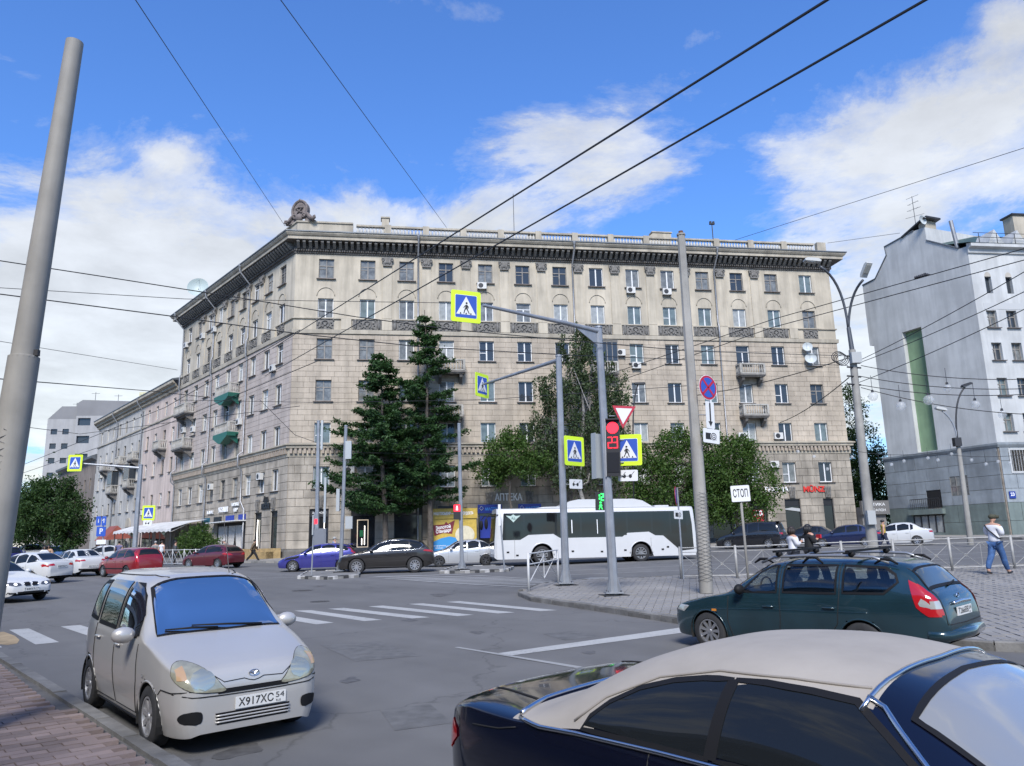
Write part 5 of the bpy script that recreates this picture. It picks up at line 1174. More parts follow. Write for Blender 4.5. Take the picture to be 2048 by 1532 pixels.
for i, (px, Y, h, lab) in enumerate([(1730, 88, 17.5, 'tall tree filling the gap beside the white building'), (1702, 84, 11.5, 'tree at the edge of the corner building beside the gap'), (1762, 82, 9.0, 'lower tree against the tiled base of the white building')]):
    p = at(px, 1070, Y); z0 = gz(p.x, p.y)
    broad_tree('ash_tree', lab, (p.x, p.y, z0), h, [(0, 0, h * .82, 1.9, 1.8, h * .15), (-.9, 0, h * .62, 2.0, 2, h * .17), (1.0, 0, h * .6, 2.0, 2, h * .17), (0, 0, h * .36, 2.5, 2, h * .16), (0, 0, h * .16, 2.6, 2, h * .12)], M_LIND, 7000, .27, M_BARK, .16, .1, group='trees in the gap')
# low hedge masses that close the horizon far down the streets
def hedge(name, label, pts, h, m, n=7000):
    q = MB(); C = []
    for (x, y) in pts: C.append(np.array([x, y, gz(x, y) + h * .5]) + RNG.normal(size=(n // len(pts), 3)) * np.array([3.5, 2, h * .28]))
    C = np.concatenate(C); C[:, 2] = np.maximum(C[:, 2], .4); o = put(name, leaf_mesh(name, C, .5, m), None, None, kind='stuff'); o['label'] = label; o['category'] = 'trees'; return o
hedge('far_tree_foliage', 'dark mass of trees closing the far end of the side street', [(x, 120 + .05 * x) for x in range(-170, -68, 6)], 11, M_LIND, 16000)
hedge('gap_tree_foliage', 'dark mass of trees behind the gap between the buildings', [(x, 118) for x in range(36, 66, 5)], 9, M_LIND, 7000)
# ================================================================ VEHICLES
def pchip(pts):
    x = np.array([p[0] for p in pts], float); y = np.array([p[1] for p in pts], float); h = np.diff(x); d = np.diff(y) / h; m = np.zeros(len(x))
    m[0] = d[0]; m[-1] = d[-1]
    for i in range(1, len(x) - 1):
        if d[i - 1] * d[i] > 0: w1 = 2 * h[i] + h[i - 1]; w2 = h[i] + 2 * h[i - 1]; m[i] = (w1 + w2) / (w1 / d[i - 1] + w2 / d[i])
    def f(t):
        t = min(max(t, x[0]), x[-1]); i = min(len(h) - 1, max(0, int(np.searchsorted(x, t) - 1))); s = (t - x[i]) / h[i]
        return float((1 + 2 * s) * (1 - s) ** 2 * y[i] + s * (1 - s) ** 2 * h[i] * m[i] + s * s * (3 - 2 * s) * y[i + 1] + s * s * (s - 1) * h[i] * m[i + 1])
    return f
def paint(name, col, metal=.35, rough=.32, coat=1.0):
    return mat(name, col, rough, metal, .5, var=.04, vscale=1.2, coat=coat)
M_TYRE = mat('tyre_rubber', (0.022, 0.022, 0.023), .8, var=.3, vscale=10); M_RIM = mat('alloy_rim', (0.42, 0.42, 0.43), .35, .8); M_RIMD = mat('dark_rim', (0.10, 0.10, 0.105), .4, .7)
M_CGL = mat('car_glass', (0.010, 0.012, 0.014), .03, spec=.4); M_TRIMB = mat('black_plastic', (0.010, 0.010, 0.011), .6, spec=.2); M_CHR = mat('chrome', (0.62, 0.63, 0.65), .18, 1.0)
M_HEAD = mat('headlamp_lens', (0.42, 0.42, 0.40), .12, .3, spec=.6, coat=1); M_TAIL = mat('tail_lamp', (0.30, 0.008, 0.012), .15, coat=1, emit=(.6, .01, .01), estr=.06); M_AMB = mat('amber_lamp', (0.55, 0.20, 0.02), .2, coat=1)
M_PLATE = mat('number_plate', (0.60, 0.60, 0.58), .5); M_INK = mat('plate_ink', (0.012, 0.012, 0.012), .6); M_INT = mat('dark_interior', (0.03, 0.03, 0.032), .8); M_UNDER = mat('underbody', (0.012, 0.012, 0.012), .9)
M_SEAM = mat('panel_gap', (0.01, 0.01, 0.01), .8)
def seeglass():
    m = bpy.data.materials.new('clear_car_glass'); m.use_nodes = True; g = NG(m.node_tree); out = g.n['Material Output']; g.n.remove(g.n['Principled BSDF'])
    t = g.new('ShaderNodeBsdfTransparent', i_Color=(.62, .68, .66, 1)); gl = g.new('ShaderNodeBsdfGlossy', i_Roughness=.03); fr = g.new('ShaderNodeFresnel', i_IOR=1.55)
    mx = g.new('ShaderNodeMixShader'); g.l.new(g.math('ADD', g.math('MULTIPLY', fr.outputs[0], 1.1), .04, clamp=True), mx.inputs[0]); g.l.new(t.outputs[0], mx.inputs[1]); g.l.new(gl.outputs[0], mx.inputs[2]); g.l.new(mx.outputs[0], out.inputs[0]); return m
M_SEE = seeglass()
def milk(name, k, rough=.03, tint=(.5, .58, .57)):
    m = seeglass(); m.name = name; g = NG(m.node_tree)
    for n in m.node_tree.nodes:
        if n.type == "MATH" and n.operation == "ADD": n.inputs[1].default_value = k
        if n.type == 'BSDF_TRANSPARENT': n.inputs[0].default_value = (*tint, 1)
    return m
M_WSCR = milk('reflecting_windscreen', .13, tint=(.62, .70, .68))
_WHEEL = {}
def wheel_meshes(r, w, spokes, rim):
    key = (r, w, spokes, rim.name)
    if key in _WHEEL: return _WHEEL[key]
    t = MB(); k = r * .64; t.lathe([(k, -w * .42), (k * 1.05, -w * .5), (r * .9, -w * .5), (r * .985, -w * .40), (r, -w * .28), (r, w * .28), (r * .985, w * .40), (r * .9, w * .5), (k * 1.05, w * .5), (k, w * .42)], (0, 0, 0), 28, 'y')
    tm = t.mesh('wheel', M_TYRE, smooth=50)
    q = MB(); q.lathe([(k * 1.02, -w * .40), (k * 1.0, -w * .46), (k * .90, -w * .46), (k * .86, -w * .30), (k * .86, w * .3)], (0, 0, 0), 28, 'y')
    for i in range(spokes):
        a = 2 * pi * i / spokes; M = Matrix.Rotation(a, 4, 'Y')
        s0, s1 = .28 * k / spokes * 3.1, .22 * k / spokes * 5
        q.add([M @ Vector(p) for p in ((-s0, -w * .36, .10 * k), (s0, -w * .36, .10 * k), (s1, -w * .43, .90 * k), (-s1, -w * .43, .90 * k), (-s0, -w * .15, .10 * k), (s0, -w * .15, .10 * k), (s1, -w * .25, .90 * k), (-s1, -w * .25, .90 * k))], [(0, 1, 2, 3), (0, 3, 7, 4), (1, 5, 6, 2)])
    q.lathe([(0.0, -w * .42), (.16 * k, -w * .42), (.2 * k, -w * .36), (.2 * k, -w * .1)], (0, 0, 0), 12, 'y')
    rm = q.mesh('rim', rim, smooth=40); d = MB(); d.lathe([(0, -w * .12), (k * .88, -w * .12)], (0, 0, 0), 20, 'y'); dm = d.mesh('brake_disc', M_UNDER)
    _WHEEL[key] = (tm, rm, dm); return _WHEEL[key]

def spoly(pts, n=4):
    """closed smooth outline through the points"""
    k = len(pts); out = []
    for i in range(k):
        p0, p1, p2, p3 = (np.array(pts[(i + d) % k], float) for d in (-1, 0, 1, 2))
        for t in np.arange(n) / n: out.append(tuple(.5 * (2 * p1 + (p2 - p0) * t + (2 * p0 - 5 * p1 + 4 * p2 - p3) * t * t + (3 * p1 - p0 - 3 * p2 + p3) * t ** 3)))
    return out
class Car:
    def __init__(s, name, label, sp, pm, pos, head, group=None, cat='car', cut=False, ns=46, nl=8, nu=13):
        s.sp = sp; s.pm = pm; s.L = sp['L']; s.wb = sp['wb']; s.fo = sp['fo']; s.cut = cut; sc = sp.get('scale', 1.0)
        s.x0 = s.fo + s.wb / 2
        x, y = pos; e = .5; N = V(-(gz(x + e, y) - gz(x - e, y)), -(gz(x, y + e) - gz(x, y - e)), 1).normalized()
        f = V(sin(radians(head)), cos(radians(head)), 0); f = (f - N * f.dot(N)).normalized(); l = N.cross(f)
        M = Matrix(((f.x, l.x, N.x, x), (f.y, l.y, N.y, y), (f.z, l.z, N.z, gz(x, y)), (0, 0, 0, 1))) @ Matrix.Scale(sc, 4)
        s.root = root(name, label, cat, M=M, group=group)
        s.top, s.belt, s.bot, s.plan = (pchip(sp[k]) for k in ('top', 'belt', 'bot', 'plan')); s.n = pchip(sp.get('n', [(0, 2.3), (sp['xc'], 2.6), (sp['xc'] + .6, 4.2), (s.L - .3, 4.2), (s.L, 3)])); s.tum = sp.get('tum', .20)
        s.build_body(ns, nl, nu)
    def section(s, x, nl, nu):
        zb, zs, zt, w = s.bot(x), s.belt(x), s.top(x), s.plan(x); zs = min(zs, zt - .015); pts = []
        a0 = s.sp.get('tuck', .09)
        for i in range(nl + 1):
            t = i / nl; pts.append((w * (1 - a0 * (1 - t) ** 3 - .03 * t ** 5), zb + (zs - zb) * t))
        H = zt - zs; n = s.n(x); tum = s.tum * min(1, max(0, (H - .12) / .3))
        for i in range(1, nu + 1):
            th = (pi / 2) * (i / nu); c = max(0, cos(th)) ** (2 / n); sn = sin(th) ** (2 / n)
            pts.append((w * .97 * c * (1 - tum * sn), zs + H * sn))
        return pts
    def build_body(s, ns, nl, nu):
        L = s.L; xs = set(np.linspace(0, L, ns)) | {0, .015, .04, .08, .14, L - .015, L - .04, L - .08, L - .14}; xs = sorted(xs)
        V_ = []; k = nl + nu + 1; ring = 2 * k - 1
        for x in xs:
            p = s.section(x, nl, nu)
            V_ += [(s.x0 - x, -y, z) for y, z in p] + [(s.x0 - x, y, z) for y, z in p[-2::-1]]
        F = [(i * ring + j, i * ring + j + 1, (i + 1) * ring + j + 1, (i + 1) * ring + j) for i in range(len(xs) - 1) for j in range(ring - 1)]
        F += [tuple(range(ring))[::-1], tuple((len(xs) - 1) * ring + j for j in range(ring))]
        s.bvh = BVHTree.FromPolygons([Vector(v) for v in V_], F)
        arr = np.array(V_); R = s.sp['wr'] * 1.13; dead = set()
        for ax in (s.wb / 2, -s.wb / 2):
            d = np.hypot(arr[:, 0] - ax, arr[:, 2] - s.sp['wr']); side = np.abs(arr[:, 1]) > .45 * s.sp['W'] / 2 * 1.0
            near = (np.abs(d - R) < .6 * L / ns) & side & (arr[:, 2] > .12)
            sc = np.where(near, R / np.maximum(d, 1e-6), 1.0)
            arr[:, 0] = ax + (arr[:, 0] - ax) * sc; arr[:, 2] = s.sp['wr'] + (arr[:, 2] - s.sp['wr']) * sc
            d = np.hypot(arr[:, 0] - ax, arr[:, 2] - s.sp['wr'])
            inn = (d < R - 1e-3) & side
            for fi, f in enumerate(F):
                if len(f) == 4 and (inn[list(f)].any() or np.hypot(arr[list(f), 0].mean() - ax, arr[list(f), 2].mean() - s.sp['wr']) < R * .97 and side[list(f)].all()): dead.add(fi)
        if s.cut:
            for poly in s.sp['dlo']:
                for fi, f in enumerate(F):
                    if len(f) == 4 and all(inside((s.x0 - arr[v][0], arr[v][2]), poly) and abs(arr[v][1]) > .3 for v in f): dead.add(fi)
            for poly, rng in ((s.sp['ws'], None), (s.sp.get('rw'), None)):
                if poly:
                    for fi, f in enumerate(F):
                        if len(f) == 4 and all(inside((s.x0 - arr[v][0], arr[v][1]), poly) and arr[v][2] > s.belt(s.x0 - arr[v][0]) - .05 for v in f): dead.add(fi)
        soft = s.sp.get('soft'); groups = {'body': [], 'soft_top': []}
        for fi, f in enumerate(F):
            if fi in dead: continue
            if soft and len(f) == 4:
                c = arr[list(f)].mean(0); xx = s.x0 - c[0]
                if soft(xx, abs(c[1]), c[2]): groups['soft_top'].append(f); continue
            groups['body'].append(f)
        for nme, fs in groups.items():
            if not fs: continue
            used = sorted({v for f in fs for v in f}); mp = {v: i for i, v in enumerate(used)}
            q = MB().add([tuple(arr[v]) for v in used], [tuple(mp[v] for v in f) for f in fs])
            s.part(nme, q, s.pm if nme == 'body' else s.sp['softmat'], smooth=38)
        # dark floor, wheel wells
        q = MB(); zz_ = [(x, s.plan(x) * .9, s.bot(x) + .02) for x in np.linspace(.1, L - .1, 14)]
        q.add([(s.x0 - x, -w, z) for x, w, z in zz_] + [(s.x0 - x, w, z) for x, w, z in zz_], [(i, i + 1, i + 15, i + 14) for i in range(13)])
        for ax in (s.wb / 2, -s.wb / 2):
            for sg in (-1, 1):
                y1 = sg * s.plan(s.x0 - ax) * .985; y0 = y1 - sg * .34; P = [(ax + (R + .01) * cos(a), s.sp['wr'] + (R + .01) * sin(a)) for a in np.linspace(-.35, pi + .35, 18)]
                q.add([(x, y1, z) for x, z in P] + [(x, y0, z) for x, z in P], [(i, i + 1, i + 19, i + 18) for i in range(17)] + [tuple(range(18, 36))])
        s.part('underbody', q, M_UNDER)
        for ax in (s.wb / 2, -s.wb / 2):      # arch lips
            for sg in (-1, 1):
                P = []
                for a in np.linspace(-.25, pi + .25, 22):
                    x, z = ax + R * cos(a), s.sp['wr'] + R * sin(a); xx = s.x0 - x
                    if z < s.bot(xx) + .01: continue
                    h = s.bvh.ray_cast(V(x, sg * 3, z), V(0, -sg, 0))[0]
                    if h is not None: P.append((x, h.y - sg * .004, z))
                if len(P) > 3: s.part('arch_lip', MB().tube(P, .013, 5), s.sp.get('lipmat', s.pm), smooth=True)
        tw = s.sp.get('tw', .2); tm, rm, dm = wheel_meshes(s.sp['wr'], tw, s.sp.get('spokes', 7), s.sp.get('rim', M_RIM))
        for ax in (s.wb / 2, -s.wb / 2):
            for sg in (-1, 1):
                y = sg * (s.plan(s.x0 - ax) - tw / 2 - .015)
                o = put('wheel', tm, s.root, Matrix.Translation((ax, y, s.sp['wr'])) @ (Matrix.Rotation(pi if sg > 0 else 0, 4, 'Z')) @ Matrix.Rotation(random.uniform(0, 1), 4, 'Y')); put('rim', rm, o, Matrix.Identity(4)); put('brake_disc', dm, o, Matrix.Identity(4))
    def part(s, name, mb, m, smooth=False, parent=None): return mb.build(name, m, parent or s.root, smooth=smooth, world=False)
    # ---- projection of flat shapes on the body: 'l','r' sides (x,z), 'f','b' ends (y,z), 't' from above (x,y)
    def hit(s, view, u, v, off):
        if view in 'lr': sg = 1 if view == 'l' else -1; o, d = V(s.x0 - u, sg * 3, v), V(0, -sg, 0)
        elif view in 'fb': sg = 1 if view == 'f' else -1; o, d = V(sg * 6, u, v), V(-sg, 0, 0)
        else: o, d = V(s.x0 - u, v, 4), V(0, 0, -1)
        h = s.bvh.ray_cast(o, d)
        if h[0] is None:
            h = s.bvh.find_nearest(V(s.x0 - u, sg * s.sp['W'] / 2, v) if view in 'lr' else (V(s.x0 if view == 'f' else s.x0 - s.L, u, v) if view in 'fb' else V(s.x0 - u, v, 1)))
        n = h[1]
        if n.dot(d) > 0: n = -n
        return h[0] + n * off
    def patch(s, name, view, poly, m, off=.005, rows=8, cols=8, parent=None, smooth=True):
        vs = [p[1] for p in poly]; a, b = min(vs), max(vs); k = len(poly); V_ = []
        for r in range(rows + 1):
            v = a + (b - a) * min(max(r / rows, .002), .998); X_ = []
            for i in range(k):
                (x1, y1), (x2, y2) = poly[i], poly[(i + 1) % k]
                if (y1 <= v < y2) or (y2 <= v < y1): X_.append(x1 + (x2 - x1) * (v - y1) / (y2 - y1))
            if not X_: X_ = [poly[0][0], poly[0][0]]
            u0, u1 = min(X_), max(X_); V_ += [s.hit(view, u0 + (u1 - u0) * c / cols, v, off) for c in range(cols + 1)]
        F = [(r * (cols + 1) + c, r * (cols + 1) + c + 1, (r + 1) * (cols + 1) + c + 1, (r + 1) * (cols + 1) + c) for r in range(rows) for c in range(cols)]
        return s.part(name, MB().add(V_, F), m, smooth=smooth, parent=parent)
    def line(s, name, view, pts, m, w=.012, off=.004, n=None, parent=None, closed=False, r=None):
        P = []; pts = list(pts) + ([pts[0]] if closed else [])
        for (a, b) in zip(pts[:-1], pts[1:]):
            k = max(1, int(math.hypot(b[0] - a[0], b[1] - a[1]) / .06))
            P += [(a[0] + (b[0] - a[0]) * i / k, a[1] + (b[1] - a[1]) * i / k) for i in range(k)]
        P.append(pts[-1]); H = [s.hit(view, u, v, off) for u, v in P]
        return s.part(name, MB().tube(H, r or w / 2, 5 if r is None else 6), m, smooth=True, parent=parent)
    def frame_glass(s, name, view, poly, m, border=.03, rows=10, cols=10, bm=None):
        """glass patch with a dark edge band that lies on it"""
        o = s.patch(name, view, poly, m, .004, rows, cols)
        c = (sum(p[0] for p in poly) / len(poly), sum(p[1] for p in poly) / len(poly)); V_ = []; F = []; pp = []
        for a, b in zip(poly, poly[1:] + poly[:1]):
            k = max(1, int(math.hypot(b[0] - a[0], b[1] - a[1]) / .07)); pp += [(a[0] + (b[0] - a[0]) * i / k, a[1] + (b[1] - a[1]) * i / k) for i in range(k)]
        n = len(pp)
        for i in range(n):
            p0, p1 = pp[i - 1], pp[(i + 1) % n]; tx, ty = p1[0] - p0[0], p1[1] - p0[1]; l = math.hypot(tx, ty) or 1; nx, ny = -ty / l, tx / l
            if nx * (c[0] - pp[i][0]) + ny * (c[1] - pp[i][1]) < 0: nx, ny = -nx, -ny
            V_ += [s.hit(view, pp[i][0] - nx * .012, pp[i][1] - ny * .012, .006), s.hit(view, pp[i][0] + nx * border, pp[i][1] + ny * border, .007)]
        F = [(2 * i, 2 * i + 1, (2 * i + 3) % (2 * n), (2 * i + 2) % (2 * n)) for i in range(n)]
        s.part('window_seal', MB().add(V_, F), bm or M_TRIMB, parent=o, smooth=True); return o
    def dlo_auto(s, xa, xb, pillars=(), f=.84, lo=.035):
        """side windows from the body's own curves, split at the pillars"""
        out = []; cuts = [xa] + [c for c in pillars] + [xb]
        for i, (a, b) in enumerate(zip(cuts[:-1], cuts[1:])):
            a += .035 if i else 0; b -= .035 if i < len(cuts) - 2 else 0; T = []; B_ = []
            for x in np.linspace(a, b, 9):
                zs, zt = s.belt(x), s.top(x); z1 = zs + f * (zt - zs); T.append((x, max(z1, zs + lo + .01))); B_.append((x, zs + lo))
            out.append(B_ + T[::-1])
        return out
    def plate(s, view, txt, z, y=0, reg=None):
        x = s.hit(view, y, z, .012); sg = 1 if view == 'f' else -1
        M = Matrix.Translation(x) @ Matrix.Rotation((pi / 2) * sg, 4, 'Z')
        o = s.part('number_plate', MB().box(-.26, .26, -.008, .004, -.056, .056, M), M_PLATE)
        q = MB(); text(q, txt, .105, M @ Matrix.Translation((-.05 if reg else 0, -.011, -.002)), width=.36 if reg else .45, bold=.001)
        if reg: text(q, reg, .075, M @ Matrix.Translation((.195, -.011, .016)), width=.09); text(q, 'RUS', .03, M @ Matrix.Translation((.18, -.011, -.036)), width=.05)
        s.part('lettering', q, M_INK, parent=o)
    def mirrors(s, x, z, m=None, sz=(.09, .10, .075)):
        for sg in (-1, 1):
            h = s.hit('l' if sg > 0 else 'r', x, z, 0); q = MB(); c = h + V(-.02, sg * .13, .03); q.sphere(c, 1.0, 12, 8, (sz[0], sz[1], sz[2])); o = s.part('wing_mirror', q, m or s.pm, smooth=True)
            s.part('mirror_stalk', MB().tube([h - V(0, sg * .03, 0), c], .025, 6), M_TRIMB, parent=o)
    def handles(s, xs, m=None, dz=-.13):
        for x in xs:
            for v in 'lr':
                z = s.belt(x) + dz; a, b = s.hit(v, x - .09, z, .018), s.hit(v, x + .09, z, .018); s.part('door_handle', MB().tube([a, (a + b) / 2, b], [.012, .016, .012], 6), m or s.pm, smooth=True)
    def side_seams(s, xs):
        for x in xs:
            for v in 'lr': s.line('door_gap', v, [(x, s.belt(x) + .0), (x + .01, s.bot(x) + .1)], M_SEAM, .007, .001)
    def text(s, name, view, txt, u, v, size, m, width=None, off=.006, flip=1, bold=0.0):
        vs, fs = text_mesh(txt, size, 0.0, width=width, bold=bold)
        s.part(name, MB().add([s.hit(view, u + flip * p[0], v + p[2], off) for p in vs], fs), m)
    def std(s, xc, xh, xr0, xr1, pillars, dlo=None, rearview='t', lampz=None, glass=None, dlo_f=.84):
        """everyday set: windows, lamps, handles, seams, mirrors"""
        g_ = glass or M_CGL; W2 = s.sp['W'] / 2
        polys = s.dlo_auto(dlo[0], dlo[1], pillars, dlo_f)
        for v in 'lr':
            for p in polys: s.patch('side_window', v, p, g_, .006, 6, 6)
        s.patch('windscreen', 't', [(xc, -W2 * .74), (xc - .04, 0), (xc, W2 * .74), (xh, W2 * .60), (xh, -W2 * .60)][::1] if False else [(xc, -W2 * .76), (xh, -W2 * .62), (xh, W2 * .62), (xc, W2 * .76)], g_, .006, 10, 8)
        if rearview == 't': s.patch('rear_window', 't', [(xr1, -W2 * .66), (xr0, -W2 * .58), (xr0, W2 * .58), (xr1, W2 * .66)], g_, .006, 10, 6)
        else: s.patch('rear_window', 'b', [(-W2 * .66, xr1), (W2 * .66, xr1), (W2 * .58, xr0), (-W2 * .58, xr0)], g_, .006, 6, 8)
        s.mirrors(xc + .32, s.belt(xc + .3) + .07); s.handles([pillars[0] - .16] + ([pillars[1] - .16] if len(pillars) > 1 else [])); s.side_seams([xc + .18, pillars[0]] + ([pillars[1]] if len(pillars) > 1 else []))
    def lamps(s, front, rear, fm=None, rm=None):
        """front/rear: polygons in end view for the +y side, mirrored"""
        for poly in front:
            for sg in (-1, 1): s.patch('headlight', 'f', [(sg * y, z) for y, z in poly], fm or M_HEAD, .006, 6, 6)
        for poly in rear:
            for sg in (-1, 1): s.patch('tail_light', 'b', [(sg * y, z) for y, z in poly], rm or M_TAIL, .006, 6, 6)
def spec(L, W, H, wb, fo, wr, top, belt, bot=None, plan=None, **kw):
    bot = bot or [(0, .30), (.1, .22), (.5, .19), (L - .6, .20), (L - .15, .27), (L, .36)]
    h = W / 2; plan = plan or [(0, h * .66), (.05, h * .77), (.15, h * .86), (.38, h * .94), (.8, h * .985), (1.3, h), (L - 1.2, h), (L - .6, h * .97), (L - .25, h * .91), (L - .08, h * .83), (L, h * .72)]
    return dict(L=L, W=W, H=H, wb=wb, fo=fo, wr=wr, top=top, belt=belt, bot=bot, plan=plan, **kw)
SEDAN = spec(4.40, 1.73, 1.46, 2.60, .85, .305, [(0, .52), (.05, .64), (.25, .72), (.9, .88), (1.15, .94), (1.95, 1.37), (2.3, 1.44), (2.8, 1.455), (3.25, 1.40), (3.85, 1.08), (4.05, 1.04), (4.3, 1.02), (4.37, .92), (4.40, .75)],
             [(0, .50), (.3, .66), (1.1, .84), (2.2, .90), (3.4, .95), (4.1, .97), (4.40, .72)], xc=1.1)
HATCH = spec(4.2, 1.72, 1.47, 2.58, .82, .305, [(0, .5), (.05, .62), (.25, .72), (.85, .88), (1.1, .94), (1.85, 1.37), (2.2, 1.44), (2.7, 1.46), (3.3, 1.42), (3.75, 1.30), (4.02, 1.0), (4.15, .9), (4.2, .7)],
             [(0, .48), (.3, .66), (1.1, .86), (2.2, .92), (3.4, .97), (4.0, .96), (4.2, .68)], xc=1.05)
SUV = spec(4.69, 1.90, 1.68, 2.80, .92, .375, [(0, .62), (.05, .80), (.25, .90), (.95, 1.02), (1.25, 1.08), (2.05, 1.55), (2.5, 1.655), (3.0, 1.675), (3.7, 1.60), (4.1, 1.46), (4.45, 1.12), (4.62, 1.02), (4.69, .75)],
           [(0, .60), (.3, .84), (1.2, .99), (2.3, 1.03), (3.5, 1.08), (4.2, 1.12), (4.5, 1.05), (4.69, .72)], [(0, .38), (.1, .28), (.5, .25), (4.1, .26), (4.5, .36), (4.69, .45)], xc=1.2)
ESTATE = spec(4.3, 1.70, 1.52, 2.55, .82, .305, [(0, .55), (.04, .66), (.2, .76), (.85, .92), (1.05, .97), (1.75, 1.42), (2.1, 1.49), (2.7, 1.52), (3.7, 1.50), (4.0, 1.42), (4.18, 1.1), (4.27, .95), (4.3, .7)],
              [(0, .5), (.3, .70), (1.1, .90), (2.2, .94), (3.4, .97), (4.1, .97), (4.3, .7)], xc=1.0)
VAN = spec(4.7, 1.75, 1.85, 2.80, .9, .32, [(0, .6), (.05, .74), (.25, .84), (.7, .96), (.95, 1.05), (1.75, 1.68), (2.2, 1.80), (2.8, 1.85), (4.0, 1.83), (4.4, 1.74), (4.58, 1.2), (4.67, 1.0), (4.7, .7)],
           [(0, .58), (.3, .78), (1.0, .98), (2.2, 1.04), (3.6, 1.07), (4.5, 1.06), (4.7, .72)], xc=.95)
def wheel_pos(px, py, head, sp, axle='f', side='l', dz=0.0):
    """centre of a car whose given wheel touches the ground at this pixel"""
    P = gp(px, py, dz); h = V(sin(radians(head)), cos(radians(head)), 0); l = V(-h.y, h.x, 0); sc = sp.get('scale', 1.0)
    c = P - h * (sp['wb'] / 2 * sc * (1 if axle == 'f' else -1)) - l * ((sp['W'] / 2 - .08) * sc * (1 if side == 'l' else -1))
    return (c.x, c.y)
# ---------------------------------------------------------------- silver minivan, parked at the near kerb
P_SIL = paint('silver_paint', (0.47, 0.455, 0.43), .35, .36, .7)
sv = spec(3.88, 1.66, 1.68, 2.50, .74, .30,
          [(0, .60), (.02, .70), (.07, .775), (.20, .835), (.50, .93), (.86, 1.03), (1.0, 1.075), (1.35, 1.38), (1.62, 1.585), (1.8, 1.64), (2.3, 1.685), (3.1, 1.675), (3.5, 1.62), (3.68, 1.48), (3.80, 1.05), (3.86, .92), (3.88, .7)],
          [(0, .56), (.05, .64), (.2, .73), (.5, .83), (.9, .94), (1.5, .985), (2.5, 1.0), (3.5, 1.02), (3.75, 1.0), (3.88, .68)],
          [(0, .205), (.05, .175), (.4, .165), (1.2, .19), (3.2, .19), (3.6, .24), (3.88, .34)],
          [(0, .56), (.03, .635), (.09, .705), (.2, .752), (.45, .80), (.9, .825), (1.5, .83), (3.0, .83), (3.5, .80), (3.75, .74), (3.88, .60)],
          xc=.95, tum=.17, scale=.985, spokes=8, rim=mat('hubcap', (0.34, 0.34, 0.345), .45, .5), tw=.18,
          n=[(0, 2.6), (.9, 3.0), (1.5, 4.6), (3.4, 5), (3.88, 3.5)])
sv['dlo'] = [[(1.22, 1.04), (2.02, 1.045), (2.02, 1.545), (1.78, 1.54), (1.55, 1.42), (1.30, 1.16)], [(2.12, 1.045), (2.92, 1.06), (2.92, 1.55), (2.12, 1.55)], [(3.0, 1.08), (3.5, 1.10), (3.44, 1.45), (3.3, 1.53), (3.0, 1.545)]]
sv['ws'] = [(.98, -.66), (1.60, -.575), (1.64, 0), (1.60, .575), (.98, .66), (.93, 0)]
c = Car('silver_minivan', 'small silver minivan parked at the near kerb facing the camera', sv, P_SIL, wheel_pos(300, 1495, 139.5, sv, 'f', 'r'), 139.5, cut=True, ns=104, nl=14, nu=24)
for v in 'lr':
    for i, p in enumerate(sv['dlo']): c.frame_glass('side_window', v, p, M_SEE if i == 0 else M_CGL, .035, 10, 10)
    c.patch('wind_deflector', v, [(1.30, 1.20), (1.58, 1.44), (1.80, 1.55), (2.04, 1.555), (2.04, 1.46), (1.82, 1.45), (1.60, 1.32), (1.38, 1.13)], mat('smoked_acrylic', (.012, .012, .02), .06, coat=1), .012, 8, 8)
    c.patch('wind_deflector', v, [(2.12, 1.40), (2.90, 1.42), (2.92, 1.56), (2.12, 1.56)], mat('smoked_acrylic', (.012, .012, .02), .06), .012, 4, 8)
    c.line('door_gap', v, [(1.16, .96), (1.14, .60), (1.22, .26), (2.02, .26), (2.08, .60), (2.07, 1.03), (2.06, 1.56)], M_SEAM, .013, .001)
    c.line('door_gap', v, [(2.08, .26), (2.9, .26), (3.0, .60), (2.98, 1.05)], M_SEAM, .013, .001)
    c.line('sill_trim', v, [(1.10, .21), (2.0, .21), (2.85, .21)], M_TRIMB, .03, .004)
    c.patch('side_repeater', v, [(.86, .66), (.93, .66), (.93, .69), (.86, .69)], M_HEAD, .008, 2, 2)
    c.line('wing_gap', v, [(.02, .60), (.2, .585), (.38, .60), (.44, .55)], M_SEAM, .013, .001)
    c.line('roof_gutter', v, [(1.50, 1.585), (1.9, 1.63), (3.3, 1.62)], M_TRIMB, .014, .002)
ws = c.frame_glass('windscreen', 't', [(.975, -.67), (1.61, -.58), (1.645, -.3), (1.65, 0), (1.645, .3), (1.61, .58), (.975, .67), (.945, .35), (.93, 0), (.945, -.35)], M_WSCR, .03, 14, 14)
c.patch('rear_window', 'b', [(-.58, 1.10), (.58, 1.10), (.52, 1.52), (-.52, 1.52)], M_CGL)
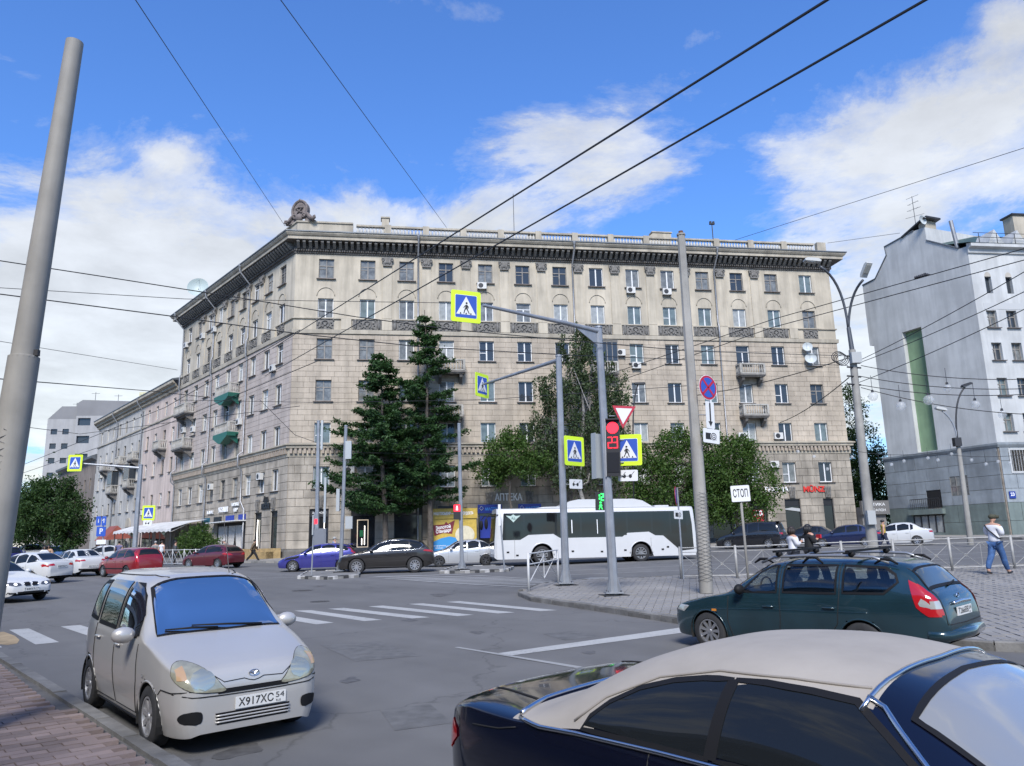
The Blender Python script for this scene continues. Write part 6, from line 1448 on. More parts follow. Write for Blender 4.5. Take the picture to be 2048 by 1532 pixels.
for sg in (-1, 1):      # big almond headlamps
    hl = spoly([(sg * y, z) for y, z in ((.285, .572), (.45, .575), (.60, .60), (.70, .66), (.74, .745), (.71, .825), (.62, .855), (.50, .81), (.40, .72), (.33, .635))], 3)
    M_YH = mat('yellowed_headlamp', (0.33, 0.32, 0.24), .14, .25, coat=1, var=.25, vscale=9); o = c.patch('headlight', 'f', hl, M_YH, .008, 22, 14)
    c.line('lamp_edge', 'f', hl, M_SEAM, .010, .004, closed=True, parent=o)
    c.patch('reflector', 'f', [(sg * (.50 + .115 * cos(t)), .69 + .095 * sin(t)) for t in np.linspace(0, 2 * pi, 16)[:-1]], mat('lamp_reflector', (.50, .50, .40), .18, .7, coat=1), .011, 6, 6, parent=o)
    c.patch('indicator', 'f', [(sg * .64, .70), (sg * .71, .70), (sg * .71, .80), (sg * .64, .815)], mat('pale_amber', (.42, .27, .15), .2, coat=1), .011, 4, 4, parent=o)
    c.patch('fog_lamp_recess', 'f', spoly([(sg * y, z) for y, z in ((.53, .30), (.66, .31), (.70, .36), (.66, .41), (.53, .415), (.50, .36))]), M_TRIMB, .006, 12, 6)
    c.patch('tail_light', 'b', [(sg * .55, .95), (sg * .70, .95), (sg * .66, 1.4), (sg * .55, 1.4)], M_TAIL)
c.line('bonnet_gap', 'f', [(-.62, .84), (-.45, .76), (-.30, .655), (-.2, .66), (-.10, .665), (-.05, .645), (0, .635), (.05, .645), (.10, .665), (.2, .66), (.30, .655), (.45, .76), (.62, .84)], M_SEAM, .010, .001)
c.line('bumper_gap', 'f', [(-.74, .575), (-.6, .545), (-.3, .535), (0, .532), (.3, .535), (.6, .545), (.74, .575)], M_SEAM, .013, .001)
c.patch('grille_slot', 'f', [(-.36, .55), (.36, .55), (.37, .595), (-.37, .595)], M_TRIMB, .004, 3, 12)
lw = c.patch('lower_grille', 'f', [(-.36, .265), (.36, .265), (.38, .375), (-.38, .375)], M_TRIMB, .003, 4, 12)
for z in (.29, .32, .35): c.line('grille_bar', 'f', [(-.38, z), (0, z), (.38, z)], P_SIL, .017, .010, parent=lw)
c.plate('f', 'Х917ХС', .445, .07, '54')
q = MB(); em = c.hit('f', 0, .70, .012); q.tube([em + V(0, .05 * cos(t), .028 * sin(t)) for t in np.linspace(0, 2 * pi, 16)[:-1]], .006, 5, closed=True); q.tube([em + V(0, -.03, .015), em + V(.003, .0, -.012), em + V(0, .03, .018)], .006, 5); c.part('badge', q, M_CHR)
c.mirrors(1.30, 1.02, sz=(.075, .125, .085)); c.handles([1.9, 2.8], dz=-.10)
q = MB()
for a, b in (((.955, .45), (1.05, -.30)), ((.955, -.05), (1.04, -.58))): q.tube([c.hit('t', *a, .02), c.hit('t', (a[0] + b[0]) / 2 - .01, (a[1] + b[1]) / 2, .03), c.hit('t', *b, .015)], [.016, .012, .008], 6)
c.part('wiper', q, M_TRIMB, smooth=True)
h0 = c.hit('t', 1.75, .35, 0); c.part('aerial', MB().tube([h0, h0 + V(-.35, .02, .75)], [.006, .003], 5), M_DARKMET)
q = MB()
for sg in (-1, 1):
    q.sphere((.05, sg * .36, .72), 1, 12, 8, (.10, .25, .36)); q.sphere((.02, sg * .36, 1.16), 1, 10, 7, (.06, .13, .12)); q.sphere((-.85, sg * .36, .75), 1, 12, 8, (.10, .25, .36))
q.sphere((.62, 0, .88), 1, 14, 8, (.28, .66, .12)); c.part('seats_and_dash', q, M_INT, smooth=True)
# ---------------------------------------------------------------- dark blue convertible with beige hood
P_NAVY = mat('midnight_blue_paint', (0.004, 0.005, 0.014), .12, .1, .45, coat=.6)
M_SOFT = mat('beige_canvas_hood', (0.305, 0.282, 0.255), .92, var=.10, vscale=3.0, bump=.12, bscale=160)
cv = spec(4.80, 1.86, 1.38, 2.75, .88, .33,
          [(0, .52), (.04, .63), (.2, .72), (.8, .84), (1.25, .92), (1.45, .965), (2.10, 1.315), (2.22, 1.345), (2.6, 1.382), (3.05, 1.362), (3.45, 1.265), (3.72, 1.13), (3.90, 1.04), (4.02, 1.025), (4.35, 1.03), (4.62, 1.0), (4.74, .92), (4.79, .78), (4.80, .62)],
          [(0, .50), (.3, .68), (1.0, .83), (1.8, .90), (2.6, .935), (3.4, .95), (4.0, .945), (4.45, .945), (4.65, .89), (4.80, .60)],
          None, [(0, .60), (.05, .70), (.2, .80), (.5, .87), (1.0, .915), (1.6, .93), (3.4, .93), (4.1, .905), (4.45, .865), (4.68, .78), (4.80, .62)],
          xc=1.45, tum=.25, scale=1.05, rim=M_RIM, spokes=10, n=[(0, 2.3), (1.3, 2.6), (2.0, 3.4), (2.6, 3.6), (3.4, 3.0), (3.9, 2.4), (4.80, 2.4)])
def softf(x, y, z):
    return 2.16 < x < 3.98 and z > softlo(x)
softlo = pchip([(2.1, 1.235), (2.6, 1.245), (3.0, 1.20), (3.25, 1.10), (3.42, 1.0), (3.6, .965), (3.98, .965)]); cv['soft'] = softf; cv['softmat'] = M_SOFT
c = Car('blue_convertible', 'midnight blue convertible with raised beige fabric hood at the front right', cv, P_NAVY, CONV_POS if 'CONV_POS' in globals() else (1.85, 3.77), 139.5, ns=90, nl=12, nu=26)
gw = [(1.92, .985), (2.55, .99), (3.10, 1.0), (3.42, 1.0), (3.36, 1.10), (3.15, 1.20), (2.85, 1.255), (2.5, 1.265), (2.25, 1.225), (2.05, 1.10)]
for v in 'lr':
    c.frame_glass('side_window', v, [(1.79, .985), (2.2, .988), (2.72, .993), (2.735, 1.13), (2.735, 1.266), (2.6, 1.270), (2.4, 1.262), (2.22, 1.245), (2.08, 1.165), (1.93, 1.07)], M_CGL, .008, 14, 10)
    c.frame_glass('quarter_window', v, [(2.76, .993), (3.1, .996), (3.47, .998), (3.44, 1.05), (3.36, 1.115), (3.22, 1.185), (3.05, 1.232), (2.9, 1.255), (2.76, 1.266)], M_CGL, .008, 14, 10)
    c.patch('window_pillar', v, [(2.715, .99), (2.775, .99), (2.775, 1.268), (2.72, 1.268)], M_TRIMB, .007, 6, 2)
    c.line('chrome_strip', v, [(1.72, .955), (2.3, .968), (3.0, .975), (3.5, .972), (3.75, .962), (3.93, .972)], M_CHR, r=.012, off=.008)
    c.line('chrome_pillar', v, [(1.72, .955), (1.85, 1.04), (2.0, 1.15), (2.12, 1.235), (2.19, 1.26)], M_CHR, r=.011, off=.008)
    c.line('hood_seam', v, [(2.2, 1.285), (2.5, 1.295), (2.85, 1.288), (3.15, 1.235), (3.40, 1.13), (3.53, 1.02)], mat('hood_welt', (.25, .23, .21), .9), r=.006, off=.004)
    c.line('boot_gap', v, [(3.95, .93), (4.1, .90), (4.35, .88)], M_SEAM, .008, .002)
    c.line('door_gap', v, [(1.78, .95), (1.74, .6), (1.8, .3)], M_SEAM, .008, .002); c.line('door_gap', v, [(3.05, .97), (3.08, .6), (2.95, .3)], M_SEAM, .008, .002)
c.line('chrome_header', 't', [(2.19, -.665), (2.165, -.4), (2.155, 0), (2.165, .4), (2.19, .665)], M_CHR, r=.010, off=.008)
c.line('chrome_deck', 't', [(3.95, -.84), (4.02, -.6), (4.045, 0), (4.02, .6), (3.95, .84)], M_CHR, r=.014, off=.010)
c.frame_glass('windscreen', 't', [(1.50, -.72), (2.02, -.62), (2.06, 0), (2.02, .62), (1.50, .72), (1.44, 0)], mat('pale_windscreen', (0.22, 0.225, 0.225), .10, spec=.8, coat=1), .014, 12, 12)
c.patch('hood_rear_window', 't', [(3.55, -.42), (3.80, -.46), (3.80, .46), (3.55, .42)], M_CGL, .006)
c.line('boot_lid_gap', 't', [(4.06, -.62), (4.5, -.56)], M_SEAM, .013, .001); c.line('boot_lid_gap', 't', [(4.06, .62), (4.5, .56)], M_SEAM, .013, .001)
for sg in (-1, 1):
    tl = [(sg * y, z) for y, z in ((.46, .66), (.66, .64), (.80, .70), (.82, .80), (.70, .83), (.5, .82))]; o = c.patch('tail_light', 'b', tl, M_TAIL, .008, 8, 8)
    c.patch('tail_light', 'l' if sg > 0 else 'r', [(4.50, .80), (4.72, .66), (4.78, .70), (4.76, .83), (4.62, .86)], M_TAIL, .008, 5, 5)
    c.patch('headlight', 'f', [(sg * y, z) for y, z in ((.4, .55), (.68, .58), (.74, .68), (.5, .66))], M_HEAD)
c.mirrors(1.85, 1.0); c.handles([2.9]); c.plate('b', 'А314УР', .50, 0, '54')
# ---------------------------------------------------------------- dark green estate car at the stop line
P_TEAL = mat('dark_teal_paint', (0.014, 0.040, 0.052), .25, .35, .5, coat=1, var=.2, vscale=2)
ew = spec(4.34, 1.68, 1.50, 2.49, .78, .295,
          [(0, .52), (.03, .62), (.12, .70), (.4, .78), (.9, .875), (1.1, .925), (1.45, 1.16), (1.80, 1.365), (2.05, 1.41), (2.6, 1.44), (3.4, 1.425), (3.78, 1.385), (3.95, 1.30), (4.14, 1.05), (4.26, .93), (4.31, .80), (4.34, .62)],
          [(0, .48), (.1, .62), (.5, .74), (1.0, .845), (2.0, .88), (3.0, .905), (3.9, .93), (4.2, .90), (4.34, .58)],
          [(0, .30), (.08, .21), (.5, .19), (3.6, .20), (4.0, .25), (4.25, .32), (4.34, .42)],
          [(0, .54), (.04, .63), (.12, .70), (.3, .765), (.8, .82), (1.4, .84), (3.2, .84), (3.8, .81), (4.1, .765), (4.26, .69), (4.34, .58)], xc=1.1, tum=.20, scale=1.0, rim=M_RIM, spokes=9, n=[(0, 2.4), (1.0, 2.8), (1.7, 4.2), (3.6, 4.4), (4.34, 3)])
ew['dlo'] = [[(1.42, .93), (2.03, .94), (2.02, 1.325), (1.92, 1.325), (1.72, 1.23)], [(2.13, .945), (2.95, .955), (2.95, 1.34), (2.13, 1.335)], [(3.05, .965), (3.62, .975), (3.80, 1.13), (3.76, 1.23), (3.62, 1.315), (3.05, 1.34)]]
ew['ws'] = [(1.12, -.62), (1.76, -.54), (1.76, .54), (1.12, .62)]; ew['rw'] = [(3.95, -.5), (4.13, -.55), (4.13, .55), (3.95, .5)]
c = Car('estate_car', 'dark blue-green estate car with roof bars waiting beside the paved corner', ew, P_TEAL, wheel_pos(1424, 1300, -42, ew, 'f', 'l'), -42, cut=True, ns=104, nl=14, nu=24)
for v in 'lr':
    for p in ew['dlo']: c.frame_glass('side_window', v, p, M_SEE, .02, 10, 10)
    c.line('door_gap', v, [(1.20, .86), (1.16, .5), (1.22, .25), (2.02, .25), (2.08, .6), (2.08, 1.36)], M_SEAM, .013, .001); c.line('door_gap', v, [(2.08, .25), (2.72, .25), (2.95, .55), (3.0, .92), (3.0, 1.36)], M_SEAM, .013, .001)
    c.line('waist_crease', v, [(.9, .655), (2.0, .70), (3.4, .72)], P_TEAL, .012, .0); c.patch('side_repeater', v, [(.88, .62), (.97, .62), (.97, .655), (.88, .655)], M_AMB, .008, 2, 3)
    c.line('sill_gap', v, [(1.15, .24), (2.9, .24)], M_SEAM, .01, .002)
    # roof rail and bar feet
    R = [c.hit(v, x, 1.36, .0) for x in (1.75, 1.85, 2.4, 3.0, 3.5, 3.62)]; sg = 1 if v == 'l' else -1
    P = [V(c.x0 - x, sg * y, z) for x, y, z in ((1.72, .585, 1.37), (1.92, .585, 1.45), (2.4, .585, 1.475), (3.0, .585, 1.475), (3.45, .585, 1.455), (3.66, .58, 1.38))]
    c.part('roof_rail', MB().tube(P, .022, 7), mat('grey_rail', (.35, .355, .36), .4, .7), smooth=True)
    for x in (1.75, 2.55, 3.62): c.part('rail_foot', MB().tube([V(c.x0 - x + .16, sg * .585, 1.365), V(c.x0 - x + .06, sg * .585, 1.45 if x == 2.55 else 1.425), V(c.x0 - x - .06, sg * .585, 1.45 if x == 2.55 else 1.425), V(c.x0 - x - .16, sg * .585, 1.365)], [.012, .024, .024, .012], 6), M_TRIMB, smooth=True)
for x in (2.02, 3.15):
    c.part('roof_bar', MB().box(c.x0 - x - .03, c.x0 - x + .03, -.72, .72, 1.525, 1.555), M_TRIMB)
    for sg in (-1, 1): c.part('bar_clamp', MB().sphere((c.x0 - x, sg * .585, 1.50), 1, 9, 6, (.055, .055, .05)), M_TRIMB, smooth=True)
c.frame_glass('windscreen', 't', [(1.13, -.63), (1.77, -.55), (1.77, .55), (1.13, .63)], M_SEE, .03, 10, 10); c.frame_glass('rear_window', 't', [(3.93, -.52), (4.135, -.58), (4.135, .58), (3.93, .52)], mat('tinted_rear_glass', (.05, .06, .055), .05, coat=1), .02, 8, 10)
c.line('tailgate_gap', 'b', [(-.60, .60), (-.58, .90), (-.5, 1.36)], M_SEAM, .013, .001); c.line('tailgate_gap', 'b', [(.60, .60), (.58, .90), (.5, 1.36)], M_SEAM, .013, .001); c.line('tailgate_gap', 'b', [(-.6, .60), (0, .585), (.6, .60)], M_SEAM, .013, .001)
for sg in (-1, 1):
    v = 'l' if sg > 0 else 'r'
    tl = [(3.92, 1.16), (3.97, .98), (4.02, .80), (4.15, .70), (4.28, .70), (4.25, .80), (4.13, .97), (4.02, 1.12)]
    c.patch('tail_light', v, tl, M_TAIL, .008, 8, 8); c.patch('tail_light', 'b', [(sg * .62, .72), (sg * .755, .72), (sg * .72, .98), (sg * .66, 1.12), (sg * .63, .95)], M_TAIL, .008, 8, 5)
    c.patch('reverse_lamp', v, [(4.03, .84), (4.20, .80), (4.16, .88), (4.08, .93)], M_HEAD, .012, 4, 4); c.patch('reverse_lamp', 'b', [(sg * .63, .80), (sg * .73, .80), (sg * .72, .90), (sg * .63, .90)], M_HEAD, .012, 4, 4)
    c.patch('headlight', 'f', [(sg * y, z) for y, z in ((.34, .54), (.60, .56), (.70, .64), (.56, .68), (.38, .64))], M_HEAD, .006); c.patch('headlight', v, [(.10, .60), (.30, .58), (.42, .68), (.22, .69)], M_HEAD, .006)
c.line('boot_handle', 'b', [(-.30, .84), (0, .85), (.30, .84)], M_CHR, r=.026, off=.02); c.plate('b', 'Т266ВВ', .735, 0, '54')
q = MB(); em = c.hit('b', 0, .925, .014); q.tube([em + V(0, .045 * cos(t), .03 * sin(t)) for t in np.linspace(0, 2 * pi, 14)[:-1]], .007, 5, closed=True); c.part('badge', q, M_CHR)
c.line('rear_wiper', 't', [(4.15, .0), (4.13, -.22), (4.11, -.36)], M_TRIMB, r=.012, off=.02)
bq = MB(); bp_ = [(x, y, z) for y, x, z in ((-.72, 4.10, .46), (-.6, 4.30, .46), (0, 4.37, .46), (.6, 4.30, .46), (.72, 4.10, .46))]; bq.tube([V(c.x0 - x, y, z) for x, y, z in bp_], .075, 8); c.part('rear_bumper', bq, mat('dark_teal_paint', (0, 0, 0)), smooth=True)
c.mirrors(1.45, .95, M_TRIMB, (.07, .10, .08)); c.handles([1.9, 2.85], dz=-.14)
q = MB()
for x, n_ in ((1.92, 0), (2.85, 1)):
    for sg in (-1, 1): q.sphere((c.x0 - x - .1, sg * .37, .78), 1, 12, 8, (.10, .24, .34)); q.sphere((c.x0 - x - .14, sg * .37, 1.17), 1, 10, 7, (.06, .14, .12))
q.sphere((c.x0 - 1.35, 0, .86), 1, 12, 7, (.2, .66, .10)); q.tube([V(c.x0 - 1.62 + .05 * sin(t) * 0, .36 + .17 * cos(t), .98 + .15 * sin(t)) for t in np.linspace(0, 2 * pi, 18)[:-1]], .015, 6, closed=True); c.part('seats_and_wheel', q, M_INT, smooth=True)
# ---------------------------------------------------------------- traffic on the avenue
HA = -97.0
P_BRN = paint('graphite_brown_paint', (0.028, 0.025, 0.023), .35, .28)
s_ = dict(SUV, spokes=10, rim=M_RIM, lipmat=M_TRIMB)
c = Car('dark_crossover', 'dark brown crossover waiting between the two striped refuges', s_, P_BRN, wheel_pos(713, 1149, HA, s_, 'f'), HA)
c.std(1.28, 2.05, 4.1, 4.42, (2.55, 3.45), (1.52, 4.2), glass=M_CGL, dlo_f=.86); c.lamps([[(.42, .80), (.78, .82), (.72, .90), (.45, .86)]], [[(.45, .98), (.80, .95), (.84, 1.05), (.5, 1.06)]])
for v in 'lr':
    c.line('chrome_strip', v, [(1.45, 1.05), (2.5, 1.075), (3.5, 1.10), (3.95, 1.14), (4.12, 1.30), (3.98, 1.44)], M_CHR, r=.012, off=.01); c.line('chrome_strip', v, [(1.5, 1.08), (1.95, 1.42), (2.5, 1.56), (3.2, 1.58)], M_CHR, r=.009, off=.01)
    c.line('sill_cladding', v, [(1.3, .31), (3.7, .31)], M_TRIMB, r=.05, off=-.02); c.patch('tail_light', v, [(4.12, 1.04), (4.55, .97), (4.52, 1.07), (4.2, 1.11)], M_TAIL, .008, 4, 6); c.patch('headlight', v, [(.12, .82), (.55, .90), (.5, .95), (.2, .90)], M_HEAD, .008, 4, 6)
c.part('rear_spoiler', MB().box(c.x0 - 4.28, c.x0 - 3.95, -.62, .62, 1.54, 1.575), P_BRN)
P_SSED = paint('light_silver_paint', (0.55, 0.56, 0.57), .45, .3); s_ = dict(SEDAN, spokes=6, rim=M_RIMD)
c = Car('silver_saloon', 'light silver saloon in front of the bus', s_, P_SSED, wheel_pos(878, 1134, HA, s_, 'f'), HA)
c.std(1.18, 1.95, 3.28, 3.82, (2.42, 3.12), (1.40, 3.80)); c.lamps([[(.40, .60), (.74, .64), (.68, .74), (.45, .70)]], [[(.45, .80), (.76, .78), (.78, .92), (.5, .92)]])
[c.patch('headlight', v, [(.12, .64), (.5, .74), (.42, .79), (.15, .72)], M_HEAD, .008, 4, 6) or c.line('waist_crease', v, [(.9, .70), (2.4, .80), (4.1, .86)], P_SSED, .02, .002) for v in 'lr']
P_BLU = paint('violet_blue_paint', (0.045, 0.045, 0.24), .3, .3); s_ = dict(HATCH, spokes=7, rim=M_RIM)
c = Car('blue_hatchback', 'violet-blue hatchback at the corner behind the small refuge', s_, P_BLU, wheel_pos(585, 1144, HA, s_, 'f'), HA)
c.std(1.12, 1.85, 3.72, 4.0, (2.3, 3.05), (1.34, 3.72)); c.lamps([[(.42, .58), (.74, .62), (.66, .76), (.45, .70)]], [[(.55, .85), (.74, .85), (.7, 1.2), (.58, 1.2)]])
for v in 'lr': c.patch('headlight', v, [(.10, .60), (.48, .76), (.40, .80), (.12, .70)], M_HEAD, .008, 4, 6); c.patch('tail_light', v, [(3.86, .98), (4.05, .90), (4.0, 1.02), (3.9, 1.08)], M_TAIL, .008, 4, 4)
c.patch('bonnet', 't', [(.12, -.6), (1.0, -.66), (1.0, .66), (.12, .6)], mat('black_bonnet', (.012, .012, .016), .3, .2, coat=1), .005, 10, 10); c.part('rear_spoiler', MB().box(c.x0 - 3.95, c.x0 - 3.7, -.6, .6, 1.36, 1.40), P_BLU)
[c.patch('dark_wing', v, [(.35, .60), (1.12, .70), (1.15, .86), (.55, .76)], mat('black_bonnet', (0, 0, 0)), .004, 4, 6) for v in 'lr']
# ---------------------------------------------------------------- left side: taxis and the others
P_RED = paint('red_paint', (0.24, 0.014, 0.018), .25, .3); s_ = dict(ESTATE, spokes=7, rim=M_RIM, lipmat=M_TRIMB)
c = Car('red_estate', 'red estate car crossing in front of the cafe terrace', s_, P_RED, wheel_pos(206, 1154, -52, s_, 'f'), -52)
c.std(1.08, 1.75, 4.0, 4.15, (2.25, 3.05), (1.30, 3.98)); c.lamps([[(.4, .6), (.74, .62), (.7, .76), (.45, .72)]], [[(.6, .8), (.74, .8), (.68, 1.3), (.6, 1.3)]])
[c.line('door_moulding', v, [(.9, .45), (3.5, .47)], M_TRIMB, r=.03, off=-.005) for v in 'lr']
P_WHT = paint('white_paint', (0.50, 0.50, 0.49), .0, .4, .6)
s_ = dict(SEDAN, spokes=5, rim=M_RIM)
c = Car('white_taxi', 'white taxi saloon with yellow and black door badge seen from behind', s_, P_WHT, wheel_pos(139, 1154, -52, s_, 'r'), -52)
c.std(1.18, 1.95, 3.28, 3.82, (2.42, 3.12), (1.40, 3.80)); c.lamps([[(.4, .6), (.74, .64), (.7, .74)]], [[(.40, .84), (.80, .80), (.80, .90), (.45, .92)]])
for v in 'lr': c.patch('tail_light', v, [(4.0, .86), (4.34, .78), (4.3, .88), (4.1, .93)], M_TAIL, .008, 3, 5); c.patch('door_badge', v, [(2.55, .35), (3.05, .35), (3.2, .82), (2.9, .88)], mat('taxi_yellow', (.48, .30, .03), .5), .006, 6, 5); c.patch('door_badge', v, [(2.35, .28), (2.62, .28), (2.88, .6), (2.62, .72)], M_BLACK, .007, 6, 5)
c.plate('b', 'М514ХА', .55, 0, '54'); c.line('bumper_trim', 'b', [(-.7, .40), (0, .38), (.7, .40)], M_TRIMB, r=.05, off=-.01)
c.text('lettering', 't', 'ТАКСИ', 3.55, 0, .3, M_LETW, width=.9, off=.012)
s_ = dict(SEDAN, spokes=9, rim=M_RIM)
c = Car('white_taxi', 'white taxi saloon with dark lettering on its door, nearest of the taxis', s_, P_WHT, wheel_pos(61, 1169, -72, s_, 'r'), -72)
c.std(1.18, 1.95, 3.28, 3.82, (2.42, 3.12), (1.40, 3.80)); c.lamps([[(.4, .6), (.74, .64), (.7, .74)]], [[(.34, .84), (.80, .78), (.80, .88), (.45, .93)]])
for v in 'lr': c.patch('tail_light', v, [(3.86, .90), (4.34, .76), (4.32, .84), (4.1, .92)], M_TAIL, .008, 3, 5)
c.text('lettering', 'l', 'Uber', 2.72, .56, .42, mat('charcoal_lettering', (.05, .05, .055), .6), width=1.15, off=.006, flip=1, bold=.01); c.line('bumper_trim', 'b', [(-.7, .34), (0, .32), (.7, .34)], M_TRIMB, r=.06, off=-.02); c.plate('b', 'К407ОМ', .78, 0, '54')
COUPE = spec(4.37, 1.75, 1.41, 2.66, .78, .315, [(0, .50), (.03, .62), (.15, .70), (.6, .82), (1.3, .93), (1.5, .97), (2.2, 1.33), (2.6, 1.40), (3.0, 1.39), (3.4, 1.28), (3.85, 1.03), (4.2, 1.0), (4.32, .9), (4.37, .7)], [(0, .48), (.2, .64), (1.2, .82), (2.2, .88), (3.4, .92), (4.1, .93), (4.37, .68)], xc=1.5, spokes=6)
P_WHT2 = paint('bright_white_paint', (0.54, 0.54, 0.53), .0, .4, .6)
s_ = COUPE
c = Car('white_coupe', 'white coupe with twin round-cornered grille turning towards the camera', s_, P_WHT2, (-16.27 - 2.11 * sin(radians(118)), 26.53 - 2.11 * cos(radians(118))), 118)
c.std(1.55, 2.2, 3.4, 3.82, (2.95,), (1.85, 3.75))
for sg in (-1, 1):
    c.patch('grille', 'f', [(sg * y, z) for y, z in ((.03, .53), (.19, .53), (.235, .58), (.22, .655), (.06, .66), (.03, .63))], M_TRIMB, .008, 6, 6); c.line('grille_rim', 'f', [(sg * y, z) for y, z in ((.03, .53), (.19, .53), (.235, .58), (.22, .655), (.06, .66), (.03, .63))], M_CHR, r=.007, off=.01, closed=True)
    o = c.patch('headlight', 'f', [(sg * y, z) for y, z in ((.30, .56), (.50, .535), (.72, .58), (.80, .66), (.6, .665), (.36, .64))], mat('smoked_headlamp', (.10, .10, .105), .12, .4, coat=1), .008, 6, 8); c.patch('lamp_glow', 'f', [(sg * (.5 + .06 * cos(t)), .60 + .045 * sin(t)) for t in np.linspace(0, 2 * pi, 12)[:-1]], mat('lit_lamp', (.8, .8, .78), .2, emit=(1, .97, .9), estr=.25), .012, 4, 4, parent=o)
    c.patch('headlight', 'l' if sg > 0 else 'r', [(.14, .60), (.45, .64), (.36, .68), (.18, .67)], mat('smoked_headlamp', (0, 0, 0)), .008, 4, 4)
    c.patch('side_intake', 'f', [(sg * .48, .27), (sg * .72, .29), (sg * .70, .36), (sg * .48, .35)], M_TRIMB, .006, 4, 4); c.patch('tail_light', 'b', [(sg * .45, .78), (sg * .76, .78), (sg * .76, .9), (sg * .5, .9)], M_TAIL)
c.patch('lower_intake', 'f', [(-.42, .25), (.42, .25), (.44, .36), (-.44, .36)], M_TRIMB, .005, 4, 8); c.plate('f', 'Т444УА', .43, 0, '54')
P_DRED = paint('dark_red_paint', (0.11, 0.012, 0.018), .3, .3); s_ = dict(HATCH, spokes=7)
c = Car('dark_red_hatchback', 'dark red hatchback leaving past the terrace railing', s_, P_DRED, tuple(gp(426, 1136)[:2]), -62)
c.std(1.12, 1.85, 3.72, 4.0, (2.3,), (1.34, 3.72)); c.lamps([[(.42, .58), (.74, .62), (.66, .76)]], [[(.3, .80), (.78, .80), (.78, .92), (.5, .92)]]); [c.patch('tail_light', v, [(3.7, .88), (4.1, .82), (4.08, .92), (3.9, .97)], M_TAIL, .008, 3, 4) for v in 'lr']
# ---------------------------------------------------------------- parked cars, far left
def simple(name, label, sp_, pm, pos, head, group):
    c = Car(name, label, sp_, pm, pos, head, group=group, ns=34, nl=6, nu=10)
    k = sp_['xc']; t = sp_['top']; xr = {4.40: (3.28, 3.82), 4.2: (3.72, 4.0), 4.3: (4.0, 4.15), 4.69: (4.1, 4.42), 4.7: (4.4, 4.56)}[sp_['L']]; xh = {4.40: 1.95, 4.2: 1.85, 4.3: 1.75, 4.69: 2.05, 4.7: 1.75}[sp_['L']]
    c.std(k + .07, xh, xr[0], xr[1], (2.35, 3.1), (k + .28, xr[0] + .02)); z = c.belt(.4)
    c.lamps([[(.42, z - .10), (.74, z - .06), (.66, z + .02), (.45, z - .02)]], [[(.5, c.belt(sp_['L'] - .2) - .12), (.76, c.belt(sp_['L'] - .2) - .12), (.76, c.belt(sp_['L'] - .2)), (.5, c.belt(sp_['L'] - .2))]]); return c
P_BLK = paint('black_paint', (0.012, 0.012, 0.014), .2, .25); P_GRY = paint('grey_paint', (0.16, 0.165, 0.175), .4, .3); P_NVY = paint('navy_paint', (0.012, 0.018, 0.06), .3, .28); P_BL2 = paint('blue_paint', (0.03, 0.07, 0.25), .3, .3)
GL_ = 'cars parked under the lindens'
for nm, lab, sp_, pm, px, py, hd in [
    ('white_saloon', 'white saloon parked behind the taxis below the parking sign', SEDAN, P_WHT, 196, 1129, -128),
    ('parked_suv', 'white parked off-roader beside the two strollers', SUV, P_WHT, 62, 1124, 140), ('parked_car', 'violet-blue car parked left of the white off-roader', HATCH, P_BLU, 20, 1128, 140),
    ('parked_car', 'white saloon with blue windows parked right of the two strollers', SEDAN, P_SSED, 112, 1124, 140), ('parked_car', 'black car parked furthest left beneath the linden', SUV, P_BLK, 6, 1120, 140),
    ('parked_car', 'dark grey car far back in the parked row', SEDAN, P_GRY, 128, 1117, 140), ('parked_car', 'blue estate far back in the parked row', ESTATE, P_BL2, 88, 1119, 140)]:
    g = gp(px, py); simple(nm, lab, sp_, pm, (g.x, g.y), hd, GL_)
# ---------------------------------------------------------------- parked cars, right
GR_ = 'cars parked before the shoe shop'
c = simple('dark_minivan', 'black minivan with rear spoiler parked before the shoe shop', dict(VAN), P_BLK, tuple(gp(1503, 1097)[:2]), -58, GR_); c.plate('b', 'Е718КН', .80, 0); c.part('rear_spoiler', MB().box(c.x0 - 4.62, c.x0 - 4.25, -.68, .68, 1.78, 1.83), P_BLK)
simple('black_saloon', 'black saloon half hidden behind the woman in black', SEDAN, P_BLK, tuple(gp(1612, 1095)[:2]), -60, GR_)
c = simple('navy_saloon', 'navy blue saloon parked left of the double lamp post', SEDAN, P_NVY, tuple(gp(1692, 1094)[:2]), -60, GR_)
c = simple('white_saloon', 'pearl white saloon parked right of the double lamp post', SEDAN, P_WHT, tuple(gp(1792, 1091)[:2]), -60, GR_)

# ================================================================ THE BUS
hb = -98.5; fb = V(sin(radians(hb)), cos(radians(hb)), 0); lb_ = V(-fb.y, fb.x, 0)
bsp = dict(wb=5.45, W=2.5); bp0 = wheel_pos(1085, 1131.5, hb, bsp, 'f')
LBUS = 11.2; FO = 2.55
MBus = Matrix(((fb.x, lb_.x, 0, bp0[0]), (fb.y, lb_.y, 0, bp0[1]), (0, 0, 1, gz(*bp0)), (0, 0, 0, 1))) @ Matrix.Rotation(-.004, 4, 'Y')
bus = root('city_bus', 'white low-floor city bus with black window band and white roof fairing', 'bus', M=MBus)
M_BW = paint('bus_white', (0.50, 0.50, 0.495), 0, .4, .6); M_BG = mat('bus_glass', (0.008, 0.009, 0.010), .04, spec=.6)
xf, xr = 2.725 + FO, 2.725 + FO - LBUS; Wb = 1.25
